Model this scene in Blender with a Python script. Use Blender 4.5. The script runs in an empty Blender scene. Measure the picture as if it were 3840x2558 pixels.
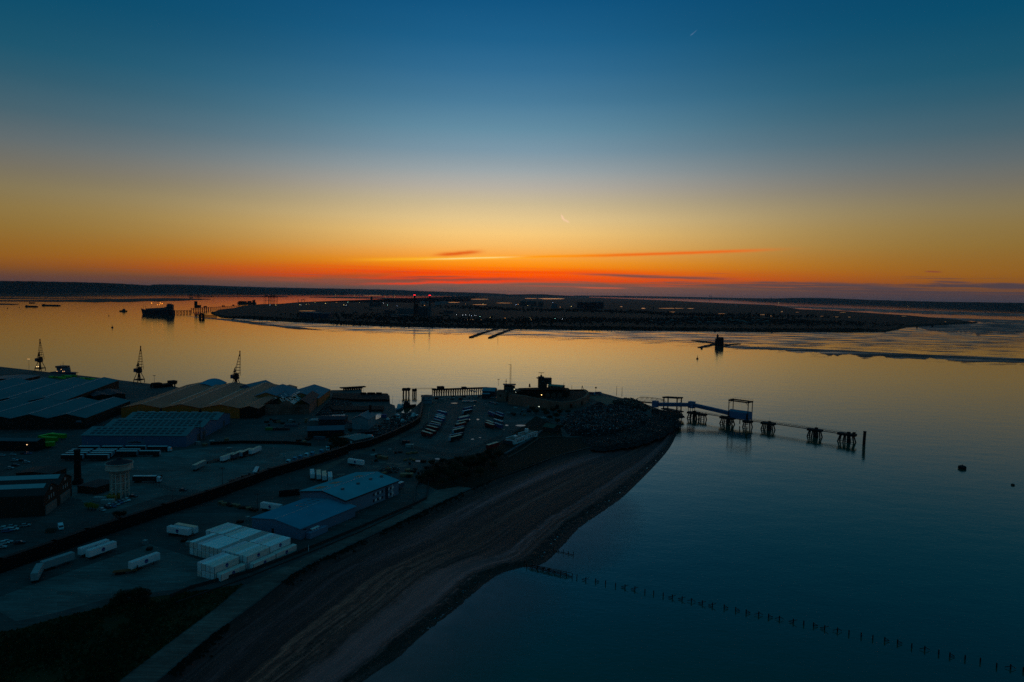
import bpy, bmesh, math, random
from mathutils import Vector, Matrix, noise
random.seed(7)
sc = bpy.context.scene
col = sc.collection
R = math.radians
# ---------------------------------------------------------------- camera
CAMZ = 120.0
FPX = 2560.0
cam = bpy.data.cameras.new('camera'); camo = bpy.data.objects.new('camera', cam); col.objects.link(camo)
cam.sensor_width = 36.0; cam.lens = 24.0; cam.clip_start = 1.0; cam.clip_end = 200000.0
CM = Matrix.Rotation(R(90 - 4.0), 4, 'X') @ Matrix.Rotation(R(1.09), 4, 'Z')
camo.matrix_world = Matrix.Translation((0, 0, CAMZ)) @ CM
sc.camera = camo
C3 = CM.to_3x3()
def ray(px, py): return C3 @ Vector(((px - 1920) / FPX, (1279 - py) / FPX, -1.0))
def at(px, py, z=0.0):            # point of the photograph -> point on the level z
    d = ray(px, py); t = (z - CAMZ) / d.z
    return Vector((d.x * t, d.y * t, z))
def azel(px, py):
    d = ray(px, py).normalized()
    return math.degrees(math.atan2(d.x, d.y)), math.degrees(math.asin(d.z))
def up_at(base, px, py):          # height above the point `base` that shows at pixel row py
    d = ray(px, py); k = math.hypot(base.x, base.y) / math.hypot(d.x, d.y)
    return CAMZ + d.z * k
sc.view_settings.view_transform = 'Standard'; sc.view_settings.look = 'None'
sc.view_settings.exposure = 0.0; sc.view_settings.gamma = 1.0
sc.cycles.use_denoising = False
sc.cycles.max_bounces = 5; sc.cycles.volume_bounces = 0
sc.cycles.sample_clamp_indirect = 0.4; sc.cycles.sample_clamp_direct = 6.0
# ---------------------------------------------------------------- world
def s2l(c): return tuple((v / 12.92 if v <= 0.04045 else ((v + 0.055) / 1.055) ** 2.4) for v in (x / 255 for x in c))
world = bpy.data.worlds.new('World'); sc.world = world; world.use_nodes = True
nt = world.node_tree
for n in list(nt.nodes): nt.nodes.remove(n)
class NB:
    def __init__(s, nt): s.nt = nt
    def n(s, t, **kw):
        x = s.nt.nodes.new(t)
        for k, v in kw.items(): setattr(x, k, v)
        return x
    def link(s, a, b): s.nt.links.new(a, b)
    def m(s, op, a, b=None, c=None, clamp=False):
        x = s.n('ShaderNodeMath', operation=op, use_clamp=clamp)
        for i, v in enumerate((a, b, c)):
            if v is None: continue
            if isinstance(v, (int, float)): x.inputs[i].default_value = v
            else: s.link(v, x.inputs[i])
        return x.outputs[0]
    def ramp(s, fac, stops, interp='LINEAR'):
        x = s.n('ShaderNodeValToRGB'); e = x.color_ramp.elements; x.color_ramp.interpolation = interp
        while len(e) > 1: e.remove(e[-1])
        for i, (p, c) in enumerate(stops):
            k = e[0] if i == 0 else e.new(p)
            k.position = p; k.color = (*c, 1) if len(c) == 3 else c
        s.link(fac, x.inputs[0]); return x.outputs[0]
    def mix(s, f, a, b, mode='MIX'):
        x = s.n('ShaderNodeMix', data_type='RGBA', blend_type=mode)
        for i, v in ((0, f), (6, a), (7, b)):
            if isinstance(v, (int, float)): x.inputs[i].default_value = v
            elif isinstance(v, tuple): x.inputs[i].default_value = (*v, 1)
            else: s.link(v, x.inputs[i])
        return x.outputs[2]
    def noise(s, vec, scale, detail=3, rough=0.5, out=0):
        x = s.n('ShaderNodeTexNoise'); x.inputs['Scale'].default_value = scale
        x.inputs['Detail'].default_value = detail; x.inputs['Roughness'].default_value = rough
        s.link(vec, x.inputs['Vector']); return x.outputs[out]
    def comb(s, x, y, z=0.0):
        c = s.n('ShaderNodeCombineXYZ')
        for i, v in enumerate((x, y, z)):
            if isinstance(v, (int, float)): c.inputs[i].default_value = v
            else: s.link(v, c.inputs[i])
        return c.outputs[0]
W = NB(nt)
tc = W.n('ShaderNodeTexCoord'); sep = W.n('ShaderNodeSeparateXYZ')
nrm = W.n('ShaderNodeVectorMath', operation='NORMALIZE'); W.link(tc.outputs['Generated'], nrm.inputs[0]); W.link(nrm.outputs[0], sep.inputs[0])
DEG = 57.29578
el = W.m('MULTIPLY', W.m('ARCSINE', sep.outputs[2]), DEG)
az = W.m('MULTIPLY', W.m('ARCTAN2', sep.outputs[0], sep.outputs[1]), DEG)
def stops(lst, hy):
    out = []
    for y, c in sorted(lst, key=lambda q: -q[0]):
        e = max(0.0, math.degrees(math.atan((hy - y) / FPX)))
        out.append((min(1, e / 45.0), s2l(c)))
    return out
SC = stops([(1102, (106, 84, 77)), (1090, (106, 85, 78)), (1068, (126, 88, 76)), (1056, (195, 74, 36)), (1040, (250, 78, 2)), (1020, (255, 106, 4)), (1000, (255, 140, 14)),
            (985, (255, 154, 32)), (955, (252, 172, 75)), (925, (247, 188, 102)), (880, (246, 201, 124)), (830, (232, 201, 142)), (770, (206, 188, 150)),
            (710, (182, 176, 164)), (650, (155, 166, 170)), (580, (124, 152, 168)), (500, (98, 140, 162)), (400, (72, 124, 155)), (290, (48, 108, 146)), (180, (28, 96, 138)), (0, (6, 80, 125)), (-500, (0, 64, 94))], 1102) + [(1.0, s2l((34, 98, 118)))]
SE = stops([(1134, (92, 62, 56)), (1110, (102, 66, 52)), (1085, (124, 79, 36)), (1050, (138, 92, 32)), (1010, (138, 98, 40)), (960, (136, 106, 50)), (900, (134, 112, 65)), (840, (127, 114, 82)), (770, (111, 108, 97)),
            (700, (93, 104, 107)), (610, (66, 95, 107)), (500, (40, 87, 107)), (420, (22, 82, 106)), (250, (4, 74, 104)), (0, (0, 62, 98)), (-500, (0, 58, 82))], 1134) + [(1.0, s2l((34, 98, 118)))]
ef = W.m('DIVIDE', el, 45.0, clamp=True)
cC = W.ramp(ef, SC); cE = W.ramp(ef, SE)
d = W.m('SUBTRACT', az, -1.2)
gz = W.m('EXPONENT', W.m('MULTIPLY', W.m('POWER', W.m('ABSOLUTE', W.m('DIVIDE', d, 20.5)), 2.0), -1.0))
base = W.mix(gz, cE, cC)
# slow brightness wobble of the dusk sky
wv = W.comb(W.m('MULTIPLY', az, 0.035), W.m('MULTIPLY', el, 0.35), 3.1)
wob = W.m('MULTIPLY_ADD', W.noise(wv, 1.0, 2), 0.10, 0.95)
cloudmix = base
# --- cloud bank low on the horizon
cn = W.noise(W.comb(W.m('MULTIPLY', az, 0.16), W.m('MULTIPLY', el, 1.6), 1.0), 1.0, 5, 0.6)
cn2 = W.noise(W.comb(W.m('MULTIPLY', az, 0.07), W.m('MULTIPLY', el, 3.2), 8.0), 1.0, 4, 0.55)
topel = W.m('ADD', W.m('MULTIPLY', W.ramp(W.m('DIVIDE', W.m('ADD', az, 40.0), 80.0, clamp=True), [(0, (0, 0, 0)), (.38, (.1, .1, .1)), (.45, (.5, .5, .5)), (.54, (.95, .95, .95)), (.72, (1.2, 1.2, 1.2)), (1, (1.25, 1.25, 1.25))]), 1.0), 0.0)
lim = W.m('ADD', topel, W.m('MULTIPLY', W.m('SUBTRACT', cn, 0.5), 1.2))
bank = W.m('SMOOTHSTEP', 0, 1, 0) if False else None
def sstep(x, a, b):
    mr = W.n('ShaderNodeMapRange', interpolation_type='SMOOTHSTEP'); W.link(x, mr.inputs[0])
    mr.inputs[1].default_value = a; mr.inputs[2].default_value = b; return mr.outputs[0]
bk = sstep(W.m('SUBTRACT', lim, el), -0.10, 0.10)
leftfade = sstep(az, -22.0, -8.0)
hn = W.noise(W.comb(W.m('MULTIPLY', az, 0.10), W.m('MULTIPLY', el, 5.5), 31.0), 1.0, 4, 0.6)
holes = W.m('MULTIPLY', sstep(hn, 0.46, 0.56), sstep(el, 0.35, 0.8))
bk = W.m('MULTIPLY', W.m('MULTIPLY', bk, W.m('SUBTRACT', 1.0, W.m('MULTIPLY', holes, 0.85))), W.m('MULTIPLY', leftfade, 0.95))
bankcol = W.mix(sstep(az, -4.0, 34.0), s2l((124, 86, 74)), s2l((74, 62, 68)))
# red glow streaks and thin dark streaks between 0.6 and 2.2 degrees
band = W.m('MULTIPLY', sstep(el, 0.4, 0.9), W.m('SUBTRACT', 1.0, sstep(el, 1.5, 2.3)))
gz2 = W.m('EXPONENT', W.m('MULTIPLY', W.m('POWER', W.m('ABSOLUTE', W.m('DIVIDE', d, 15.0)), 2.0), -1.0))
redf = W.m('MULTIPLY', W.m('MULTIPLY', band, sstep(cn2, 0.42, 0.60)), W.m('MULTIPLY', gz2, 0.85))
cloudmix = W.mix(redf, cloudmix, s2l((240, 62, 8)))
cloudmix = W.mix(bk, cloudmix, bankcol)
dk = W.noise(W.comb(W.m('MULTIPLY', az, 0.11), W.m('MULTIPLY', el, 4.5), 15.0), 1.0, 4, 0.6)
dkf = W.m('MULTIPLY', W.m('MULTIPLY', band, sstep(dk, 0.60, 0.70)), 0.6)
cloudmix = W.mix(dkf, cloudmix, bankcol)
# --- single clouds and vapour trails, at their own bearings
wobn = W.m('MULTIPLY', W.m('SUBTRACT', W.noise(W.comb(W.m('MULTIPLY', az, 0.5), W.m('MULTIPLY', el, 2.0), 4.0), 1.0, 4, 0.6), 0.5), 1.0)
def streak(cur, p0, p1, wpx, colr, amt, amp=0.15, pw=4):
    a0, e0 = azel(*p0); a1, e1 = azel(*p1)
    ac, ec, hl = (a0 + a1) / 2, (e0 + e1) / 2, abs(a1 - a0) / 2; sl = (e1 - e0) / (a1 - a0)
    w = math.degrees(wpx / FPX)
    da = W.m('SUBTRACT', az, ac)
    de = W.m('SUBTRACT', W.m('SUBTRACT', el, ec), W.m('MULTIPLY', da, sl))
    de = W.m('ADD', de, W.m('MULTIPLY', wobn, amp))
    f = W.m('ADD', W.m('POWER', W.m('ABSOLUTE', W.m('DIVIDE', da, hl)), pw), W.m('POWER', W.m('ABSOLUTE', W.m('DIVIDE', de, w)), 2.0))
    f = W.m('MULTIPLY', W.m('EXPONENT', W.m('MULTIPLY', f, -1.0)), amt)
    return W.mix(f, cur, s2l(colr))
DARK = (105, 72, 62)
for p0, p1, w, c, a, am in [
    ((1636, 956), (1800, 944), 7, (226, 92, 20), .95, .25),
    ((1380, 974), (2060, 962), 6, (255, 190, 40), .7, .1),
    ((1620, 972), (1980, 962), 2.5, (255, 225, 150), .8, .05),
    ((1900, 964), (2400, 955), 5, (255, 150, 12), .95, .05),
    ((2200, 960), (2880, 937), 5.5, (238, 104, 22), .95, .06),
    ((1420, 1050), (1990, 1048), 5, DARK, .75, .3), ((1500, 1040), (1760, 1036), 2.5, DARK, .7, .15),
    ((2150, 1026), (2420, 1036), 4.5, (92, 74, 72), .85, .1), ((2330, 1036), (2730, 1046), 5, (92, 74, 72), .85, .1),
    ((980, 1050), (1420, 1034), 5, (150, 82, 52), .6, .5), ((1180, 1064), (1560, 1060), 7, (140, 76, 58), .7, .4), ((300, 1036), (760, 1046), 6, (112, 66, 48), .5, .4), ((2700, 1060), (3150, 1066), 4, (110, 70, 62), .6, .3),
    ((1130, 1042), (1500, 1025), 8, (165, 80, 40), .45, .5), ((1400, 1064), (1900, 1056), 4, (255, 60, 0), .8, .25),
    ((1700, 1030), (2300, 1022), 9, (252, 84, 0), .6, .3), ((2170, 1078), (2340, 1081), 2.5, (225, 90, 50), .7, .1),
    ((3050, 1064), (3420, 1082), 7, (84, 68, 72), .85, .3), ((3500, 1056), (3640, 1060), 3.5, (76, 62, 70), .85, .1),
    ((3650, 1063), (3880, 1066), 2.5, (76, 62, 70), .7, .1), ((3470, 1018), (3530, 1020), 2.5, (130, 62, 52), .8, .05),
    ((3700, 1080), (3900, 1082), 4, (76, 62, 70), .8, .2), ((2600, 125), (2588, 133), 2, (90, 125, 160), .35, 0),
    ((2592, 132), (2612, 114), 1.6, (105, 130, 165), .4, 0),
    ((2104, 808), (2116, 824), 6, (250, 205, 170), .85, .3), ((2112, 822), (2134, 834), 4, (250, 205, 170), .7, .2)]:
    cloudmix = streak(cloudmix, p0, p1, w, c, a, am)
skyc = W.mix(1.0, cloudmix, W.comb(wob, wob, wob), 'MULTIPLY')
# dome above and behind the camera: the deep blue of dusk, a little dimmer away from the sunset
nz = W.n('ShaderNodeTexSky', sky_type='NISHITA', sun_disc=False, sun_elevation=R(0.6), sun_rotation=R(2.5), altitude=0)
nzs = W.mix(1.0, nz.outputs[0], (0.0012, 0.0015, 0.002), 'MULTIPLY')
back = sstep(W.m('ABSOLUTE', az), 60.0, 150.0)
skyc = W.mix(W.m('MULTIPLY', back, 0.75), skyc, W.mix(ef, s2l((8, 58, 80)), s2l((30, 92, 112))))
skyc = W.mix(1.0, skyc, nzs, 'ADD')
bg = W.n('ShaderNodeBackground'); W.link(skyc, bg.inputs[0]); bg.inputs[1].default_value = 1.0
wo = W.n('ShaderNodeOutputWorld'); W.link(bg.outputs[0], wo.inputs[0])
world.cycles.sampling_method = 'MANUAL'; world.cycles.sample_map_resolution = 1024
# the sun has just gone: only a faint warm remainder low in the west
sl = bpy.data.lights.new('sun', 'SUN'); sl.energy = 0.003; sl.angle = R(40); sl.color = (1.0, 0.55, 0.28)
so = bpy.data.objects.new('sun', sl); col.objects.link(so)
so.rotation_euler = (R(-(90 - 2.0)), 0, R(-2.5)); so.location = (0, 0, 400)
# ---------------------------------------------------------------- materials
def newmat(name):
    m = bpy.data.materials.new(name); m.use_nodes = True
    N = NB(m.node_tree); p = m.node_tree.nodes['Principled BSDF']; return m, N, p
_mc = {}
def mat(name, c, rough=0.7, metal=0.0, var=0.25, scale=0.3, stripe=None, sw=1.0, bump=0.0, spec=0.15, dirt=0.0):
    if name in _mc: return _mc[name]
    m, N, p = newmat(name)
    tc = N.n('ShaderNodeTexCoord'); o = tc.outputs['Object']
    n1 = N.noise(o, scale, 4, 0.6)
    f = N.m('MULTIPLY_ADD', n1, 2 * var, 1 - var)
    cc = N.mix(1.0, c, N.comb(f, f, f), 'MULTIPLY')
    if dirt:
        n2 = N.noise(o, scale * 0.35, 5, 0.7, 0)
        r = N.ramp(n2, [(0.45, (0, 0, 0)), (0.68, (1, 1, 1))])
        cc = N.mix(N.m('MULTIPLY', r, dirt), cc, (c[0] * .35, c[1] * .32, c[2] * .28))
    if stripe is not None:
        s = N.n('ShaderNodeSeparateXYZ'); N.link(o, s.inputs[0])
        w = N.m('SINE', N.m('MULTIPLY', s.outputs[stripe], 6.283 / sw))
        g = N.m('MULTIPLY_ADD', w, 0.10, 0.92)
        cc = N.mix(1.0, cc, N.comb(g, g, g), 'MULTIPLY')
    N.link(cc, p.inputs['Base Color'])
    p.inputs['Roughness'].default_value = rough; p.inputs['Metallic'].default_value = metal
    p.inputs['Specular IOR Level'].default_value = spec
    if bump:
        b = N.n('ShaderNodeBump'); b.inputs['Strength'].default_value = bump; b.inputs['Distance'].default_value = 0.5
        N.link(N.noise(o, scale * 6, 4, 0.6), b.inputs['Height']); N.link(b.outputs[0], p.inputs['Normal'])
    _mc[name] = m; return m
def emit(name, c, s):
    if name in _mc: return _mc[name]
    m, N, p = newmat(name)
    p.inputs['Base Color'].default_value = (*c, 1); p.inputs['Emission Color'].default_value = (*c, 1); p.inputs['Emission Strength'].default_value = s
    _mc[name] = m; return m
# ---------------------------------------------------------------- mesh helpers
class MB:
    def __init__(s): s.v = []; s.f = []
    def add(s, vs, fs):
        k = len(s.v); s.v += [tuple(q) for q in vs]; s.f += [tuple(i + k for i in f) for f in fs]; return s
    def box(s, x, y, z, sx, sy, sz, rot=0.0):        # centre x, y; base z
        c, n = math.cos(rot), math.sin(rot); hx, hy = sx / 2, sy / 2; vs = []
        for zz in (z, z + sz):
            for a, b in ((-hx, -hy), (hx, -hy), (hx, hy), (-hx, hy)): vs.append((x + a * c - b * n, y + a * n + b * c, zz))
        return s.add(vs, [(3, 2, 1, 0), (4, 5, 6, 7), (0, 1, 5, 4), (1, 2, 6, 5), (2, 3, 7, 6), (3, 0, 4, 7)])
    def prism(s, pts, z0, z1):
        n = len(pts); zf = z0 if callable(z0) else (lambda q: z0); zg = z1 if callable(z1) else (lambda q: z1)
        vs = [(p[0], p[1], zf(p)) for p in pts] + [(p[0], p[1], zg(p)) for p in pts]
        return s.add(vs, [tuple(range(n - 1, -1, -1)), tuple(range(n, 2 * n))] + [(i, (i + 1) % n, n + (i + 1) % n, n + i) for i in range(n)])
    def tube(s, a, b, r0, r1=None, n=5):
        a = Vector(a); b = Vector(b); r1 = r0 if r1 is None else r1; d = (b - a)
        if d.length < 1e-6: return s
        d.normalize(); u = d.orthogonal().normalized(); w = d.cross(u); vs = []
        for p, r in ((a, r0), (b, r1)):
            for i in range(n):
                t = 2 * math.pi * i / n; vs.append(p + u * (r * math.cos(t)) + w * (r * math.sin(t)))
        return s.add(vs, [tuple(range(n - 1, -1, -1)), tuple(range(n, 2 * n))] + [(i, (i + 1) % n, n + (i + 1) % n, n + i) for i in range(n)])
    def lathe(s, prof, n=20, c=(0, 0)):
        vs = []; fs = []
        for r, z in prof:
            for i in range(n):
                t = 2 * math.pi * i / n; vs.append((c[0] + r * math.cos(t), c[1] + r * math.sin(t), z))
        for k in range(len(prof) - 1):
            for i in range(n):
                j = (i + 1) % n; fs.append((k * n + i, k * n + j, (k + 1) * n + j, (k + 1) * n + i))
        fs.append(tuple(range(n - 1, -1, -1))); fs.append(tuple(range((len(prof) - 1) * n, len(prof) * n)))
        return s.add(vs, fs)
    def lattice(s, a, b, w0, w1, n, r, side=None):
        a = Vector(a); b = Vector(b); d = (b - a).normalized()
        u = Vector(side).normalized() if side else d.orthogonal().normalized(); w = d.cross(u).normalized(); u = w.cross(d)
        rings = []
        for i in range(n + 1):
            t = i / n; c = a.lerp(b, t); h = (w0 + (w1 - w0) * t) / 2
            rings.append([c + u * h + w * h, c - u * h + w * h, c - u * h - w * h, c + u * h - w * h])
        for k in range(4):
            s.tube(rings[0][k], rings[-1][k], r, n=4)
            for i in range(n):
                s.tube(rings[i][k], rings[i + 1][(k + 1) % 4], r * .6, n=3)
                s.tube(rings[i + 1][k], rings[i + 1][(k + 1) % 4], r * .7, n=3)
        return s
    def build(s, name, m, parent=None, smooth=False):
        me = bpy.data.meshes.new(name); me.from_pydata(s.v, [], s.f); me.validate(); me.update()
        if m: me.materials.append(m)
        if smooth:
            for p in me.polygons: p.use_smooth = True
        o = bpy.data.objects.new(name, me); col.objects.link(o)
        if parent: o.parent = parent
        return o
def tag(o, label=None, cat=None, group=None, kind=None):
    for k, v in (('label', label), ('category', cat), ('group', group), ('kind', kind)):
        if v: o[k] = v
    return o
def empty(name, loc, rz=0.0, label=None, cat=None, group=None):
    o = bpy.data.objects.new(name, None); col.objects.link(o); o.location = loc; o.rotation_euler = (0, 0, rz)
    o.empty_display_size = 0.5
    return tag(o, label, cat, group)
def dup(root, loc, rz=0.0, label=None, group=None, scale=None, mats=None):
    r = root.copy(); col.objects.link(r); r.location = loc; r.rotation_euler = (0, 0, rz)
    if scale: r.scale = (scale,) * 3 if isinstance(scale, (int, float)) else scale
    if label: r['label'] = label
    if group: r['group'] = group
    for ch in list(root.children):
        c = ch.copy(); col.objects.link(c); c.parent = r
        if mats and ch.name.split('.')[0] in mats:
            c.data = c.data.copy(); c.data.materials[0] = mats[ch.name.split('.')[0]]
        for g in list(ch.children):
            e = g.copy(); col.objects.link(e); e.parent = c
    return r
G = 3.5
def prot(o):                       # take a prototype's tree for its first use
    return o
def tri_poly(name, pts, z, m, kind='structure', sub=0):
    bm = bmesh.new(); vs = [bm.verts.new((p[0], p[1], z if len(p) < 3 or not isinstance(z, str) else p[2])) for p in pts]
    f = bm.faces.new(vs); bmesh.ops.triangulate(bm, faces=[f])
    me = bpy.data.meshes.new(name); bm.to_mesh(me); bm.free(); me.materials.append(m)
    if me.polygons and me.polygons[0].normal.z < 0: me.flip_normals()
    o = bpy.data.objects.new(name, me); col.objects.link(o); tag(o, kind=kind); return o
# ---------------------------------------------------------------- water
m, N, p = newmat('water')
tc = N.n('ShaderNodeTexCoord'); o = tc.outputs['Object']
mp = N.n('ShaderNodeMapping'); mp.inputs['Scale'].default_value = (1.0, 1.6, 1.0); mp.inputs['Rotation'].default_value = (0, 0, R(18)); N.link(o, mp.inputs[0])
big = N.noise(o, 0.004, 4, 0.6)
rip = N.noise(mp.outputs[0], 0.45, 4, 0.62)
mid = N.noise(mp.outputs[0], 0.035, 3, 0.6)
h = N.m('ADD', rip, N.m('MULTIPLY', mid, 2.5))
b = N.n('ShaderNodeBump'); b.inputs['Strength'].default_value = 0.15; b.inputs['Distance'].default_value = 0.35
N.link(h, b.inputs['Height']); N.link(b.outputs[0], p.inputs['Normal'])
N.link(N.mix(N.ramp(big, [(0.35, (0, 0, 0)), (0.65, (1, 1, 1))]), (0.001, 0.040, 0.028), (0.001, 0.055, 0.036)), p.inputs['Base Color'])
N.link(N.m('MULTIPLY_ADD', N.noise(mp.outputs[0], 0.004, 5, .6), .09, .0), p.inputs['Roughness']); p.inputs['IOR'].default_value = 1.75; p.inputs['Specular Tint'].default_value = (.70, 1, .74, 1)
WATER = m
S = 90000
wm = MB(); GX = [-S, -20000, -6000, -2000, -600, 0, 600, 2000, 6000, 20000, S]; GY = [-3000, 0, 300, 700, 1500, 3000, 6000, 12000, 30000, S]
wm.v = [(x, y, 0) for y in GY for x in GX]; wm.f = [(j * 11 + i, j * 11 + i + 1, (j + 1) * 11 + i + 1, (j + 1) * 11 + i) for j in range(9) for i in range(10)]
tag(wm.build('water', WATER), kind='structure')
# ---------------------------------------------------------------- near land
def ground_mat(name, c, sc=1.0):
    m, N, p = newmat(name); o = N.n('ShaderNodeTexCoord').outputs['Object']
    a = N.noise(o, .018 * sc, 5, .6); b = N.noise(o, .11 * sc, 6, .72); d = N.noise(o, 1.3, 4, .7)
    mp = N.n('ShaderNodeMapping'); mp.inputs['Rotation'].default_value = (0, 0, -CANG0); mp.inputs['Scale'].default_value = (.03, .5, 1); N.link(o, mp.inputs[0])
    tr = N.ramp(N.noise(mp.outputs[0], 1.0, 4, .65), [(.42, (1, 1, 1)), (.5, (.62, .62, .62)), (.56, (1.0, 1.0, 1.0))])
    f = N.m('MULTIPLY', N.m('MULTIPLY_ADD', a, 1.3, .35), N.m('MULTIPLY', N.m('MULTIPLY_ADD', b, 1.5, .25), N.m('MULTIPLY_ADD', d, .8, .6)))
    cc = N.mix(1.0, N.mix(1.0, c, N.comb(f, f, f), 'MULTIPLY'), tr, 'MULTIPLY')
    v = N.n('ShaderNodeTexVoronoi'); v.inputs['Scale'].default_value = .035; mp2 = N.n('ShaderNodeMapping'); mp2.inputs['Rotation'].default_value = (0, 0, -CANG0); mp2.inputs['Scale'].default_value = (1, 2.2, 1); N.link(o, mp2.inputs[0]); N.link(mp2.outputs[0], v.inputs['Vector']); v.distance = 'CHEBYCHEV'
    k = N.m('MULTIPLY_ADD', N.n('ShaderNodeSeparateColor').outputs[0], 0, 1.0)
    sp = N.n('ShaderNodeSeparateColor'); N.link(v.outputs['Color'], sp.inputs[0]); g = N.m('MULTIPLY_ADD', sp.outputs[0], .45, .75)
    cc = N.mix(1.0, cc, N.comb(g, g, g), 'MULTIPLY'); N.link(cc, p.inputs['Base Color']); p.inputs['Roughness'].default_value = .85; p.inputs['Specular IOR Level'].default_value = .2
    bb = N.n('ShaderNodeBump'); bb.inputs['Strength'].default_value = .2; bb.inputs['Distance'].default_value = .3; N.link(d, bb.inputs['Height']); N.link(bb.outputs[0], p.inputs['Normal']); _mc[name] = m; return m
CANG0 = 1.08
ASPH = ground_mat('asphalt', (0.030, 0.055, 0.058))
outline = [(-2600, 1200), (-300, 1351), (0, 1375), (215, 1399), (330, 1411), (520, 1434), (655, 1449), (700, 1462), (1100, 1463), (1238, 1463), (1356, 1462), (1357, 1474), (1450, 1475), (1461, 1484), (1463, 1514),
           (1480, 1520), (1487, 1546), (1530, 1550), (1552, 1530), (1585, 1500), (1596, 1488), (1622, 1485), (1700, 1483), (1805, 1480), (1835, 1469), (1900, 1459), (1960, 1456), (2050, 1456), (2110, 1456), (2180, 1466), (2260, 1474), (2320, 1490), (2400, 1508), (2440, 1522), (2490, 1542), (2520, 1562),
           (2500, 1585), (2350, 1645), (2100, 1706), (1800, 1818), (1650, 1887), (1492, 1962), (1290, 2057), (1100, 2152), (960, 2263), (812, 2369), (700, 2462), (560, 2582), (380, 2742), (-100, 3300), (-2600, 3300)]
gpts = [at(x, y, G) for x, y in outline]
gm = MB(); n = len(gpts)
tri_poly('ground', gpts, G, ASPH)
sk = MB(); CONC = mat('weathered_concrete', (0.20, 0.19, 0.18), 0.9, var=0.4, scale=0.2, dirt=0.7)
for i in range(0, 34):
    a, b2 = gpts[i], gpts[i + 1]
    sk.add([(a.x, a.y, G - .004), (b2.x, b2.y, G - .004), (b2.x, b2.y, -1), (a.x, a.y, -1)], [(0, 1, 2, 3)])
QUAY = mat('quay_masonry', (0.035, 0.033, 0.03), 0.9, var=0.5, scale=0.3)
tag(sk.build('quay_wall', QUAY), kind='structure')
# ---------------------------------------------------------------- beach
Wp = [(380, 2740), (560, 2580), (700, 2460), (812, 2367), (960, 2261), (1100, 2150), (1290, 2055), (1492, 1960), (1650, 1885), (1800, 1815), (2100, 1703), (2350, 1643), (2515, 1560)]
Vp = [(1180, 2715), (1368, 2558), (1503, 2465), (1588, 2387), (1727, 2277), (1858, 2167), (1949, 2132), (2055, 2108), (2175, 1985), (2269, 1918), (2365, 1840), (2508, 1686), (2552, 1590)]
Wq = [at(x, y, G) for x, y in Wp]; Vq = [at(x, y, -0.1) for x, y in Vp]
def interp(pts, t):
    k = t * (len(pts) - 1); i = min(int(k), len(pts) - 2); f = k - i
    p0 = pts[max(i - 1, 0)]; p1 = pts[i]; p2 = pts[i + 1]; p3 = pts[min(i + 2, len(pts) - 1)]
    return 0.5 * ((2 * p1) + (-p0 + p2) * f + (2 * p0 - 5 * p1 + 4 * p2 - p3) * f * f + (-p0 + 3 * p1 - 3 * p2 + p3) * f ** 3)
NU, NV = 190, 640
def lerp3(a, b, t): return tuple(a[i] + (b[i] - a[i]) * t for i in range(3))
# colour zones across the beach (0 = bank foot, 1 = water's edge), at the near end and at the far end
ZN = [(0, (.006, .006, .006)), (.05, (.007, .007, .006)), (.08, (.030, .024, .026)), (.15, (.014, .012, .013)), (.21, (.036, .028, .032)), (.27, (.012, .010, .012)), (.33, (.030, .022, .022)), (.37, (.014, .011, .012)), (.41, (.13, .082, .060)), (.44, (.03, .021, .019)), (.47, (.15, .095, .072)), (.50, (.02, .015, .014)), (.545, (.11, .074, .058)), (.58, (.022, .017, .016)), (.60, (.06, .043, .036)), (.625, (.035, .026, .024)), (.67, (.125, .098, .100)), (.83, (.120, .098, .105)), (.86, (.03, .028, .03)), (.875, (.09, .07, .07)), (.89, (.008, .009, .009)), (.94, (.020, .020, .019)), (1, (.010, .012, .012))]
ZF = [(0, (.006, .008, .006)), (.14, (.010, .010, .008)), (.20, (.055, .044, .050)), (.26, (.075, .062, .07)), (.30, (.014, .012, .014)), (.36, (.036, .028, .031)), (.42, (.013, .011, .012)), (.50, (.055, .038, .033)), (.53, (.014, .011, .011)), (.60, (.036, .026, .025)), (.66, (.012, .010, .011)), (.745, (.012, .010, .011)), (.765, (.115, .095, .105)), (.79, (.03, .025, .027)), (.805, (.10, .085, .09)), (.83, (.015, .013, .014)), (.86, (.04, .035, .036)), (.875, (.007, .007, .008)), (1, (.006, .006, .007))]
def zone(Z, u):
    for (a, ca), (b, cb) in zip(Z, Z[1:]):
        if u <= b: return lerp3(ca, cb, (u - a) / (b - a) if b > a else 0)
    return Z[-1][1]
vs = []; fs = []; cols = []
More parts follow.
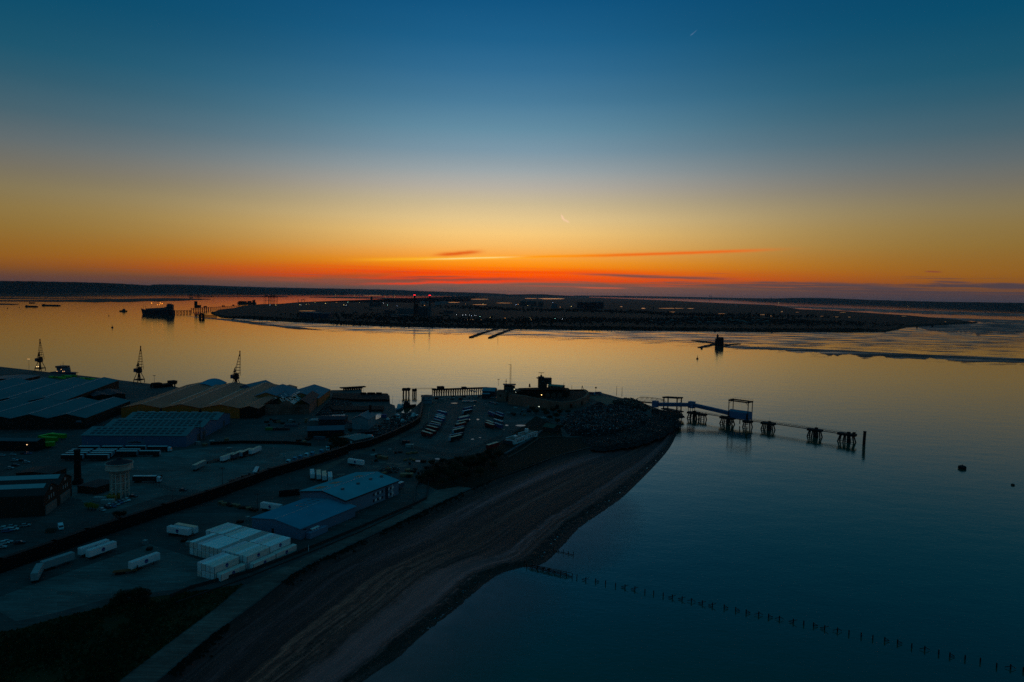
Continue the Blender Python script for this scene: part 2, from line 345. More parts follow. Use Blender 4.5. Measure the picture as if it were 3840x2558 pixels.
for j in range(NV + 1):
    t = j / NV; a = interp(Wq, t); b = interp(Vq, t)
    bend = noise.noise(Vector((t * 30, 0, 5.1))) * 0.02
    for i in range(NU + 1):
        u = i / NU; q = a.lerp(b, u); wl = (b - a).length
        prof = G * (1 - min(1, u / .08)) * .35 + G * .65 * (1 - u) ** 0.9
        s1 = noise.noise(Vector((t * 7, u * 30, 1.0))); s2 = noise.noise(Vector((t * 50, u * 70, 2.0))); s3 = noise.noise(Vector((q.x * .18, q.y * .18, 3)))
        edge = min(1, u * 12) * min(1, (1 - u) * 12)
        z = prof + edge * (.16 * math.sin(u * 46 + 2 * noise.noise(Vector((t * 5, 0, 0)))) + s1 * .07 + s2 * .03 + .03 * s3)
        if i == NU: z = -0.25
        if u > .87: z += (noise.noise(Vector((q.x * .35, q.y * .35, 9)))) * .3 * edge
        zmax = z
        if j in (0,): pass
        vs.append((q.x, q.y, z))
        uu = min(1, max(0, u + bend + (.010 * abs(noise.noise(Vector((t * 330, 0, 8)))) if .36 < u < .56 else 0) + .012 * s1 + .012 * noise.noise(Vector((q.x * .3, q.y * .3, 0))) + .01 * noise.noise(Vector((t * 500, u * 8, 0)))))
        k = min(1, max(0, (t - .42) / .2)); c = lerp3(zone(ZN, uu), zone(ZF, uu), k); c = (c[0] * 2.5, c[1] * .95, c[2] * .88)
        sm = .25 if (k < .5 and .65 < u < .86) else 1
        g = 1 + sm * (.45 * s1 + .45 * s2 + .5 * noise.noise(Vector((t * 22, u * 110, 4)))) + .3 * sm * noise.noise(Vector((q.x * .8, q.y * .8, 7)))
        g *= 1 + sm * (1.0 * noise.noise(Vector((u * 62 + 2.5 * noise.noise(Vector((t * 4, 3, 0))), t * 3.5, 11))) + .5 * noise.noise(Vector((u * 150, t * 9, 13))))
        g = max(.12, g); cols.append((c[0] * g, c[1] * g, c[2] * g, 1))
for j in range(NV):
    for i in range(NU):
        k = j * (NU + 1) + i; fs.append((k, k + 1, k + NU + 2, k + NU + 1))
me = bpy.data.meshes.new('beach'); me.from_pydata(vs, [], fs); me.update()
ca = me.color_attributes.new('zone', 'FLOAT_COLOR', 'POINT')
ca.data.foreach_set('color', [x for c in cols for x in c])
if me.polygons[0].normal.z < 0: me.flip_normals()
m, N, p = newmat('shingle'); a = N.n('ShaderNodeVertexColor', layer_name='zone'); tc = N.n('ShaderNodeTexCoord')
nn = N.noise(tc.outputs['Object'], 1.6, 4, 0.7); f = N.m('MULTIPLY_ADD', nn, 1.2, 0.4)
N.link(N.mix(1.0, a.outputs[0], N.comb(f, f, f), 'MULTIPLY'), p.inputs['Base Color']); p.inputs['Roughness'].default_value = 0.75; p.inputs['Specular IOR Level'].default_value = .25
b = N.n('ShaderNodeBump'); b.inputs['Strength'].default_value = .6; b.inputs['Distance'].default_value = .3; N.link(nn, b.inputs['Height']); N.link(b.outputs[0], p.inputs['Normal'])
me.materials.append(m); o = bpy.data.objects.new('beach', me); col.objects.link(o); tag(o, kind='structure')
# seaweed covered stones along the water's edge (uneven dark lumps)
wd = MB(); rs = random.Random(3)
for k in range(9000):
    t = rs.random() ; far = t > .5
    u = rs.uniform(.875, .985) if not far else (rs.uniform(.84, .99))
    if rs.random() < .12: u = rs.uniform(.45, .6)
    q = interp(Wq, t).lerp(interp(Vq, t), u); r = rs.uniform(.15, .6) * (1 if u > .7 else .5)
    z = G * .65 * (1 - u) ** .9
    a0 = rs.uniform(0, 6.3); hh = r * rs.uniform(.25, .5)
    ring = [(q.x + r * rs.uniform(.6, 1.2) * math.cos(a0 + i * 1.257), q.y + r * rs.uniform(.6, 1.2) * math.sin(a0 + i * 1.257), z - .1) for i in range(5)]
    wd.add(ring + [(q.x + rs.uniform(-.2, .2), q.y + rs.uniform(-.2, .2), z + hh)], [(i, (i + 1) % 5, 5) for i in range(5)])
tag(wd.build('seaweed_rocks', mat('seaweed', (.020, .024, .020), .6, var=.6, scale=1.2)), 'dark seaweed covered stones strewn along the water edge of the beach', 'rocks', kind='stuff')
# wet sand seen through the shallow water beside the groyne
def sheet_grid(name, top, bot, z, m, nu=60, nv=16, kind='structure', jag=0.0, seed=0, ztop=None, soft=False):
    """sheet between two rows of pixel points; its lower edge is broken up by noise"""
    T = [at(x, y, z) for x, y in top]; B = [at(x, y, z) for x, y in bot]
    vs = []; fs = []; cs = []
    for j in range(nu + 1):
        t = j / nu; a = interp(T, t); b = interp(B, t)
        w = 1 + jag * noise.noise(Vector((t * nu * .13, seed, 0))) + jag * .5 * noise.noise(Vector((t * nu * .5, seed + 3, 0)))
        for i in range(nv + 1): vs.append(tuple(a.lerp(b, i / nv * w))); g = min(1, (1 - i / nv) * 1.4, (i / nv) * 6 + (0 if soft else 1)) * min(1, t * 12, (1 - t) * 12); cs += [g, g, g, 1]
    for j in range(nu):
        for i in range(nv): k = j * (nv + 1) + i; fs.append((k, k + 1, k + nv + 2, k + nv + 1))
    me = bpy.data.meshes.new(name); me.from_pydata(vs, [], fs); me.update()
    if me.polygons[0].normal.z < 0: me.flip_normals()
    me.color_attributes.new('fade', 'FLOAT_COLOR', 'POINT').data.foreach_set('color', cs)
    me.materials.append(m); o = bpy.data.objects.new(name, me); col.objects.link(o); return tag(o, kind=kind)
def wetmud(name, wet, dry, sx, sy, lo, hi, scale, rough=0.12, bs=.25, alpha=None, bd=.5):
    m, N, p = newmat(name); tc = N.n('ShaderNodeTexCoord')
    mp = N.n('ShaderNodeMapping'); mp.inputs['Scale'].default_value = (sx, sy, 1); N.link(tc.outputs['Object'], mp.inputs[0])
    n1 = N.noise(mp.outputs[0], scale, 6, 0.65); f = N.ramp(n1, [(lo, (0, 0, 0)), (hi, (1, 1, 1))])
    N.link(N.mix(f, wet, dry), p.inputs['Base Color']); N.link(N.m('MULTIPLY_ADD', f, 0.45, rough), p.inputs['Roughness'])
    N.link(N.m('MULTIPLY_ADD', f, -0.35, 0.5), p.inputs['Specular IOR Level'])
    b = N.n('ShaderNodeBump'); b.inputs['Strength'].default_value = bs; b.inputs['Distance'].default_value = bd
    N.link(N.noise(mp.outputs[0], scale * 5, 3, .6), b.inputs['Height']); N.link(b.outputs[0], p.inputs['Normal'])
    if alpha:
        fa = N.n('ShaderNodeVertexColor', layer_name='fade'); na = N.noise(mp.outputs[0], scale * 1.7, 6, .68)
        N.link(N.ramp(N.m('ADD', fa.outputs[0], N.m('MULTIPLY_ADD', na, 1.3, -.62)), [(.10, (0, 0, 0)), (.34, (1, 1, 1))]), p.inputs['Alpha'])
    return m

# dark broken edge where the bank meets the promenade
be = MB(); rs = random.Random(9)
for k in range(3200):
    t = rs.random(); u = abs(rs.gauss(0, .022)); q = interp(Wq, t).lerp(interp(Vq, t), u + .004); r = rs.uniform(.2, .9); a0 = rs.uniform(0, 6.3); z = G * .65 * (1 - u) ** .9 + G * (1 - min(1, u / .08)) * .35
    if noise.noise(Vector((q.x * .05, q.y * .05, 2))) < -.1: continue
    ring = [(q.x + r * rs.uniform(.6, 1.2) * math.cos(a0 + i * 1.257), q.y + r * rs.uniform(.6, 1.2) * math.sin(a0 + i * 1.257), z - .1) for i in range(5)]
    be.add(ring + [(q.x, q.y, z + r * rs.uniform(.3, .9))], [(i, (i + 1) % 5, 5) for i in range(5)])
tag(be.build('bank_scrub', mat('bank_black', (.005, .006, .004), .95, var=.6, scale=1.0)), 'black ragged scrub and stones along the bank between promenade and shingle', 'scrub', kind='stuff')
# shallow, cloudy water over sand: an edge that fades out
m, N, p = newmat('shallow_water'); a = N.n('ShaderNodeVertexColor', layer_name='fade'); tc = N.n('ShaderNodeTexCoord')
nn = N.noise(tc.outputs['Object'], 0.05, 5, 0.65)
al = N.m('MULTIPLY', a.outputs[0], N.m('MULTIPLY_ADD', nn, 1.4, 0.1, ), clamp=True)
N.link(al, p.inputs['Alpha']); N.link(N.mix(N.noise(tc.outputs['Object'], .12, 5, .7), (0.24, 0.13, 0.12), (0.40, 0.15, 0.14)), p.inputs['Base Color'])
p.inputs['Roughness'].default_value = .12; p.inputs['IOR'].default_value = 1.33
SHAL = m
def fade_sheet(name, A, B, z):
    TA = [at(x, y, z) for x, y in A]; TB = [at(x, y, z) for x, y in B]; nu, nv = 60, 20; vs = []; fs = []; cs = []
    for j in range(nu + 1):
        t = j / nu; a = interp(TA, t); b = interp(TB, t)
        for i in range(nv + 1):
            u = i / nv; vs.append(tuple(a.lerp(b, u))); g = (1 - u) ** 1.1 * min(1, t * 10, (1 - t) * 5); cs += [g, g, g, 1]
    for j in range(nu):
        for i in range(nv): k = j * (nv + 1) + i; fs.append((k, k + 1, k + nv + 2, k + nv + 1))
    me = bpy.data.meshes.new(name); me.from_pydata(vs, [], fs); me.update()
    me.color_attributes.new('fade', 'FLOAT_COLOR', 'POINT').data.foreach_set('color', cs)
    if me.polygons[0].normal.z < 0: me.flip_normals()
    me.materials.append(SHAL); o = bpy.data.objects.new(name, me); col.objects.link(o); tag(o, kind='structure')
fade_sheet('shallow_water', [(1100, 2715), (1330, 2545), (1480, 2455), (1570, 2380), (1700, 2270), (1830, 2160), (1940, 2130)],
           [(1750, 2800), (1850, 2640), (1950, 2520), (2040, 2440), (2130, 2350), (2190, 2270), (2130, 2160)], 0.05)
fade_sheet('shallow_water', [(1940, 2128), (2040, 2095), (2160, 1980), (2240, 1925), (2330, 1860)],
           [(2200, 2175), (2340, 2110), (2420, 2010), (2430, 1920), (2400, 1850)], 0.055)
# promenade, grass
PROM = ground_mat('promenade_concrete', (0.105, 0.088, 0.080), 2.0)
prom = [(350, 2640), (449, 2556), (637, 2412), (808, 2285), (918, 2196), (1030, 2142), (1175, 2078), (1335, 1996), (1560, 1895), (1605, 1860), (1640, 1838), (1720, 1822), (1765, 1828), (1650, 1882), (1492, 1957), (1290, 2051), (1160, 2111), (1100, 2146), (960, 2256), (812, 2362), (700, 2454), (560, 2574), (480, 2660)]
tri_poly('promenade', [at(x, y, G + .008) for x, y in prom], G + .008, PROM)
GRASS = mat('rough_grass', (0.012, 0.020, 0.006), 0.95, var=0.9, scale=0.12, bump=.8)
grassp = [(-200, 2390), (60, 2362), (200, 2320), (400, 2275), (420, 2245), (560, 2240), (700, 2222), (915, 2190), (806, 2283), (635, 2410), (447, 2554), (340, 2645), (-200, 2700)]
tag(tri_poly('grass', [at(x, y, G + .008) for x, y in grassp], G + .008, GRASS), 'rough dark green grass between the container yard and the promenade', 'grass', kind='stuff')
grass2 = [(1560, 1800), (1640, 1730), (1800, 1700), (1905, 1640), (2010, 1560), (2100, 1600), (2110, 1640), (2320, 1640), (2350, 1642), (2100, 1704), (1900, 1780), (1770, 1830), (1720, 1824), (1640, 1838)]
tag(tri_poly('grass', [at(x, y, G + .008) for x, y in grass2], G + .008, mat('dark_scrub', (0.006, 0.009, 0.005), 0.95, var=.7, scale=.12, bump=.5)), 'dark scrubby grass bank between the fenced trailer yard and the shingle', 'grass', kind='stuff')
# ---------------------------------------------------------------- far land and mudflats
LAND = mat('far_fields', (0.005, 0.006, 0.0045), 0.95, var=0.7, scale=0.0022, dirt=.6)
near_shore = [(790, 1174), (831, 1189), (900, 1193), (960, 1197), (1100, 1206), (1262, 1213), (1462, 1223), (1796, 1229), (1920, 1232), (2200, 1236), (2491, 1239), (2880, 1244), (3100, 1244), (3321, 1243), (3402, 1226), (3560, 1216), (3668, 1211)]
back = [(3600, 1200), (3411, 1183), (3104, 1163), (3000, 1160), (2900, 1144), (2695, 1136), (2491, 1126), (2300, 1119), (2190, 1114.5), (1990, 1108), (1800, 1108), (1760, 1130), (1600, 1136), (1400, 1133), (1123, 1133), (1040, 1140), (984, 1140), (908, 1147), (880, 1155), (824, 1161)]
tri_poly('far_land', [at(x, y, 2.0) for x, y in near_shore + back], 2.0, LAND)
eb = MB(); E = [at(x, y, 0) for x, y in near_shore]; nE = 220
for i in range(nE):
    a = interp(E, i / nE); b2 = interp(E, (i + 1) / nE); nrm2 = Vector((0, 1, 0))
    ha = 6 + 2.5 * noise.noise(a * .01); hb = 6 + 2.5 * noise.noise(b2 * .01)
    A = [(a.x, a.y, -.2), (a.x, a.y + 14, ha), (a.x, a.y + 22, ha), (a.x, a.y + 60, 1.9)]; Bq = [(b2.x, b2.y, -.2), (b2.x, b2.y + 14, hb), (b2.x, b2.y + 22, hb), (b2.x, b2.y + 60, 1.9)]
    eb.add(A + Bq, [(k, k + 1, k + 5, k + 4) for k in range(3)])
tag(eb.build('embankment', mat('dark_embankment', (.012, .013, .010), .95, var=.5, scale=.02)), kind='structure')
MUD = wetmud('wet_mud', (0.035, 0.032, 0.034), (0.030, 0.030, 0.040), 1.0, 3.2, .42, .62, 0.006, .08, .05, bd=2.0, alpha=True)
MUD2 = wetmud('dull_mud', (0.030, 0.030, 0.034), (0.022, 0.022, 0.028), 1.0, 3.5, .38, .55, 0.004, .28, .10, bd=2.0, alpha=True)
sheet_grid('mudflat', [(850, 1192), (960, 1197), (1262, 1213), (1462, 1223), (1700, 1228), (1920, 1232), (2300, 1237), (2700, 1242), (3000, 1244), (3321, 1243), (3420, 1224), (3560, 1214), (3700, 1208), (3840, 1205), (4000, 1205)],
           [(880, 1200), (990, 1222), (1180, 1240), (1340, 1249), (1572, 1255), (1796, 1258), (1990, 1271), (2165, 1278), (2410, 1289), (2614, 1303), (2880, 1316), (3084, 1332), (3309, 1345), (3594, 1360), (4000, 1378)], .06, MUD, nu=240, nv=30, jag=.10)
sheet_grid('mudflat', [(700, 1186), (800, 1193), (900, 1200), (1000, 1214), (1100, 1224)], [(700, 1187), (860, 1205), (980, 1222), (1130, 1236), (1280, 1246)], .09, MUD2, nu=60, nv=6, soft=True, jag=.15, seed=4)
sheet_grid('mudflat', [(2700, 1296), (2900, 1302), (3100, 1310), (3300, 1320), (3500, 1330), (3900, 1345)], [(2700, 1304), (2900, 1316), (3100, 1330), (3300, 1343), (3500, 1353), (3900, 1368)], .10, MUD2, nu=120, nv=8, soft=True, jag=.5, seed=7)
sheet_grid('mudflat', [(2940, 1166), (3100, 1166), (3300, 1180), (3500, 1190), (3700, 1196), (4000, 1206)], [(2940, 1168), (3200, 1176), (3420, 1187), (3560, 1200), (3700, 1212), (4000, 1222)], .10, MUD2, nu=120, nv=8, soft=True, jag=.3, seed=9)
sheet_grid('mudflat', [(2760, 1142), (3000, 1149), (3200, 1156), (3500, 1166), (3900, 1178)], [(2760, 1144), (3000, 1156), (3200, 1168), (3500, 1180), (3900, 1193)], .10, MUD2, nu=120, nv=8, soft=True, jag=.3, seed=11)
sheet_grid('mudflat', [(3420, 1222), (3560, 1216), (3700, 1213), (4000, 1216)], [(3480, 1240), (3560, 1250), (3700, 1256), (4000, 1258)], .11, MUD2, nu=80, nv=8, soft=True, jag=.3, seed=12)
DARKMUD = mat('marsh', (.016, .017, .015), .9, var=.5, scale=.01)
for i, (T, B) in enumerate([
    ([(-100, 1126), (200, 1125), (400, 1122), (612, 1118), (700, 1119), (791, 1122)], [(-100, 1130), (200, 1131), (400, 1133), (560, 1131), (652, 1128), (791, 1123)]),
    ([(-100, 1116), (60, 1117), (140, 1119), (300, 1119), (420, 1121)], [(-100, 1121), (60, 1121), (140, 1122), (300, 1122), (420, 1122)]),
    ([(-100, 1105), (100, 1106), (240, 1107), (340, 1108)], [(-100, 1109), (100, 1112), (240, 1113), (340, 1109)]),
    ([(200, 1099), (350, 1099), (500, 1100), (700, 1100), (860, 1102)], [(200, 1100), (350, 1104), (500, 1108), (700, 1104), (860, 1103)]),
    ([(-100, 1137), (0, 1138), (40, 1139), (70, 1141)], [(-100, 1144), (0, 1143), (40, 1143), (70, 1142)]),
    ([(740, 1111), (830, 1111), (960, 1111), (1080, 1111)], [(740, 1112), (830, 1113), (960, 1114), (1080, 1114)]),
    ([(1160, 1113), (1300, 1113), (1450, 1116), (1550, 1118)], [(1160, 1115), (1300, 1119), (1450, 1121), (1550, 1120)])]):
    sheet_grid('marsh', T, B, .9, DARKMUD, nu=60, nv=6, jag=.25, seed=20 + i)
# pools that catch the sky on the far land
POOL = mat('pool_water', (.02, .03, .035), .16, var=.1, spec=.9); _p = POOL.node_tree.nodes['Principled BSDF']; _p.inputs['IOR'].default_value = 1.33; _p.inputs['Specular IOR Level'].default_value = .5
def pool(px, py, w, h, z, seed, name='pool'):
    pts = []; k = 18
    for i in range(k):
        t = 2 * math.pi * i / k; r = 1 + .35 * noise.noise(Vector((seed * 3.1, math.cos(t) * 1.2, math.sin(t) * 1.2)))
        c = at(px + w / 2 * math.cos(t) * r, py + h / 2 * math.sin(t) * r, z); pts.append(c)
    return tri_poly(name, pts, z, POOL)
for i, (x, y, w, h) in enumerate([(2065, 1120.5, 96, 3.2), (1990, 1119.5, 50, 1.6), (1800, 1122, 66, 1.6), (1800, 1142.5, 58, 1.6), (1890, 1136.5, 56, 1.2), (1700, 1134, 50, 2), (1150, 1166, 58, 1.6), (2515, 1156.5, 105, 1.8), (2590, 1157, 24, 2.2), (2412, 1156.5, 14, 3.5), (2330, 1150, 9, 2), (2520, 1170, 26, 1.6),
    (2705, 1176.5, 26, 1.4), (2862, 1180.5, 34, 2), (2890, 1185, 20, 3), (2932, 1169, 8, 3), (3082, 1186, 12, 1.6), (3135, 1188.5, 22, 1.8), (3185, 1189, 10, 1.8), (3545, 1207, 6, 2), (3160, 1172, 24, 1.4), (3390, 1186, 20, 1.4), (2990, 1171, 14, 1.2), (1770, 1199, 80, 1.4), (1980, 1199.5, 58, 1.8), (1600, 1099, 36, 1.2), (1400, 1108, 70, 1.2)]):
    pool(x, y, w, h, 2.03 + .002 * i, i)
# hills on the skyline
def hill(name, prof, dep, m, seed):
    """prof: (px, base py, top py)"""
    vs = []; fs = []; nseg = 200; P = [Vector((a, b, c)) for a, b, c in prof]
    for j in range(nseg + 1):
        q = interp(P, j / nseg); b = at(q.x, q.y, 0); top = up_at(b, q.x, q.z)
        top = max(4, top + 6 * noise.noise(Vector((j * .35, seed, 0))) + 3 * noise.noise(Vector((j * 1.7, seed, 0))))
        d = Vector((b.x, b.y, 0)).normalized()
        for s, h in ((-.35, 0), (-.2, .35), (-.05, .8), (0.05, 1), (.5, .8), (1, 0)):
            c = b + d * (dep * (s + .35)); hh = (top if h == 1 else h * top * (1 + .15 * noise.noise(Vector((j * .5, s * 9, seed)))))
            k2 = 1.0
            vs.append((c.x, c.y, max(-.5, hh * (1 if h < 1 else 1)) if h else -.5))
    for j in range(nseg):
        for i in range(5): k = j * 6 + i; fs.append((k, k + 1, k + 7, k + 6))
    me = bpy.data.meshes.new(name); me.from_pydata(vs, [], fs); me.update(); me.materials.append(m)
    o = bpy.data.objects.new(name, me); col.objects.link(o); return tag(o, kind='structure')
HILL = mat('far_hills', (.004, .009, .010), .95, var=.5, scale=.002)
hill('hills', [(-500, 1093, 1046), (-100, 1093, 1051), (0, 1094, 1053), (200, 1095, 1056), (400, 1096, 1061), (560, 1097, 1070), (640, 1098, 1072), (900, 1100, 1080), (1100, 1102, 1086), (1300, 1104, 1092)], 900, HILL, 1)
hill('hills', [(540, 1094, 1074), (563, 1094, 1072), (582, 1094, 1066.5), (700, 1094, 1067), (960, 1096, 1076), (1200, 1100, 1081), (1450, 1104, 1086), (1600, 1107, 1092), (1800, 1110, 1098), (1900, 1110, 1103)], 2500, HILL, 2)
hill('hills', [(1880, 1112, 1105), (1930, 1112, 1104), (2030, 1113, 1103.5), (2080, 1113.5, 1106.5), (2180, 1114.5, 1111), (2210, 1115, 1113)], 900, HILL, 3)
hill('hills', [(2150, 1111, 1108), (2300, 1114.5, 1109), (2500, 1118.5, 1112), (2700, 1123, 1116), (2880, 1131, 1119), (3000, 1134, 1117), (3100, 1137, 1118), (3250, 1142, 1124), (3500, 1152, 1131), (3840, 1164, 1136), (4200, 1174, 1144)], 1500, HILL, 4)
# the thin air over the estuary
hz = MB(); hz.box(0, 29000, -1.5, 70000, 62000, 260)
m = bpy.data.materials.new('haze'); m.use_nodes = True; t = m.node_tree
for n in list(t.nodes): t.nodes.remove(n)
v = t.nodes.new('ShaderNodeVolumePrincipled'); oo = t.nodes.new('ShaderNodeOutputMaterial'); t.links.new(v.outputs[0], oo.inputs['Volume'])
v.inputs['Color'].default_value = (.66, .72, .90, 1); v.inputs['Density'].default_value = 1.0e-5; v.inputs['Anisotropy'].default_value = 0.3
HZ = hz.build('haze', m); tag(HZ, 'thin pale evening haze lying over the whole estuary', 'haze', kind='stuff')
# ---------------------------------------------------------------- buildings
def rect(A, B, C, z):
    a, b, c = at(*A, z), at(*B, z), at(*C, z); u = (b - a).normalized(); v = Vector((-u.y, u.x, 0))
    return a, math.atan2(u.y, u.x), (b - a).length, max(2.0, abs((c - b).dot(v)))
def prof_pts(T, nb, h, rise, shape='gable'):
    P = []
    for k in range(nb):
        t0 = T * k / nb; t1 = T * (k + 1) / nb
        if shape == 'arch':
            for q in range(0, 10): P.append((t0 + (t1 - t0) * q / 10, h + rise * math.sin(math.pi * q / 10)))
        else: P += [(t0, h), ((t0 + t1) / 2, h + rise)]
    P.append((T, h)); return P
def hall(name, label, cat, A, B, C, h, nb, rise, wm, rm, axis='y', over=0.5, thick=0.25, shape='gable', W=None, L=None, extra=None, group=None, rot=None, z0=G, roofname='roof', far=False):
    a, ang, w, l = rect(A, B, C, z0 + h); a.z = z0
    if W: w = W
    if L: l = L
    if rot is not None: ang = rot
    if far: a = a - Vector((-math.sin(ang), math.cos(ang), 0)) * l
    r = empty(name, a, ang, label, cat, group)
    T, D = (w, l) if axis == 'y' else (l, w)
    f = (lambda p, q, z: (p, q, z)) if axis == 'y' else (lambda p, q, z: (q, p, z))
    P = prof_pts(T, nb, h, rise, shape)
    wb = MB(); n = len(P)
    for q in (0, D):
        ring = [f(p, q, z - .05) for p, z in P]
        for i in range(n - 1):
            wb.add([f(P[i][0], q, 0), f(P[i + 1][0], q, 0), ring[i + 1], ring[i]], [(0, 1, 2, 3)])
    for p in (0, T): wb.add([f(p, 0, 0), f(p, D, 0), f(p, D, h - .05), f(p, 0, h - .05)], [(0, 1, 2, 3)])
    wb.build('wall', wm, r)
    rb = MB(); o = over
    for i in range(n - 1):
        (p0, z0_), (p1, z1_) = P[i], P[i + 1]
        sl = (z1_ - z0_) / (p1 - p0)
        if i == 0: z0_ -= sl * o; p0 -= o
        if i == n - 2: z1_ += sl * o; p1 += o
        if z1_ > z0_: p1 += .0
        vs = [f(p0, -o, z0_), f(p1, -o, z1_), f(p1, D + o, z1_), f(p0, D + o, z0_)]
        rb.add(vs + [(x, y, z + thick) for x, y, z in vs], [(3, 2, 1, 0), (4, 5, 6, 7), (0, 1, 5, 4), (1, 2, 6, 5), (2, 3, 7, 6), (3, 0, 4, 7)])
    ro = rb.build(roofname, rm, r)
    if extra: extra(r, ro, T, D, h, rise, nb, f, thick)
    return r
def roof_z(p, T, nb, h, rise):
    b = T / nb; q = (p % b) / b; return h + rise * (1 - abs(2 * q - 1))
BLUEWALL = mat('blue_clad_wall', (0.10, 0.20, 0.31), .55, var=.12, scale=.3, stripe=0, sw=.9, dirt=.15)
BLUEROOF = mat('blue_grey_roof', (0.03, 0.25, 0.37), .9, spec=0.0, var=.15, scale=.12, stripe=1, sw=1.0, dirt=.25)
LITEROOF = mat('pale_blue_roof', (0.22, 0.40, 0.47), .85, spec=.04, var=.15, scale=.1, stripe=1, sw=1.0, dirt=.25)
DARKTRIM = mat('dark_trim', (.01, .012, .014), .6)
DARK = mat('black_steel', (.010, .010, .011), .6, var=.3)
GLASS = mat('dark_glass', (.02, .04, .055), .1, var=.1)
WHITE = mat('white_paint', (.55, .66, .70), .5, var=.12, scale=.5, dirt=.25)
def panes(r, name, m, items):      # raised panels: (x0,y0,z0)-(x1,y1,z1) boxes, each its own part
    for (x0, y0, z0, x1, y1, z1) in items:
        MB().box((x0 + x1) / 2, (y0 + y1) / 2, z0, abs(x1 - x0) + .08, abs(y1 - y0) + .08, z1 - z0).build(name, m, r)
def rooflights(cols, rows, mname, m, w, l, t0=.1, t1=.9, d0=.05, d1=.95):
    def ex(r, ro, T, D, h, rise, nb, f, thick):
        for k in range(nb):
            for s in (0, 1):
                mb = MB()
                for c in range(cols):
                    q = d0 + (d1 - d0) * (c + .5) / cols
                    for rr in range(rows):
                        pp = (k + s * .5 + (t0 + (t1 - t0) * (rr + .5) / rows) * .5) * T / nb
                        zz = lambda p: roof_z(p, T, nb, h, rise) + thick + .03
                        p0, p1 = pp - w / 2, pp + w / 2; q0, q1 = q * D - l / 2, q * D + l / 2
                        vs = [f(p0, q0, zz(p0)), f(p1, q0, zz(p1)), f(p1, q1, zz(p1)), f(p0, q1, zz(p0))]
                        mb.add(vs + [(x, y, z + .08) for x, y, z in vs], [(3, 2, 1, 0), (4, 5, 6, 7), (0, 1, 5, 4), (1, 2, 6, 5), (2, 3, 7, 6), (3, 0, 4, 7)])
                if s == 1 or k == 2:
                    mb.build(mname, m, ro)['kind'] = 'stuff'; continue
                for i8 in range(0, len(mb.v), 8): MB().add(mb.v[i8:i8 + 8], mb.f[:6]).build(mname, m, ro)
    return ex
# 1 front cold store
def ex1(r, ro, T, D, h, rise, nb, f, th):
    mb = MB()
    for i in range(5):
        for s in range(2):
            p = T * (.17 + .15 * s) ; q = D * (.58 + .075 * i) - s * 1.5; z = lambda x: roof_z(x, T, 1, h, rise) + th + .03
            MB().add([(p, q, z(p)), (p + 2.2, q, z(p + 2.2)), (p + 2.2, q + .9, z(p + 2.2)), (p, q + .9, z(p))], [(0, 1, 2, 3)]).build('rooflight', mat('dull_rooflight', (.05, .05, .05), .5), ro)
    MB().box(T / 2, D / 2, h + rise + th - .02, .5, D + 1, .12).build('ridge_cap', mat('ridge_metal', (.16, .28, .36), .5), ro)
    panes(r, 'door', DARKTRIM, [(T * .42, -.04, 0, T * .42 + 1.4, 0, 2.4)])
    panes(r, 'vent_panel', DARKTRIM, [(T, 2, h - 1.4, T + .05, 4, h - .8)])
    u = MB().box(T + 1.8, 9, 0, 2.8, 12, 2.8).build('plant_room', BLUEWALL, r)
    for k in range(3): MB().lathe([(.55, 2.82), (.55, 3.5)], 10, (T + 1.4, 6.5 + 1.6 * k)).build('fan', WHITE, u)
    MB().box(T + 1.4, 8.1, 3.55, 1.5, 5.2, .25).build('fan_deck', WHITE, u)
hall('cold_store', 'low blue gabled cold store beside the white container stacks', 'warehouse', (945, 1942), (1126, 1984), (1322, 1898), 5.2, 1, 1.9, BLUEWALL, BLUEROOF, extra=ex1)
def ex2(r, ro, T, D, h, rise, nb, f, th):
    MB().box(T / 2, D / 2, h + rise + th - .02, .5, D + 1, .12).build('ridge_cap', mat('ridge_metal', (.16, .28, .36), .5), ro)
    MB().box(T + .55, D / 2, h - .45, .14, D + 1.2, .5).build('gutter', DARKTRIM, ro)
    fb = MB(); fb.tube((-.6, -.62, h - .3), (T / 2, -.62, h + rise - .1), .28, n=4); fb.tube((T / 2, -.62, h + rise - .1), (T + .6, -.62, h - .3), .28, n=4); fb.build('fascia', DARKTRIM, ro)
    PATCH = mat('brown_roof_patch', (.20, .16, .13), .8, var=.2, scale=.5)
    for p, q, a, b in ((.14, .08, .2, .14), (.16, .34, .2, .12), (.30, .70, .14, .10)):
        z = lambda x: roof_z(x, T, 1, h, rise) + th + .03
        p0, p1, q0, q1 = p * T, (p + a) * T, q * D, (q + b) * D
        MB().add([(p0, q0, z(p0)), (p1, q0, z(p1)), (p1, q1, z(p1)), (p0, q1, z(p0))], [(0, 1, 2, 3)]).build('repair_patch', PATCH, ro)
    for p, q in ((.68, .2), (.68, .48), (.68, .72), (.72, .9)):
        MB().box(p * T, q * D, h + rise * .55, 1.2, 1.6, 1.4).build('roof_vent', mat('grey_vent', (.08, .12, .14), .6), ro)
    FR = WHITE
    for row, zz in ((0, 1.3), (1, 4.6)):
        for k in list(range(5)) + [7, 8, 9]:
            q = D * (.50 + .042 * k); w = MB().box(T + .05, q, zz, .12, D * .03, 1.4).build('window', GLASS if k % 2 == 0 else FR, r)
    MB().box(T + .06, D * .755, .2, .16, 2.6, h - 1.4).build('stair_window', GLASS, r)
    MB().box(T + .1, D * .86, 0, .22, .6, h - .4).build('downpipe', WHITE, r)
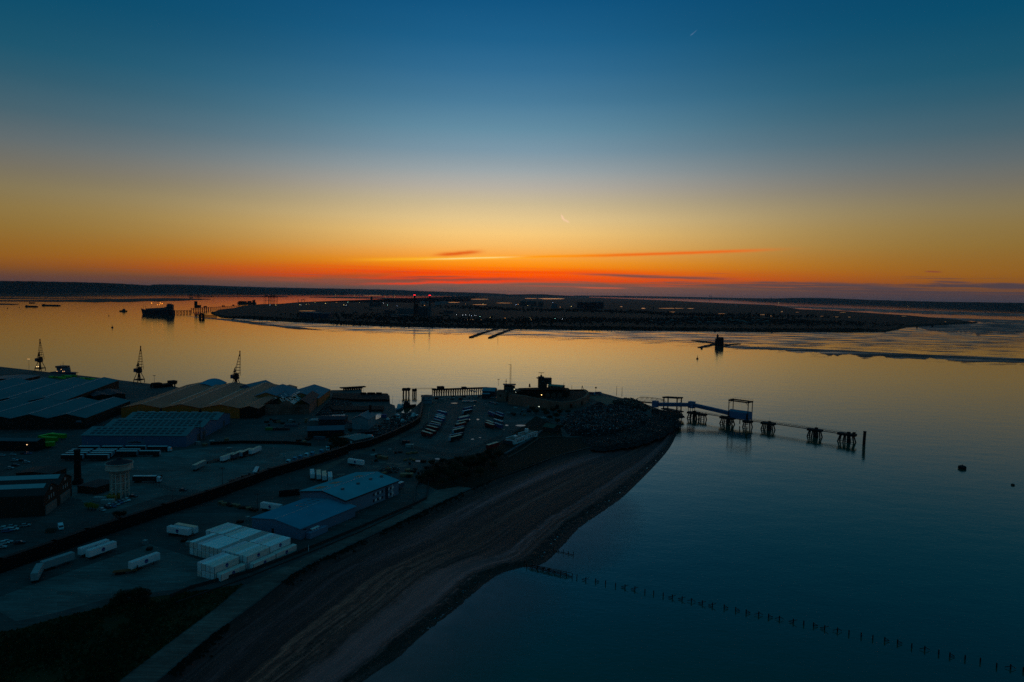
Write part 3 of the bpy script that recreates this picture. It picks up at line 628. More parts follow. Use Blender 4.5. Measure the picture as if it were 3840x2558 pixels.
hall('office_warehouse', 'larger blue gabled warehouse with two rows of office windows and patched roof', 'warehouse', (1127, 1842), (1297, 1877), (1472, 1798), 8.0, 1, 2.6, mat('grey_clad_wall', (0.13, 0.22, 0.31), .55, var=.12, scale=.3, stripe=1, sw=.9, dirt=.2), mat('sheet_roof', (0.07, 0.33, 0.42), .9, spec=0.0, var=.18, scale=.1, stripe=1, sw=1.0, dirt=.3), extra=ex2)
# 3 wide three-bay warehouse with rooflights
def ex3(r, ro, T, D, h, rise, nb, f, th):
    rooflights(15, 3, 'rooflight', mat('dark_rooflight', (.006, .008, .010), .3), 2.3, 2.8)(r, ro, T, D, h, rise, nb, f, th)
    for b in (1, 2):
        for k in range(8):
            MB().box(*f((b + .5) * T / nb, D * (k + .7) / 8.4, 0)[:2], h + rise + th - .1, 5.5, 1.0, .55).build('ridge_vent', LITEROOF, ro)
    panes(r, 'roller_door', mat('door_grey', (.06, .08, .09), .6), [(D, T * .22, 0, D + .06, T * .29, 5), (D, T * .33, 0, D + .06, T * .40, 5), (D, T * .82, 0, D + .06, T * .86, 5)])
    sg = MB().box(D * .513, -.12, h * .28, 13, .14, 2.3).build('sign', mat('pale_board', (.07, .17, .24), .6), r)
    lm = MB(); rr = random.Random(2); x = D * .513 - 4.5
    while x < D * .513 + 4.2: w_ = rr.uniform(.5, .9); lm.box(x, -.22, h * .28 + .7, w_, .06, rr.choice([.6, .6, .75, 1.25])); x += w_ + .05
    lm.build('lettering', mat('sign_ink', (.008, .01, .02), .7), sg)
    for k in range(6): MB().box(D * (.1 + .16 * k), -.1, h - 2.0, .5, .14, .5).build('vent_panel', DARKTRIM, r)
hall('rooflight_warehouse', 'wide blue warehouse with three pitched roofs dotted with dark rooflights', 'warehouse', (306, 1633), (698, 1635), (831, 1551), 8.2, 3, 3.4, mat('navy_clad_wall', (0.05, 0.14, 0.25), .55, var=.12, scale=.3, stripe=0, sw=.9, dirt=.15), mat('teal_roof', (0.07, 0.17, 0.19), .55, var=.15, scale=.1, stripe=0, sw=1, dirt=.3), axis='x', extra=ex3)
# 4 ochre hangars
BROOF = mat('brown_sheet_roof', (0.44, 0.105, 0.05), .6, var=.2, scale=.06, stripe=1, sw=1.6, dirt=.35)
OCHRE = mat('ochre_clad_wall', (0.60, 0.13, 0.02), .7, var=.15, scale=.3, stripe=0, sw=.9, dirt=.3)
def ex4(r, ro, T, D, h, rise, nb, f, th):
    ST = mat('white_rooflight', (.42, .40, .36), .4, var=.3, scale=.2)
    for k in range(nb):
        for dq in (.22, ):
            p = (k + .5) * T / nb
            MB().box(p, D / 2, h + rise + th - .03, .45, D, .1).build('ridge_cap', ST, ro)
        if k: MB().box(k * T / nb, D * .55, h + .2, .9, D * .8, .12).build('valley_rooflight', ST if k < 4 else DARKTRIM, ro)
    for k in range(1, nb): MB().box(k * T / nb, -.15, 0, 1.6, .3, h - .6).build('downpipe', DARKTRIM, r)
hall('ochre_hangar', 'row of ochre walled hangars under long brown ribbed gable roofs', 'warehouse', (454, 1530), (898, 1532), (1100, 1455), 9.0, 3, 3.4, OCHRE, BROOF, extra=ex4, L=150)
hall('ochre_hangar', 'single bay hangar with brown ribbed roof and dark open front', 'warehouse', (899, 1532), (968, 1532.5), (1054, 1459), 9.0, 1, 2.2, mat('open_dark_front', (.02, .016, .012), .9, var=.2), BROOF, L=142)
hall('arched_shed', 'dark blue shed with a low arched roof behind the ochre hangars', 'warehouse', (708, 1455), (806, 1455), (815, 1447), 8.0, 1, 4.5, mat('navy_clad_wall', (0.05, 0.14, 0.25)), BLUEROOF, shape='arch', L=45)
STEELROOF = mat('steel_blue_roof', (0.09, 0.18, 0.24), .85, spec=.04, var=.2, scale=.06, stripe=1, sw=2.4, dirt=.2)
hall('twin_gable_shed', 'steel blue twin gabled dock shed behind the derelict brick shed', 'warehouse', (1000, 1459), (1238, 1461), (1260, 1450), 8.5, 2, 5.4, mat('rust_brown_wall', (0.36, 0.12, 0.04), .8, var=.3, scale=.3), STEELROOF, L=62, far=True)
hall('gable_shed', 'small steel blue gabled shed between the hangars and the third quay crane', 'warehouse', (880, 1458), (960, 1462), (990, 1450), 8.0, 1, 5.0, mat('navy_clad_wall', (0.05, 0.14, 0.25)), STEELROOF, L=40)
# 6 derelict shed
def derelict():
    a, ang, w, l = rect((988, 1518), (1159, 1518), (1201, 1482), G + 9)
    a.z = G; l = 60
    r = empty('derelict_shed', a, ang, 'derelict three bay shed with bare stained walls and half its roof sheets missing', 'warehouse')
    DW = mat('stained_render', (0.26, 0.13, 0.105), .9, var=.5, scale=.15, dirt=.9)
    wb = MB(); h = 9.3; b = w / 3
    for (x0, y0, x1, y1) in ((0, 0, w, 0), (w, 0, w, l), (w, l, 0, l), (0, l, 0, 0)):
        L_ = math.hypot(x1 - x0, y1 - y0); wb.box((x0 + x1) / 2, (y0 + y1) / 2, 0, L_ + .4, .5, h, math.atan2(y1 - y0, x1 - x0))
    wb.prism([(b, -.2), (2 * b, -.2), (2 * b, .3), (b, .3)], h + .001, lambda p: h + .05)
    wb.add([(b, -.26, h), (1.5 * b, -.26, h + 4.2), (2 * b, -.26, h), (b, .2, h), (1.5 * b, .2, h + 4.2), (2 * b, .2, h)], [(0, 2, 1), (3, 4, 5), (0, 1, 4, 3), (1, 2, 5, 4)])
    for z in (h * .18, h * .62): wb.box(w / 2, -.35, z, w, .2, .25)
    for k in range(10): wb.box(k * w / 9, -.38, 0, .5, .25, h)
    wb.build('wall', DW, r)
    DR = mat('black_sheet_roof', (.012, .014, .016), .7, var=.4, scale=.2)
    def slopes(mb, k, s, q0, q1, x=0.0):
        p0 = k * b + (s * .5) * b; p1 = p0 + .5 * b; z0, z1 = (h, h + 4.2) if s == 0 else (h + 4.2, h)
        vs = [(p0, q0, z0 + x), (p1, q0, z1 + x), (p1, q1, z1 + x), (p0, q1, z0 + x)]; mb.add(vs + [(x_, y_, z_ + .15) for x_, y_, z_ in vs], [(3, 2, 1, 0), (4, 5, 6, 7), (0, 1, 5, 4), (1, 2, 6, 5), (2, 3, 7, 6), (3, 0, 4, 7)])
    mb = MB(); slopes(mb, 2, 0, 0, l); slopes(mb, 2, 1, 0, l); slopes(mb, 0, 0, 0, l * .5); mb.build('roof', DR, r)
    ms = MB(); rr = random.Random(5)
    for k, s, dens in ((1, 0, .35), (1, 1, .62), (0, 1, .12)):
        for i in range(22):
            for j in range(4):
                if rr.random() < dens:
                    p0 = k * b + s * .5 * b + j * b / 8; p1 = p0 + b / 8; f = lambda p: h + 4.2 * (1 - abs(2 * ((p - k * b) / b) - 1)) + .12
                    q0 = i * l / 22; ms.add([(p0, q0, f(p0)), (p1, q0, f(p1)), (p1, q0 + l / 25, f(p1)), (p0, q0 + l / 25, f(p0))], [(0, 1, 2, 3)])
    ms.build('roof_sheet', mat('pale_sheet', (.38, .36, .36), .5, var=.3, scale=.5), r)['kind'] = 'stuff'
    tr = MB()
    for k in (0, 1):
        for i in range(12): q = i * l / 11; tr.tube((k * b, q, h), ((k + .5) * b, q, h + 4.2), .12, n=3); tr.tube(((k + .5) * b, q, h + 4.2), ((k + 1) * b, q, h), .12, n=3)
        tr.tube(((k + .5) * b, 0, h + 4.2), ((k + .5) * b, l, h + 4.2), .15, n=3)
    tr.build('roof_truss', DARK, r)
derelict()
# 7, 8 the big blue roofed sheds on the left
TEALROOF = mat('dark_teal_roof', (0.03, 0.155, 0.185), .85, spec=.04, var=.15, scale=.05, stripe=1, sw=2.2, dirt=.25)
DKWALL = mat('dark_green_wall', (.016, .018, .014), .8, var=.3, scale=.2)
def ex7(r, ro, T, D, h, rise, nb, f, th):
    for k in range(nb): MB().box((k + .5) * T / nb, D / 2, h + rise + th - .03, 1.6, D, .12).build('ridge_cap', mat('ridge_blue', (.09, .20, .25), .5), ro)
    MB().box(T * .955, -.1, h * .62, T * .035, .15, 1.6).build('sign', mat('pale_sign', (.10, .16, .20), .6), r)
    MB().box(T * .30, -.1, h * .45, T * .035, .15, 1.6).build('sign', mat('pale_sign', (.10, .16, .20), .6), r)
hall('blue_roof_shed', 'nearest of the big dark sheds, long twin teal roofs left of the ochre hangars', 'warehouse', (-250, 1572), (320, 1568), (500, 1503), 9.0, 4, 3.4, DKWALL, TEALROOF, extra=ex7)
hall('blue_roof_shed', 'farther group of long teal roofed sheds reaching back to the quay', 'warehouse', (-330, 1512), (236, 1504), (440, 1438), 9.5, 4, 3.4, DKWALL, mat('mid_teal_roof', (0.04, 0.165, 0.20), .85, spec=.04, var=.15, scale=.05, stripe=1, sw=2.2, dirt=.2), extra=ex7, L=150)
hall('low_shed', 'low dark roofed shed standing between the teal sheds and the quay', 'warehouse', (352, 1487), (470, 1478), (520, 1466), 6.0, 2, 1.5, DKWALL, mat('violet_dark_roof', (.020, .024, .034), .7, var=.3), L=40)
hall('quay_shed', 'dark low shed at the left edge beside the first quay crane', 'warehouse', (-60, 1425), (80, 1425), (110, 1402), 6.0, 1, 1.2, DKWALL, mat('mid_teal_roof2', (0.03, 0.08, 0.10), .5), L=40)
# 9 brick dockyard building with light roof bands
def brickblock():
    a = at(166, 1936, G); b = at(270, 1858, G); u = (b - a).normalized(); w = (b - a).length
    v = Vector((-u.y, u.x, 0)); ang = math.atan2(u.y, u.x); h = 10.5; l = 62
    r = empty('brick_dockyard_building', a, ang, 'tall dark brick dockyard building with two pale roof bands and arched gable windows', 'building')
    BR = mat('dark_brick', (.030, .024, .020), .9, var=.4, scale=.4)
    wb = MB()
    for k in range(2):
        x0, x1 = k * w / 2, (k + 1) * w / 2
        for q in (0, l): wb.add([(x0, q, 0), (x1, q, 0), (x1, q, h), ((x0 + x1) / 2, q, h + 4), (x0, q, h)], [(0, 1, 2, 3, 4)])
    for x in (0, w): wb.add([(x, 0, 0), (x, l, 0), (x, l, h), (x, 0, h)], [(0, 1, 2, 3)])
    wb.build('wall', BR, r)
    rb = MB(); lb = MB()
    for k in range(2):
        x0, x1, xm = k * w / 2, (k + 1) * w / 2, (k + .5) * w / 2
        for (p0, z0), (p1, z1), mb in (((x0, h), (xm, h + 4), rb), ((xm, h + 4), (x1, h), rb)):
            vs = [(p0, -.3, z0), (p1, -.3, z1), (p1, l, z1), (p0, l, z0)]; mb.add(vs + [(x, y, z + .2) for x, y, z in vs], [(3, 2, 1, 0), (4, 5, 6, 7), (0, 1, 5, 4), (1, 2, 6, 5), (2, 3, 7, 6), (3, 0, 4, 7)])
        s = 4 / (w / 4)
        xa, xb = x0 + (xm - x0) * .60, x0 + (xm - x0) * .96; vs = [(xa, 2, h + (xa - x0) * s + .25), (xb, 2, h + (xb - x0) * s + .25), (xb, l, h + (xb - x0) * s + .25), (xa, l, h + (xa - x0) * s + .25)]
        lb.add(vs, [(0, 1, 2, 3)])
    ro = rb.build('roof', mat('slate_roof', (.020, .024, .026), .7, var=.3), r); lb.build('glazing_band', mat('pale_glazing', (.16, .30, .34), .4, var=.2), ro)
    WIN = mat('pale_window', (.34, .36, .36), .4)
    for k in range(2):
        xm = (k + .5) * w / 2; n = 8
        arc = [(xm + 1.3 * math.cos(math.pi * i / n), -.06, h + .6 + 1.6 * math.sin(math.pi * i / n)) for i in range(n + 1)]
        MB().add(arc + [(x, .0, z) for x, y, z in arc], [tuple(range(n + 1))]).build('arched_window', WIN, r)
        for j in (-1, 0, 1): MB().box(xm + j * 2.8, -.05, h - 3.6, .9, .12, 2.0).build('window', WIN, r)
    ST = mat('pale_stone', (.16, .155, .15), .9, var=.3, scale=.4)
    for k in range(2):
        MB().box((k + .42) * w / 2, -.35, .2, w * .36, .6, 4.6).build('stone_porch', ST, r)
brickblock()
# chimney
def chimney(px, py, h, r0, r1, label, name='brick_chimney'):
    b = at(px, py, G); r = empty(name, b, .3, label, 'chimney'); mb = MB()
    mb.box(0, 0, 0, r0 * 2.3, r0 * 2.3, 2.5); mb.lathe([(r0, 2.5), (r1, h - 1)], 12); mb.build('stack', mat('soot_brick', (.010, .010, .011), .9, var=.3), r)
    MB().lathe([(r1 * 1.15, h - 1), (r1 * 1.2, h)], 12).build('cap', mat('soot_brick2', (.012, .012, .013), .9), r); return r
chimney(292, 1815, 20.5, 2.0, 1.6, 'tall black brick chimney standing left of the water tower')
chimney(1388, 1592, 17, 1.3, 1.1, 'slim dark chimney beside the pale gabled building and the mud basin')
hall('flat_roof_annexe', 'low flat roofed brick annexe at the foot of the black chimney', 'building', (290, 1822), (360, 1830), (386, 1800), 4.0, 1, .15, mat('annexe_brick', (.04, .028, .024), .9, var=.3), mat('felt_roof', (.02, .03, .035), .8, var=.3), over=.2)
hall('dark_hut', 'low dark workshop beyond the brick dockyard building', 'building', (60, 1775), (190, 1778), (245, 1760), 4.5, 1, 1.0, mat('dark_brick'  , (.03, .024, .02)), mat('slate_roof', (.02, .024, .026)), L=14)
hall('tin_roof_depot', 'long dark depot with a pale tin roof edge, left of the green trailers', 'building', (-120, 1652), (138, 1655), (150, 1648), 7.0, 1, 1.0, mat('depot_wall', (.014, .014, .014), .9, var=.4), mat('tin_roof', (.05, .085, .10), .7, var=.4, scale=.2), axis='x', L=9,
     extra=lambda r, ro, T, D, h, rise, nb, f, th: MB().box(D * .86, -.4, 4.4, .5, .4, .4).build('lamp', emit('depot_lamp', (1, .6, .3), 2), r))
# water tower
def water_tower():
    b = at(450, 1862, G); r = empty('water_tower', b, .1, 'round concrete water tower on a ring of tall legs beside the lorry park', 'water tower')
    CW = mat('tower_concrete', (.42, .42, .38), .85, var=.25, scale=.5, dirt=.5)
    H = 14.2; MB().lathe([(4.9, H - .3), (6.5, H + 1.2), (6.9, H + 1.6), (6.9, H + 2.0), (6.6, H + 2.0), (6.6, H + 4.6), (7.0, H + 4.6), (7.0, H + 5.0)], 32).build('tank', CW, r)
    MB().lathe([(6.7, H + 5.001), (1.2, H + 6.9), (1.2, H + 7.5), (0.1, H + 8.0)], 32).build('roof', mat('tower_roof', (.018, .026, .034), .8, var=.3), r)
    for i in range(12):
        t = 2 * math.pi * i / 12; MB().box(4.55 * math.cos(t), 4.55 * math.sin(t), 0, .62, .62, H - .3, t).build('leg', CW, r)
    for z in (4.0, 8.6, 13.2):
        mb = MB(); 
        for i in range(12):
            t0, t1 = 2 * math.pi * i / 12, 2 * math.pi * (i + 1) / 12; mb.tube((4.55 * math.cos(t0), 4.55 * math.sin(t0), z), (4.55 * math.cos(t1), 4.55 * math.sin(t1), z), .28, n=4)
        mb.build('ring_beam', CW, r)
    MB().lathe([(1.5, 0), (1.5, H)], 14).build('shaft', CW, r)
water_tower()
# other yard buildings
hall('long_workshop', 'long low workshop with a row of pale posts, left of the pale gabled building', 'building', (1195, 1574), (1293, 1574), (1296, 1560), 6.5, 1, 1.2, mat('posted_front', (.03, .035, .045), .8, var=.4, scale=.4, stripe=0, sw=3.4), mat('ink_roof', (.012, .018, .030), .7, var=.3), axis='x', L=18)
hall('gabled_boathouse', 'pale blue grey gabled building by the mud basins', 'building', (1320, 1572), (1380, 1574), (1392, 1556), 8.5, 1, 3.4, mat('pale_blue_wall', (.13, .24, .28), .7, var=.35, scale=.3, dirt=.5), mat('grey_slate', (.10, .14, .17), .7, var=.35, scale=.2), L=24)
hall('white_workshop', 'small pinkish white workshop between the long workshop and the pale gable', 'building', (1293, 1588), (1320, 1588), (1322, 1580), 4, 1, .8, mat('pink_white_wall', (.16, .17, .19), .8, var=.3), mat('ink_roof', (.012, .018, .03)), L=8)
hall('hipped_workshop', 'dark long workshop with a pale blue double roof band', 'building', (1153, 1616), (1290, 1612), (1306, 1604), 6.0, 1, 2.2, mat('dark_posted_wall', (.012, .013, .016), .8, var=.4), mat('slate_blue_roof', (.055, .095, .13), .6, var=.3, scale=.2), axis='x', L=14)
hall('green_roof_store', 'broad green grey store with white door at the bend of the wall', 'building', (1272, 1640), (1330, 1652), (1364, 1642), 4.6, 1, .9, mat('green_grey_wall', (.05, .085, .085), .8, var=.3), mat('green_grey_roof', (.09, .15, .155), .7, var=.2), L=17,
     extra=lambda r, ro, T, D, h, rise, nb, f, th: MB().box(T * .75, -.08, .5, 3.2, .12, 3.2).build('door', WHITE, r))
hall('pale_store', 'small grey box store at the left end of the long workshop', 'building', (1161, 1578), (1194, 1578), (1197, 1572), 4.2, 1, .3, mat('pale_store_wall', (.10, .14, .14), .8, var=.2), mat('pale_store_roof', (.16, .22, .24), .7), L=9)
hall('gatehouse', 'two storey white quay office with dark window band at the lane head', 'building', (1580, 1489), (1619, 1489), (1622, 1480), 7.0, 1, .4, mat('gate_wall', (.15, .24, .29), .7, var=.2), mat('gate_roof', (.03, .035, .04), .7), L=12,
     extra=lambda r, ro, T, D, h, rise, nb, f, th: (MB().box(T / 2, -.1, 3.3, T, .16, .35).build('string_course', DARKTRIM, r), [MB().box(T * q, -.1, 5, 1.2, .16, .9).build('window', DARKTRIM, r) for q in (.25, .7)]))
hall('lifeboat_house', 'blue roofed boathouse with roof windows at the landward end of the old jetty', 'building', (1808, 1466), (1854, 1468), (1860, 1454), 7.0, 1, 3.0, mat('boathouse_wall', (.02, .03, .04), .8), mat('boathouse_roof', (.10, .20, .26), .85, spec=.04, var=.1, stripe=0, sw=1.2), axis='x', L=16,
     extra=lambda r, ro, T, D, h, rise, nb, f, th: [MB().box(D * q, T * .33, h + rise * .62 + .3, .9, .9, .3).build('roof_window', WHITE, ro) for q in (.2, .5, .62, .75, .9)])
hall('lean_to', 'blue lean-to joined to the front of the boathouse', 'building', (1809, 1478), (1836, 1478), (1838, 1471), 5.0, 1, .6, mat('boathouse_wall', (.02, .03, .04)), mat('boathouse_roof', (.1, .2, .26)), axis='x', L=7)
def whitehut(name, label, A, B, C, h, sg=None):
    def ex(r, ro, T, D, h, rise, nb, f, th):
        for q in range(5): MB().box(T + .04, D * (.22 + .15 * q), h * .35, .12, D * .07, h * .4).build('window', DARKTRIM, r)
        MB().box(T * .5, -.04, h * .25, T * .3, .12, h * .45).build('window', DARKTRIM, r)
        if sg: MB().lathe([(1.5, h + .3), (1.5, h + 3.2)], 12, (T * .35, D * .5)).build('roof_tank', WHITE, r)
        else: MB().box(T * .5, D * .5, h + .3, 2.2, 3, 1.2).build('roof_hatch', WHITE, r)
        for s in (0, 1): MB().box(T * (.02 + .96 * s), D / 2, h + th + .01, .5, D, .35).build('parapet', WHITE, ro)
    return hall(name, label, 'building', A, B, C, h, 1, .1, WHITE, mat('tan_flat_roof', (.13, .10, .09), .8, var=.25), over=.2, extra=ex)
whitehut('white_lodge', 'white flat roofed lodge with a round tank on its roof, right of its twin', (1942, 1627), (1974, 1632), (1998, 1617), 3.8, sg=True)
whitehut('white_lodge', 'white flat roofed lodge with terrace, left of the one with the roof tank', (1897, 1645), (1932, 1650), (1961, 1636), 3.6)
hall('terrace_box', 'low open terrace box in front of the left white lodge', 'building', (1886, 1652), (1915, 1658), (1926, 1650), 2.0, 1, .1, mat('terrace_wall', (.03, .05, .06), .8), mat('terrace_deck', (.02, .03, .04), .8), over=.1)
hall('green_roof_hut', 'dark hut with a dull green pitched roof beside the scrap heap', 'building', (2037, 1600), (2075, 1606), (2082, 1594), 3.5, 1, 2.2, mat('hut_wall', (.03, .035, .035), .8), mat('dull_green_roof', (.04, .07, .055), .7, var=.2), axis='x', L=10)
# ---------------------------------------------------------------- containers
CW = [mat('reefer_white', (.58, .74, .78), .5, var=.10, scale=.35, dirt=.45), mat('reefer_cream', (.60, .58, .55), .5, var=.12, scale=.35, dirt=.55), mat('reefer_grey', (.36, .32, .32), .6, var=.15, scale=.3, dirt=.6), mat('reefer_pink', (.60, .55, .60), .5, var=.12, scale=.35, dirt=.6)]
EMB = mat('emblem_blue', (.012, .03, .16), .5, var=.1)
def rbox(mb, x, y, z, sx, sy, sz, c=.12):      # box with chamfered long edges (x is the long way)
    hx, hy = sx / 2, sy / 2
    pr = [(-hy + c, z), (hy - c, z), (hy, z + c), (hy, z + sz - c), (hy - c, z + sz), (-hy + c, z + sz), (-hy, z + sz - c), (-hy, z + c)]
    vs = [(x - hx, y + a, b) for a, b in pr] + [(x + hx, y + a, b) for a, b in pr]
    mb.add(vs, [tuple(range(7, -1, -1)), tuple(range(8, 16))] + [(i, (i + 1) % 8, 8 + (i + 1) % 8, 8 + i) for i in range(8)]); return mb
_pc = {}
def container_proto(mi, emb):
    k = (mi, emb)
    if k in _pc: return _pc[k]
    r = empty('refrigerated_container', (0, 0, 0)); mb = MB(); rbox(mb, 0, 0, .06, 12.19, 2.44, 2.80)
    for i in range(1, 24): mb.box(-6.09 + i * .508, 0, 2.861, .10, 2.3, .035)
    mb.build('body', CW[mi], r)
    d = MB(); d.box(-6.13, 0, .3, .10, 2.2, 2.4); 
    for y in (-.75, -.25, .25, .75): d.tube((-6.22, y, .3), (-6.22, y, 2.7), .035, n=4)
    dd = d.build('door', CW[(mi + 1) % 2], r)
    c = MB()
    for sx in (-6.07, 6.07):
        for sy in (-1.2, 1.2): c.box(sx, sy, 0, .16, .16, 2.9)
    c.build('corner_post', mat('post_grey', (.12, .15, .16), .6), r)
    if emb:
        e = MB(); vs = [(0 + .78 * math.cos(2 * math.pi * i / 20), -1.245, 1.45 + .85 * math.sin(2 * math.pi * i / 20)) for i in range(20)]
        e.add(vs, [tuple(range(20))]); eo = e.build('emblem', EMB, r)
        MB().add([(-.62, -1.252, 1.36), (.62, -1.252, 1.36), (.5, -1.252, 1.0), (-.5, -1.252, 1.0)], [(0, 1, 2, 3)]).build('emblem_band', mat('emblem_pale', (.12, .2, .34), .5), eo)
    _pc[k] = [r, True]; return _pc[k]
def put(protos, key_entry, loc, rz, label, group):
    r, fresh = key_entry
    if fresh:
        key_entry[1] = False; r.location = loc; r.rotation_euler = (0, 0, rz); r['label'] = label; r['category'] = protos
        if group: r['group'] = group
        return r
    return dup(r, loc, rz, label, group)
ZT = G + 5.8
cu_a, cu_b = at(804, 2126, ZT), at(898, 2087, ZT)
CU = (cu_b - cu_a).normalized(); CV = Vector((-CU.y, CU.x, 0)); CANG = math.atan2(CU.y, CU.x)
def ordinal(k): return ORD[k] if k < 15 else ('sixteenth', 'seventeenth', 'eighteenth', 'nineteenth')[k - 15]
ORD = ['first', 'second', 'third', 'fourth', 'fifth', 'sixth', 'seventh', 'eighth', 'ninth', 'tenth', 'eleventh', 'twelfth', 'thirteenth', 'fourteenth', 'fifteenth']
rc = random.Random(11)
for bn, F, n in (('front', (804, 2126), 4), ('middle', (926.5, 2087), 14), ('rear', (1012, 2049), 12), ('far left', (843, 2006), 5)):
    f = at(*F, ZT); f.z = 0
    for k in range(n):
        for tier in (0, 1):
            mi = rc.choice([0, 0, 0, 1, 1, 3]) if tier else rc.choice([0, 1, 3])
            if (bn, k) in (('middle', 12), ('middle', 6), ('rear', 5), ('rear', 6)) and tier: mi = 2
            c = f + CU * (6.1 + rc.uniform(-.06, .06)) + CV * (1.25 + 2.5 * k); c.z = G + 2.9 * tier + .01
            put('container', container_proto(mi, k == 0 or (bn == 'far left' and k == 0)), c, CANG, 'white reefer container, %s tier, %s from the beach side of the %s block' % (('lower', 'upper')[tier], ORD[k], bn), 'white containers stacked in blocks by the cold store')
    if bn != 'far left':
        c = f + CU * 6.9 - CV * 1.6; c.z = G + .01
        put('container', container_proto(1, True), c, CANG, 'white refrigerated container alone on the ground, beach side of the %s block' % bn, 'white containers stacked in blocks by the cold store')
# ---------------------------------------------------------------- trailers
TYRE = mat('tyre', (.012, .012, .012), .9)
def wheel_mb():
    return MB().tube((0, -.17, 0), (0, .17, 0), .5, n=10)
WHEEL_ME = None
def add_wheels(r, xs, yy, rad=.5):
    global WHEEL_ME
    for x in xs:
        for y in (-yy, yy):
            if WHEEL_ME is None:
                o = wheel_mb().build('wheel', TYRE, r); WHEEL_ME = o.data
            else:
                o = bpy.data.objects.new('wheel', WHEEL_ME); col.objects.link(o); o.parent = r
            o.location = (x, y, rad); o.scale = (rad / .5,) * 3
_tp = {}
def trailer_proto(side, top, L=13.6, H=2.75, emb=False, rounded=False):
    k = (side, top, L, H, emb)
    if k in _tp: return _tp[k]
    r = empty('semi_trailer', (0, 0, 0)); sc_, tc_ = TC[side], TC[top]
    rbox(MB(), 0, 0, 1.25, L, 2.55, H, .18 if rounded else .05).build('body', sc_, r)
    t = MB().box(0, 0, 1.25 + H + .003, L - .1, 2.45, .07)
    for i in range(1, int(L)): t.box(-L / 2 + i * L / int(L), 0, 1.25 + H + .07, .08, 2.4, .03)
    t.build('roof', tc_, r)
    rd = MB()
    for y in (-.62, .62): rd.box(-L / 2 - .04, y, 1.35, .08, 1.18, H - .2)
    rd.build('rear_door', TC['rear_' + side] if 'rear_' + side in TC else sc_, r)
    ch = MB(); ch.box(0, -.5, .95, L - .4, .18, .3); ch.box(0, .5, .95, L - .4, .18, .3); ch.box(L * .28, -.9, 0, .15, .15, 1.2); ch.box(L * .28, .9, 0, .15, .15, 1.2); ch.build('chassis', DARK, r)
    add_wheels(r, (-L / 2 + 1.5, -L / 2 + 2.8, -L / 2 + 4.1), 1.05)
    if emb:
        for sy in (-1,):
            vs = [(.85 * math.cos(2 * math.pi * i / 20), sy * 1.285, 2.7 + .9 * math.sin(2 * math.pi * i / 20)) for i in range(20)]
            e = MB().add(vs, [tuple(range(20))]).build('emblem', EMB, r)
            MB().add([(-.65, -1.292, 2.62), (.65, -1.292, 2.62), (.52, -1.292, 2.25), (-.52, -1.292, 2.25)], [(0, 1, 2, 3)]).build('emblem_band', mat('emblem_pale', (.12, .2, .34)), e)
    _tp[k] = [r, True]; return _tp[k]
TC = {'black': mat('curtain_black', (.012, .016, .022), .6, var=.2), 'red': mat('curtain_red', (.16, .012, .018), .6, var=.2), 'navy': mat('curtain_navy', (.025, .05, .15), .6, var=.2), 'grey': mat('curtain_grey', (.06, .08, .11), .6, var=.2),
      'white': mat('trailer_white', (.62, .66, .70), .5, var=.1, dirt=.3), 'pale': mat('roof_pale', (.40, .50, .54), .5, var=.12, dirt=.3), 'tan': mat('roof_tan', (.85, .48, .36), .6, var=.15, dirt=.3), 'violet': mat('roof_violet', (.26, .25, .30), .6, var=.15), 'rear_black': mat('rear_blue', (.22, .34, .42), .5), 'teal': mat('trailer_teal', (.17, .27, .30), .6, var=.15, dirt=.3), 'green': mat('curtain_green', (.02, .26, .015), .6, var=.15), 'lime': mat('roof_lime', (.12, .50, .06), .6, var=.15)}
def trailer(p0, p1, side, top, label, group=None, L=13.6, H=2.75, emb=False, flip=False, cat='trailer'):
    a, b = at(*p0, G + 1.25 + H), at(*p1, G + 1.25 + H); m_ = (a + b) / 2; m_.z = G
    ang = math.atan2(b.y - a.y, b.x - a.x) + (math.pi if flip else 0)
    return put(cat, trailer_proto(side, top, L, H, emb, emb), m_, ang, label, group)
def z1(x, y): return (x / 2.45, 1200 + y / 2.45)
def z2(x, y): return (1500 + x / 3.92, 1440 + y / 3.92)
def z3(x, y): return (x / 2.45, 1600 + y / 2.45)
def z4(x, y): return (600 + x / 2.45, 1640 + y / 2.45)
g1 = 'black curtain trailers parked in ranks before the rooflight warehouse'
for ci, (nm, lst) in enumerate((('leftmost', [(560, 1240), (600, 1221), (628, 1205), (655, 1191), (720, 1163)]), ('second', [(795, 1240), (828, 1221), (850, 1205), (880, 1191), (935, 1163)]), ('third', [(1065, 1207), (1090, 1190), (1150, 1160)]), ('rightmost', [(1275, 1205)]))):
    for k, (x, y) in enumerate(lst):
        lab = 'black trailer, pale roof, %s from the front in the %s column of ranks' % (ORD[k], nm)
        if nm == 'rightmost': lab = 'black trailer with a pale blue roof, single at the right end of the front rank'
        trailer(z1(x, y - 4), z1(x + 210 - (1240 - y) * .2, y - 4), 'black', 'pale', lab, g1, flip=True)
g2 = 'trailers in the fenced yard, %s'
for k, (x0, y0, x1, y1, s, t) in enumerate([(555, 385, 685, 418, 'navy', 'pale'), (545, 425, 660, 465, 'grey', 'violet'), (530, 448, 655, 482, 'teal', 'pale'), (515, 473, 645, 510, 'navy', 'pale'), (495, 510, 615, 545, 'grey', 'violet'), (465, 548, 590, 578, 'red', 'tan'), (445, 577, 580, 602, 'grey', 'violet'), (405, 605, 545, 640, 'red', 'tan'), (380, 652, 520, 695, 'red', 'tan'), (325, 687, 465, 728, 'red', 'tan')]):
    trailer(z2(x0, y0), z2(x1, y1), s, t, '%s trailer with %s roof, %s from the back of the left echelon' % (s, t, ORD[k]), g2 % 'left echelon')
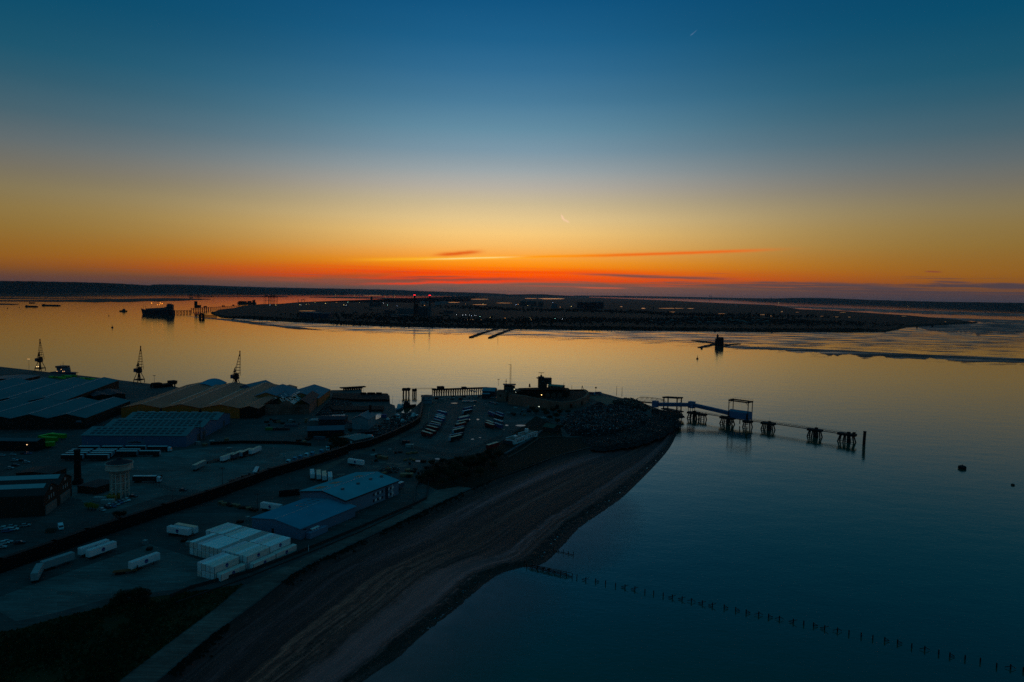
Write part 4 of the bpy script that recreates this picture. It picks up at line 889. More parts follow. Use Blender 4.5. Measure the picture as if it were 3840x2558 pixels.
for k, (x0, y0, x1, y1, s, t) in enumerate([(925, 360, 1065, 325, 'navy', 'violet'), (915, 400, 1060, 370, 'black', 'pale'), (875, 485, 1020, 455, 'grey', 'tan'), (855, 500, 1010, 468, 'navy', 'tan'), (845, 545, 1000, 515, 'black', 'tan'), (815, 595, 970, 555, 'red', 'tan'), (780, 650, 940, 615, 'grey', 'violet'), (770, 678, 940, 638, 'black', 'tan'), (740, 748, 915, 715, 'black', 'violet'), (720, 785, 905, 742, 'black', 'tan')]):
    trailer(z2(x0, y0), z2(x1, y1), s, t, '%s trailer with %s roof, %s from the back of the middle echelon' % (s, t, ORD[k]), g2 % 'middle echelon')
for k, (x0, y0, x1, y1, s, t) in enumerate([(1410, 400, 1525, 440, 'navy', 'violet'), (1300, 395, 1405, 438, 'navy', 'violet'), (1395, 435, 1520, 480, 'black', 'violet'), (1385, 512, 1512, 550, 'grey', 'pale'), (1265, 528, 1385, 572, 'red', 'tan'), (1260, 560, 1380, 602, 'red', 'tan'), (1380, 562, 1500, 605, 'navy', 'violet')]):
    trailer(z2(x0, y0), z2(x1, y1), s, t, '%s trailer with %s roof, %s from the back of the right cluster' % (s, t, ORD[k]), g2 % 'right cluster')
trailer(z2(1285, 897), z2(1435, 852), 'red', 'tan', 'red trailer with a tan roof standing alone outside the fence by the white lodges')
g3 = 'white container trailers in the beach side yard'
trailer((484, 2110), (597, 2070), 'white', 'pale', 'white refrigerated trailer with a blue round emblem, alone nearest the beach grass', g3, 12.4, 2.9, True)
trailer((325, 2066), (433, 2028), 'white', 'pale', 'white refrigerated trailer with a blue emblem, front one of the close pair', g3, 12.4, 2.9, True)
trailer((297, 2057), (405, 2022), 'white', 'pale', 'white refrigerated trailer half hidden behind the front one of the close pair', g3, 12.4, 2.9, True)
trailer((158, 2107), (272, 2070), 'teal', 'teal', 'dull teal trailer parked at the left of the white pair', g3, 12.4, 2.9)
trailer((126, 2155), (152, 2108), 'teal', 'teal', 'dull teal trailer parked end on near the left edge of the yard', g3, 11, 2.9)
trailer((636, 1972), (708, 1983), 'white', 'pale', 'white container trailer with emblem, nearer of the side by side pair above the stacks', g3, 12.2, 2.9, True)
trailer((662, 1963), (735, 1976), 'white', 'tan', 'white container trailer, farther of the side by side pair above the stacks', g3, 12.2, 2.9, True)
trailer((988, 1884), (1047, 1893), 'white', 'pale', 'white container trailer poking out behind the front cold store', g3, 12.2, 2.9, True)
trailer((1307, 1719), (1364, 1728), 'white', 'pale', 'white container with a blue emblem on the open lot by the wire pen', g3, 12.2, 2.9, True)
trailer((1477, 1818), (1508, 1806), 'grey', 'pale', 'grey blue trailer parked at the far end of the office warehouse', None, 9, 2.75)
g4 = 'four white trailers parked end on behind the office warehouse'
for k, (x, y) in enumerate([(1171, 1758), (1195, 1761), (1216, 1765), (1238, 1769)]):
    trailer((x + 1, y + 20), (x - 1, y), 'white', 'pale' if k not in (1, 2) else 'tan', 'white trailer seen end on behind the office warehouse, %s from the left of four' % ORD[k], g4, 12.2, 2.75)
g5 = 'trailers on the open lorry park'
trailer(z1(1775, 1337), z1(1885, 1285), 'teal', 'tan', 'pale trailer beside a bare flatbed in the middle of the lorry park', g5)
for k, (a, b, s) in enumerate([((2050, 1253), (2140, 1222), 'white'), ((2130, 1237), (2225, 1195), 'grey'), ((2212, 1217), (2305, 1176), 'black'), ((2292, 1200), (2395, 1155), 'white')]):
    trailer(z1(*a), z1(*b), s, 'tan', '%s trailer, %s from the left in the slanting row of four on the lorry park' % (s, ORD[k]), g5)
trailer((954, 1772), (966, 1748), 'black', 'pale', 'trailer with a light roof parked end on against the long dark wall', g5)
# green trailers at the left
for k, (a, b) in enumerate([((158, 1632), (192, 1625)), ((192, 1626), (246, 1629)), ((158, 1638), (212, 1640)), ((172, 1658), (196, 1657))]):
    trailer(a, b, 'green', 'lime', ('green box trailer, back left one of the green cluster', 'green box trailer, back right one of the green cluster', 'green box trailer, middle one of the green cluster', 'pale green box trailer, front one of the green cluster')[k], 'green trailers left of the rooflight warehouse', 12 if k < 3 else 7, 2.9)
# lorries = tractor with its trailer
def cab_mesh(r, mcol, x0=0):
    c = MB(); c.add([(x0, -1.22, .7), (x0 + 2.1, -1.22, .7), (x0 + 2.2, -1.22, 1.9), (x0 + 1.8, -1.22, 3.2), (x0, -1.22, 3.6), (x0, 1.22, .7), (x0 + 2.1, 1.22, .7), (x0 + 2.2, 1.22, 1.9), (x0 + 1.8, 1.22, 3.2), (x0, 1.22, 3.6)],
                    [(0, 1, 2, 3, 4), (9, 8, 7, 6, 5), (0, 5, 6, 1), (1, 6, 7, 2), (2, 7, 8, 3), (3, 8, 9, 4), (4, 9, 5, 0)])
    c.build('cab', mcol, r)
    MB().add([(x0 + 2.22, -1.05, 2.0), (x0 + 2.22, 1.05, 2.0), (x0 + 1.86, 1.05, 3.1), (x0 + 1.86, -1.05, 3.1)], [(0, 1, 2, 3)]).build('windscreen', GLASS, r)
CABW = mat('cab_white', (.42, .55, .62), .4, var=.1)
def lorry(p0, p1, label, group=None):
    a, b = at(*p0, G + 4), at(*p1, G + 4); m_ = (a + b) / 2; m_.z = G; ang = math.atan2(b.y - a.y, b.x - a.x)
    r = empty('articulated_lorry', m_, ang, label, 'lorry', group)
    rbox(MB(), 0, 0, 1.25, 13.4, 2.55, 2.75, .05).build('body', TC['black'], r); MB().box(0, 0, 4.003, 13.3, 2.45, .08).build('roof', TC['pale'], r)
    cab_mesh(r, CABW, 7.2); MB().box(1, 0, .9, 14.5, 1.0, .3).build('chassis', DARK, r); add_wheels(r, (-5.2, -4, -2.8, 6.4, 8.6), 1.05)
lorry(z1(1352, 1160), z1(1545, 1160), 'lorry with a white cab at the right end of the parked trailer ranks')
lorry(z3(1222, 452), z3(1440, 452), 'lorry with a pale blue cab and black trailer just right of the water tower')
def tractor(px, py, rz, label, group, mc=CABW):
    r = empty('tractor_unit', at(px, py, G), rz, label, 'lorry cab', group); cab_mesh(r, mc, .8); MB().box(-.6, 0, .7, 5.6, .9, .3).build('chassis', DARK, r); add_wheels(r, (-2.4, -1.2, 2.2), 1.05)
BCAB = mat('cab_blue', (.12, .25, .36), .4, var=.1)
for k, (x, y) in enumerate([(1088, 1741), (1112, 1731), (1133, 1724), (1156, 1716), (1177, 1711), (1211, 1702)]):
    tractor(x, y, -1.9, 'blue grey lorry cab by the dark wall, %s from the left of the row' % ORD[k], 'lorry cabs nosed in along the long dark wall', BCAB if k % 3 else CABW)
tractor(1228, 1690, -1.2, 'white lorry cab at the far right end of the lorry park', None)
# flatbeds
def flatbed(px, py, rz, label, group=None, L=12.5, rust=False):
    r = empty('flatbed_trailer', at(px, py, G), rz, label, 'flatbed', group)
    MB().box(0, 0, 1.05, L, 2.4, .22).build('deck', DARK if not rust else mat('rust', (.16, .05, .02), .9, var=.4), r); MB().box(L / 2 - .1, 0, 1.27, .15, 2.4, 1.2).build('headboard', DARK, r)
    MB().box(0, 0, .75, L - 1, .8, .3).build('chassis', DARK, r); add_wheels(r, (-L / 2 + 1.5, -L / 2 + 2.8, -L / 2 + 4.1), .95)
flatbed(788, 1736, .75, 'bare dark flatbed beside the pale trailer in the lorry park')
flatbed(823, 1727, .4, 'short dark flatbed at the left end of the row of four trailers', L=8)
for k, (x, y) in enumerate([(884, 1804), (911, 1795), (938, 1787)]): flatbed(x, y, .9, 'dark flatbed nosed against the long dark wall, %s from the left of three' % ORD[k], 'flatbeds against the long dark wall', 9)
flatbed(470, 2150, .35, 'low red flatbed behind the lone white trailer nearest the grass', None, 9, True)
flatbed(590, 1796, 0.0, 'small dark drawbar trailer in front of the lorry by the water tower', None, 5)
# skips and boxes
def skip(px, py, rz, L, W_, H, m_, label, cat='skip', group=None):
    r = empty('skip' if cat == 'skip' else 'storage_box', at(px, py, G), rz, label, cat, group); mb = MB(); t = .12
    if cat == 'skip':
        for s in (-1, 1): mb.box(0, s * (W_ / 2 - t / 2), .15, L, t, H); mb.box(s * (L / 2 - t / 2), 0, .15, t, W_ - 2 * t - .01, H)
        mb.box(0, 0, .1, L - .01, W_ - .01, .12)
    else: rbox(mb, 0, 0, .1, L, W_, H, .06)
    mb.build('body', m_, r)
    rb = MB()
    for i in range(5): rb.box(-L / 2 + L * (i + .5) / 5, -W_ / 2 - .06, .2, .14, .12, H - .1); rb.box(-L / 2 + L * (i + .5) / 5, W_ / 2 + .06, .2, .14, .12, H - .1)
    rb.build('rib', m_, r); return r
skip(1085, 1858, .4, 11, 2.6, 2.8, DARK, 'long black open topped skip in the yard left of the office warehouse')
YEL = mat('skip_yellow', (.28, .15, .03), .7, var=.3, dirt=.3); PB = mat('box_pale', (.20, .29, .30), .6, var=.2)
for k, (x, y, m_, lab) in enumerate([(430, 1868, YEL, 'rear yellow storage box at the foot of the water tower'), (411, 1876, YEL, 'front yellow storage box at the foot of the water tower'), (376, 1880, PB, 'pale grey storage box left of the yellow boxes'), (405, 1890, PB, 'dull green grey storage box in front of the yellow boxes')]):
    skip(x, y, .12, 6.1, 2.4, 2.4, m_, lab, 'storage box', 'storage boxes by the water tower')
skip(1440, 1566, .2, 4.5, 2.6, 3.0, mat('box_blue', (.05, .08, .20), .6), 'deep blue storage box on the boatyard hard', 'storage box')
skip(1522, 1665, .1, 6, 2.4, 2.6, mat('box_black', (.02, .025, .03), .6), 'black storage box with pale lid inside the fence corner', 'storage box')
skip(1536, 1678, .0, 6, 2.4, 2.4, PB, 'pale storage box in front of the black one by the fence', 'storage box')
skip(1198, 1648, -.15, 9, 2.4, 2.2, mat('box_sea', (.04, .09, .12), .6), 'sea blue storage box below the hipped workshop', 'storage box')
skip(1010, 1613, .05, 6, 2.4, 2.0, mat('box_green', (.02, .16, .04), .6), 'bright green box at the left end of the row of dark boxes', 'storage box')
for k in range(3): skip(1030 + 21 * k, 1613, .05, 6, 2.4, 1.8, mat('box_black', (.02, .025, .03)), 'dark box, %s to the right of the bright green box' % ORD[k], 'storage box', 'dark boxes beside the bright green box')
skip(1092, 1600, .05, 11, 2.4, 2.2, mat('box_sea', (.04, .09, .12)), 'long grey blue box behind the row with the bright green box', 'storage box')
for k in range(6): skip(1348 + 12.5 * k, 1631 - 1.3 * k, .1, 3.2, 3.0, 2.2, mat('tank_black', (.015, .02, .028), .6), 'dark square tank, %s from the left in the row of tanks' % ORD[k], 'tank', 'row of dark square tanks above the green roofed store')
# quay cargo in green
for k, (x, y) in enumerate([(196, 1417), (212, 1418), (232, 1420), (244, 1413), (256, 1415), (275, 1413), (312, 1423), (330, 1424), (346, 1425)]):
    skip(x, y, -.25, 9, 2.6, 2.0, TC['green'] if k % 2 else TC['lime'], 'green cargo box on the left quay, %s along from the ferry end' % ORD[k], 'storage box', 'green cargo boxes along the left quay')
# ---------------------------------------------------------------- cars and vans
_cars = {}
def car_proto(ci):
    if ci in _cars: return _cars[ci]
    cm = [mat('car_silver', (.22, .30, .33), .3, spec=.6), mat('car_white', (.45, .55, .58), .35, spec=.6), mat('car_dark', (.012, .016, .02), .3, spec=.6), mat('car_blue', (.05, .12, .24), .3, spec=.6), mat('car_red', (.16, .02, .02), .3, spec=.6)][ci]
    r = empty('parked_car', (0, 0, 0))
    pr = [(-2.1, .35), (2.1, .35), (2.15, .7), (1.1, .95), (-2.05, 1.0), (-2.15, .7)]; tp = [(.95, .96), (.35, 1.45), (-1.4, 1.45), (-2.0, 1.0)]
    mb = MB(); n = len(pr); vs = [(x, -.88, z) for x, z in pr] + [(x, .88, z) for x, z in pr]
    mb.add(vs, [tuple(range(n)), tuple(range(2 * n - 1, n - 1, -1))] + [(i, n + i, n + (i + 1) % n, (i + 1) % n) for i in range(n)])
    mb.box(-.53, 0, 1.43, 1.7, 1.36, .07); mb.build('body', cm, r)
    g = MB(); n = 4; vs = [(x, -.80 if z < 1.2 else -.68, z) for x, z in tp] + [(x, .80 if z < 1.2 else .68, z) for x, z in tp]
    g.add(vs, [tuple(range(n)), tuple(range(2 * n - 1, n - 1, -1))] + [(i, n + i, n + (i + 1) % n, (i + 1) % n) for i in range(n)]); g.build('window', GLASS, r)
    add_wheels(r, (-1.3, 1.35), .78, .32)
    _cars[ci] = [r, True]; return _cars[ci]
cn_ = ['silver', 'white', 'black', 'blue', 'red']
def cars(lst, rz, where, group):
    for k, (x, y, ci) in enumerate(lst):
        put('car', car_proto(ci), at(x, y, G), rz + rc.uniform(-.08, .08), '%s car, %s %s' % (cn_[ci], ORD[k], where), group)
cars([(385, 1916, 0), (404, 1905, 2), (412, 1899, 1), (425, 1901, 3), (437, 1894, 0), (450, 1888, 3), (463, 1883, 0), (477, 1878, 1)], -.55, 'from the near end of the row below the water tower', 'cars parked below the water tower')
cars([(501, 1864, 2), (687, 1841, 2)], -.1, 'from the left, right of the water tower', 'loose cars right of the water tower')
cars([(3, 1988, 0), (19, 1984, 1), (27, 1995, 3), (45, 1979, 0), (50, 1989, 1), (95, 1974, 0)], .5, 'from the left in the staff car park', 'cars in the staff car park at the left edge')
cars([(16, 2040, 1), (4, 2056, 0), (28, 2036, 0), (74, 2039, 2)], .4, 'in the lowest group against the left edge', 'lower group of cars at the left edge')
cars([(7, 1711, 0), (48, 1708, 0), (107, 1703, 3), (90, 1703, 2), (55, 1729, 0), (84, 1729, 2), (99, 1736, 0), (59, 1748, 2), (38, 1758, 0)], .25, 'from the far row in the park left of the green trailers', 'cars in the upper left car park')
cars([(1737 + 6.6 * k, 1508, (0, 1, 0, 3, 0, 1, 0, 2)[k]) for k in range(8)], 1.4, 'from the left in the row topping the trailer yard', 'row of cars at the top of the fenced yard')
cars([(1840, 1511, 2), (1846, 1514, 3), (1853, 1514, 0), (1860, 1517, 2), (1866, 1515, 0)], .4, 'from the left in the huddle below the stone tower', 'huddle of cars by the stone tower')
cars([(1835, 1493, 1), (1845, 1493, 0), (1855, 1492, 0), (1784, 1472, 1), (1770, 1468, 0)], .1, 'in the line between boathouse and stone tower', 'cars by the boathouse')
cars([(1980, 1539, 2), (1967, 1540, 0), (2040, 1570, 1), (1912, 1515, 2)], .2, 'of the scattered cars below the fort wall', 'cars below the fort wall')
def van(px, py, rz, label, m_=CABW):
    r = empty('van', at(px, py, G), rz, label, 'van'); pr = [(-2.7, .4), (2.7, .4), (2.8, 1.1), (2.2, 1.3), (1.5, 2.3), (-2.7, 2.4)]; n = 6
    vs = [(x, -1, z) for x, z in pr] + [(x, 1, z) for x, z in pr]
    MB().add(vs, [tuple(range(n)), tuple(range(2 * n - 1, n - 1, -1))] + [(i, n + i, n + (i + 1) % n, (i + 1) % n) for i in range(n)]).build('body', m_, r)
    MB().add([(2.24, -.85, 1.35), (2.24, .85, 1.35), (1.6, .85, 2.2), (1.6, -.85, 2.2)], [(0, 1, 2, 3)]).build('windscreen', GLASS, r); add_wheels(r, (-1.7, 1.8), .9, .36)
van(228, 1984, -.9, 'white and blue van parked alone beside the long dark wall')
van(1493, 1563, -.6, 'white van among the boats on the boatyard hard')
van(1388, 1642, 0.1, 'pale van with rounded roof by the green roofed store')
skip(191, 1996, .1, 4, 2.2, 1.4, mat('skip_green', (.03, .05, .04), .8), 'dark green skip beside the lone van')
# ---------------------------------------------------------------- walls and fences
def wall_line(name, pts, h, w, m_, label, cat='wall', z0=G, coping=None, part=None):
    P = [at(x, y, z0) for x, y in pts]; r = empty(name, P[0], 0, label, cat); mb = MB(); cb = MB(); o = P[0]
    for a, b in zip(P, P[1:]):
        d = (b - a); c = (a + b) / 2 - o; mb.box(c.x, c.y, 0, d.length + w * .7, w, h, math.atan2(d.y, d.x))
        if coping: cb.box(c.x, c.y, h + .003, d.length + w * .75, w + .25, .25, math.atan2(d.y, d.x))
    mb.build(part or 'masonry', m_, r)
    if coping: cb.build('coping', coping, r)
    return r
BLK = mat('soot_wall', (.008, .008, .008), .95, var=.4, scale=.2)
wall_line('dockyard_wall', [(-260, 2235), (0, 2148), (204, 2076), (326, 2030), (449, 1988), (612, 1933), (775, 1880), (960, 1812), (1008, 1793), (1212, 1731), (1300, 1702)], 5.6, 2.2, BLK, 'long tall soot black dockyard wall running across the yards', coping=mat('soot_coping', (.010, .010, .010)))
wall_line('dockyard_wall', [(1300, 1692), (1380, 1676), (1470, 1640), (1540, 1606), (1572, 1585), (1582, 1545), (1584, 1500)], 4.6, 1.6, BLK, 'dark curved wall between the boatyard and the lane', coping=mat('soot_coping', (.01, .01, .01)))
wall_line('low_wall', [(790, 1668), (900, 1662), (1010, 1664), (1080, 1664), (1165, 1672)], 2.0, .8, BLK, 'low dark curving wall behind the lorry park')
wall_line('sea_wall', [(640, 2240), (714, 2208), (926, 2150), (1110, 2079), (1335, 1987), (1554, 1893), (1598, 1872), (1612, 1792)], 1.3, .45, mat('dark_concrete', (.03, .032, .034), .9, var=.4), 'low dark sea wall edging the yards along the promenade')
wall_line('sea_wall', [(660, 2262), (930, 2166), (1115, 2092), (1340, 2000), (1545, 1905)], .5, .35, mat('dark_concrete', (.03, .032, .034)), 'low kerb wall on the promenade just outside the sea wall')
wall_line('path_wall', [(1553, 1885), (1558, 1830), (1580, 1795)], 1.2, .4, mat('mid_concrete', (.06, .07, .075), .9), 'short pale wall beside the path down to the promenade')
wall_line('promenade_wall', [(1895, 1704), (1930, 1683), (1990, 1648), (2030, 1618)], 1.0, 1.6, mat('slate_walk', (.045, .075, .09), .8), 'raised slate grey walkway edge below the white lodges')
wall_line('promenade_wall', [(1905, 1718), (1960, 1688), (2020, 1645), (2060, 1640), (2120, 1640)], .8, .4, mat('tan_wall', (.10, .085, .075), .8), 'thin tan wall along the outer edge of the lodge walkway')
wall_line('lane_kerb', [(1587, 1590), (1606, 1570), (1610, 1530), (1640, 1508), (1680, 1502)], .35, .6, mat('tan_kerb', (.20, .15, .12), .8), 'pale tan kerb curving round the corner of the fenced yard', 'kerb')
def fence(pts, label, h=2.4, gap=.45, z0=G):
    P = [at(x, y, z0) for x, y in pts]; r = empty('palisade_fence', P[0], 0, label, 'fence'); pb = MB(); rb = MB(); ps = MB(); o = P[0]
    for a, b in zip(P, P[1:]):
        d = b - a; n = max(2, int(d.length / gap)); 
        for i in range(n): q = a + d * (i / n) - o; pb.box(q.x, q.y, .1, .07, .03, h, math.atan2(d.y, d.x))
        for z in (.5, h - .4): rb.tube((a - o) + Vector((0, 0, z)), (b - o) + Vector((0, 0, z)), .04, n=4)
        for i in range(max(2, int(d.length / 3))): q = a + d * (i / max(2, int(d.length / 3))) - o; ps.box(q.x, q.y, 0, .12, .12, h, math.atan2(d.y, d.x))
    F = mat('fence_steel', (.05, .065, .07), .6)
    pb.build('pale', F, r); rb.build('rail', F, r); ps.build('post', F, r)
fence([(1500, 1645), (1579, 1618), (1606, 1590)], 'pale steel fence along the lane side of the trailer yard')
fence([(1500, 1650), (1500, 1668), (1564, 1686), (1666, 1709), (1752, 1722)], 'long steel fence along the near edge of the trailer yard')
fence([(1737, 1704), (1790, 1682), (1888, 1634)], 'steel fence rising from the yard corner to the white lodges')
fence([(1905, 1628), (2033, 1590), (2050, 1578)], 'steel fence behind the white lodges')
fence([(556, 1812), (640, 1842), (755, 1856)], 'thin fence across the lorry park right of the water tower')
fence([(1305, 1715), (1338, 1710), (1396, 1726), (1394, 1745)], 'dark wire pen around the lot beside the emblem container')
fence([(1532, 1790), (1540, 1768), (1612, 1778), (1640, 1800)], 'bent fence near the scrub at the end of the open lot')
fence([(1180, 1672), (1215, 1668)], 'short mesh fence at the far end of the lorry park')
# ---------------------------------------------------------------- masts
def mast(px, by, ty, label, head='flood', r0=.16, m_=None, z0=G, lit=False, name='lighting_mast', cat='lamp post'):
    b = at(px, by, z0); h = up_at(b, px, ty) - z0; r = empty(name, b, 0, label, cat); m_ = m_ or mat('mast_grey', (.06, .065, .07), .6)
    MB().tube((0, 0, 0), (0, 0, h), r0 * 1.3, r0 * .7, 6).build('pole', m_, r)
    if head == 'flood':
        hb = MB(); hb.box(0, 0, h - .1, 3.2, .2, .2); hb.box(0, 0, h - .9, 2.2, .15, .15)
        for k in range(4): hb.box(-1.4 + .93 * k, -.2, h - .5, .5, .4, .45)
        hb.build('floodlight', emit('flood_lit', (1, .55, .2), .6) if lit else m_, r)
    elif head == 'top': MB().lathe([(.35, h - .3), (.45, h), (.2, h + .3)], 8).build('lamp_head', m_, r)
    return r
for a in [(834, 1822, 1754, 'tall lighting mast at the wall between lorry park and beach yard'), (965, 1902, 1851, 'lighting mast rising behind the front cold store'), (1066, 1748, 1715, 'thin lighting mast by the row of lorry cabs', 'top', .1),
          (647, 1876, 1838, 'thin post in the lower lorry park near the wall', 'top', .08), (751, 1650, 1580, 'tall mast at the corner of the rooflight warehouse', 'flood', .3), (765, 1647, 1600, 'shorter dark mast beside the warehouse corner mast', 'top', .25), (369, 1470, 1441, 'lighting mast among the teal shed roofs'),
          (290, 1411, 1396, 'small lighting mast on the quay behind the ferry'), (579, 1441, 1408, 'pale lighting mast on the quay right of the second crane'), (1348, 1464, 1447, 'thin yellow post on the linkspan end of the quay', 'none', .12), (1363, 1477, 1451, 'thin post just right of the yellow post on the quay', 'top', .1),
          (1472, 1514, 1482, 'thin mast at the mouth of the boat harbour', 'none', .1), (1869, 1447, 1422, 'lighting mast between the boathouse and the aerial building')]: mast(*a)
mast(109, 1386, 1346, 'lit lamp mast with two amber lamps left of the first crane', head='flood', lit=True)
for a in [(2114, 1454, 1434, 'thin red brown pole right of the green roofed building'), (2144, 1459, 1444, 'short yellow pole on the sea edge right of the green roofed building'), (2312, 1484, 1447, 'left one of two tall yellow tipped poles by the shore'), (2332, 1488, 1451, 'right one of two tall yellow tipped poles by the shore')]:
    mast(*a, head='none', r0=.22, m_=mat('pole_yellow', (.16, .11, .03), .6), name='marker_pole', cat='pole')
mast(1986, 1452, 1439, 'stout dark post left of the radar tower', head='none', r0=1.0, m_=DARK, name='bollard_post', cat='post')
r_ = mast(2234, 1478, 1452, 'dark post with a diamond top mark on the sea edge', head='none', r0=.18, m_=DARK, name='beacon_post', cat='beacon')
_h = up_at(at(2234, 1478, G), 2234, 1450) - G
MB().lathe([(.1, _h - 2.6), (1.3, _h - 1.3), (.1, _h)], 4).build('topmark', DARK, r_)
mast(1157, 2068, 2043, 'pale signpost on the promenade below the cold store', head='none', r0=.12, m_=WHITE, name='signpost', cat='signpost')
# ---------------------------------------------------------------- quay cranes
def quay_crane(px, by, ty, tx, label, lit=False):
    b = at(px, by, G); top = up_at(b, px, ty) - G; r = empty('quay_crane', b, 0, label, 'crane', 'old dockside cranes on the quay')
    lw = 4.2; pz = 12.6
    for sx in (-1, 1):
        for sy in (-1, 1):
            MB().tube((sx * lw, sy * lw, 0), (sx * lw, sy * lw, 4), .45, .4, 6).tube((sx * lw, sy * lw, 4), (sx * 1.5, sy * 1.5, pz), .42, .38, 6).build('leg', DARK, r)
    MB().box(0, -lw, 3.6, 2 * lw, .7, 1.0).box(0, lw, 3.6, 2 * lw, .7, 1.0).box(-lw, 0, 3.6, .7, 2 * lw, 1.0).box(lw, 0, 3.6, .7, 2 * lw, 1.0).build('portal_beam', DARK, r)
    MB().tube((0, 0, 2), (0, 0, pz), .8, 1.1, n=8).build('centre_column', DARK, r)
    MB().lathe([(2.4, pz - .6), (2.8, pz)], 12).box(0, 0, pz, 5.0, 5.2, 4.6).box(.8, 0, pz + 4.6, 3.4, 3.2, 1.6).build('machinery_house', DARK, r)
    MB().box(-4.0, 0, pz + .6, 3.0, 4.4, 4.2).build('counterweight', mat('crane_blue', (.03, .06, .11), .6), r)
    MB().box(3.4, -1.5, pz + .4, 1.8, 1.8, 2.4).build('driver_cab', GLASS, r)
    tipx = (tx - px) * math.hypot(b.x, b.y) / FPX
    J0 = Vector((1.3, 0, pz + 3.5)); J1 = Vector((tipx, 0, top - 3)); jb = MB(); n = 8; hw = lambda t: 2.9 * (1 - t) ** .9 + .25
    for sx in (-1, 1):
        for sy in (-1, 1):
            for i in range(n):
                t0, t1 = i / n, (i + 1) / n; jb.tube(J0.lerp(J1, t0) + Vector((sx * hw(t0), sy * hw(t0) * .7, 0)), J0.lerp(J1, t1) + Vector((sx * hw(t1), sy * hw(t1) * .7, 0)), .20, n=4)
    for i in range(1, n):
        t = i / n; c = J0.lerp(J1, t); w_ = hw(t)
        for sy in (-1, 1): jb.tube(c + Vector((-w_, sy * w_ * .7, 0)), c + Vector((w_, sy * w_ * .7, 0)), .24, n=4)
        for sx in (-1, 1): jb.tube(c + Vector((sx * w_, -w_ * .7, 0)), c + Vector((sx * w_, w_ * .7, 0)), .2, n=4)
    jb.build('jib', DARK, r)
    MB().tube((tipx - .2, 0, top - 6), (tipx, 0, top), .45, .7, 6).build('jib_head', mat('jib_red', (.30, .015, .02), .6), r)
    af = MB(); za = pz + 5
    af.tube((-2.2, -1.2, za), (-1.0, 0, za + 8), .32, n=4); af.tube((-2.2, 1.2, za), (-1.0, 0, za + 8), .32, n=4); af.tube((1.0, 0, za), (-1.0, 0, za + 8), .3, n=4); af.box(-1.2, 0, za + 3, 2.4, 2, 1.3); af.tube((-1.0, 0, za + 8), (.8, 0, za + 9.6), .3, n=4); af.tube((-4.4, 0, za), (-1.0, 0, za + 8), .12, n=3)
    af.build('a_frame', DARK, r)
    if lit:
        for x in (-1.5, .6): MB().lathe([(.3, 6.2), (.5, 6.6), (.3, 7.0)], 8, (x, -lw - .2)).build('lamp', emit('crane_lamp', (1, .66, .28), 2.2), r)
quay_crane(151, 1392, 1271, 153, 'leftmost old quay crane with a lit lamp between its legs', True)
quay_crane(522, 1436, 1297, 529, 'middle old quay crane standing alone on the open quay')
quay_crane(885, 1462, 1315, 900, 'rightmost old quay crane rising behind the ochre hangars')

# pallets and clutter in the yards
PAL = [mat('pallet_dark', (.016, .015, .013), .9, var=.4), mat('pallet_tan', (.22, .12, .07), .8, var=.3), mat('pallet_pale', (.20, .24, .25), .7, var=.3)]
_pp = []
for v in range(3):
    r = empty('pallet_stack', (0, 0, 0)); r['category'] = 'pallets'
    for z in range(4 + v): MB().box(0, 0, .32 * z, 1.9, 1.6, .22).build('pallet', PAL[v], r)
    _pp.append([r, True])
rp = random.Random(8)
line1 = [(828 + 13 * k, 1890 + 2.6 * k + rp.uniform(-2, 2)) for k in range(11)]
for k, (x, y) in enumerate(line1): o = put('pallets', _pp[rp.choice([0, 0, 0, 1])], at(x, y, G), rp.uniform(0, 3), 'pallet stack, %s from the left in the dark line above the containers' % ORD[k], 'pallet stacks in a line above the containers'); o.scale = (1.4, 1.4, .9)
line2 = [(706, 2045), (690, 2030), (560, 2062), (545, 2040), (845, 1985), (900, 1960), (930, 1950)]
for k, (x, y) in enumerate(line2): put('pallets', _pp[rp.choice([0, 1, 2])], at(x, y, G), rp.uniform(0, 3), 'loose pallet stack, %s among those scattered round the white containers' % ORD[k], 'loose pallet stacks round the white containers')
line3 = [(742, 1667), (768, 1672), (795, 1662), (812, 1664), (850, 1652), (860, 1690), (1120, 1655), (1140, 1662), (1155, 1650), (1000, 1585), (1030, 1580), (1060, 1590), (1090, 1582)]
for k, (x, y) in enumerate(line3): o = put('pallets', _pp[rp.choice([0, 0, 1, 2])], at(x, y, G), rp.uniform(0, 3), 'pallet stack, %s among those scattered behind the low curving wall' % ORD[k], 'pallet stacks behind the low curving wall'); o.scale = (1.8, 1.8, 1.2)

for nm, (xa, xb), (ya, yb), n_ in (('on the quay between the jetty and the trailer yard', (1630, 1800), (1488, 1500), 18), ('below the derelict shed', (1000, 1180), (1572, 1598), 16), ('behind the pale gabled building', (1200, 1320), (1596, 1650), 14), ('on the open lot behind the office warehouse', (1400, 1600), (1690, 1790), 18), ('under the fort wall', (1900, 2000), (1522, 1560), 12), ('on the point beside the path', (2120, 2200), (1490, 1520), 10)):
    for k, (gx, gy) in enumerate(sorted((rp.uniform(xa, xb), rp.uniform(ya, yb)) for _ in range(n_))):
        o = put('pallets', _pp[rp.choice([0, 0, 0, 1, 2])], at(gx, gy, G), rp.uniform(0, 3), '%s goods heap from the left, %s' % (ordinal(k), nm), 'stacked goods ' + nm); q = rp.uniform(.8, 2.4); o.scale = (q, q * rp.uniform(.5, 1), rp.uniform(.7, 1.5))
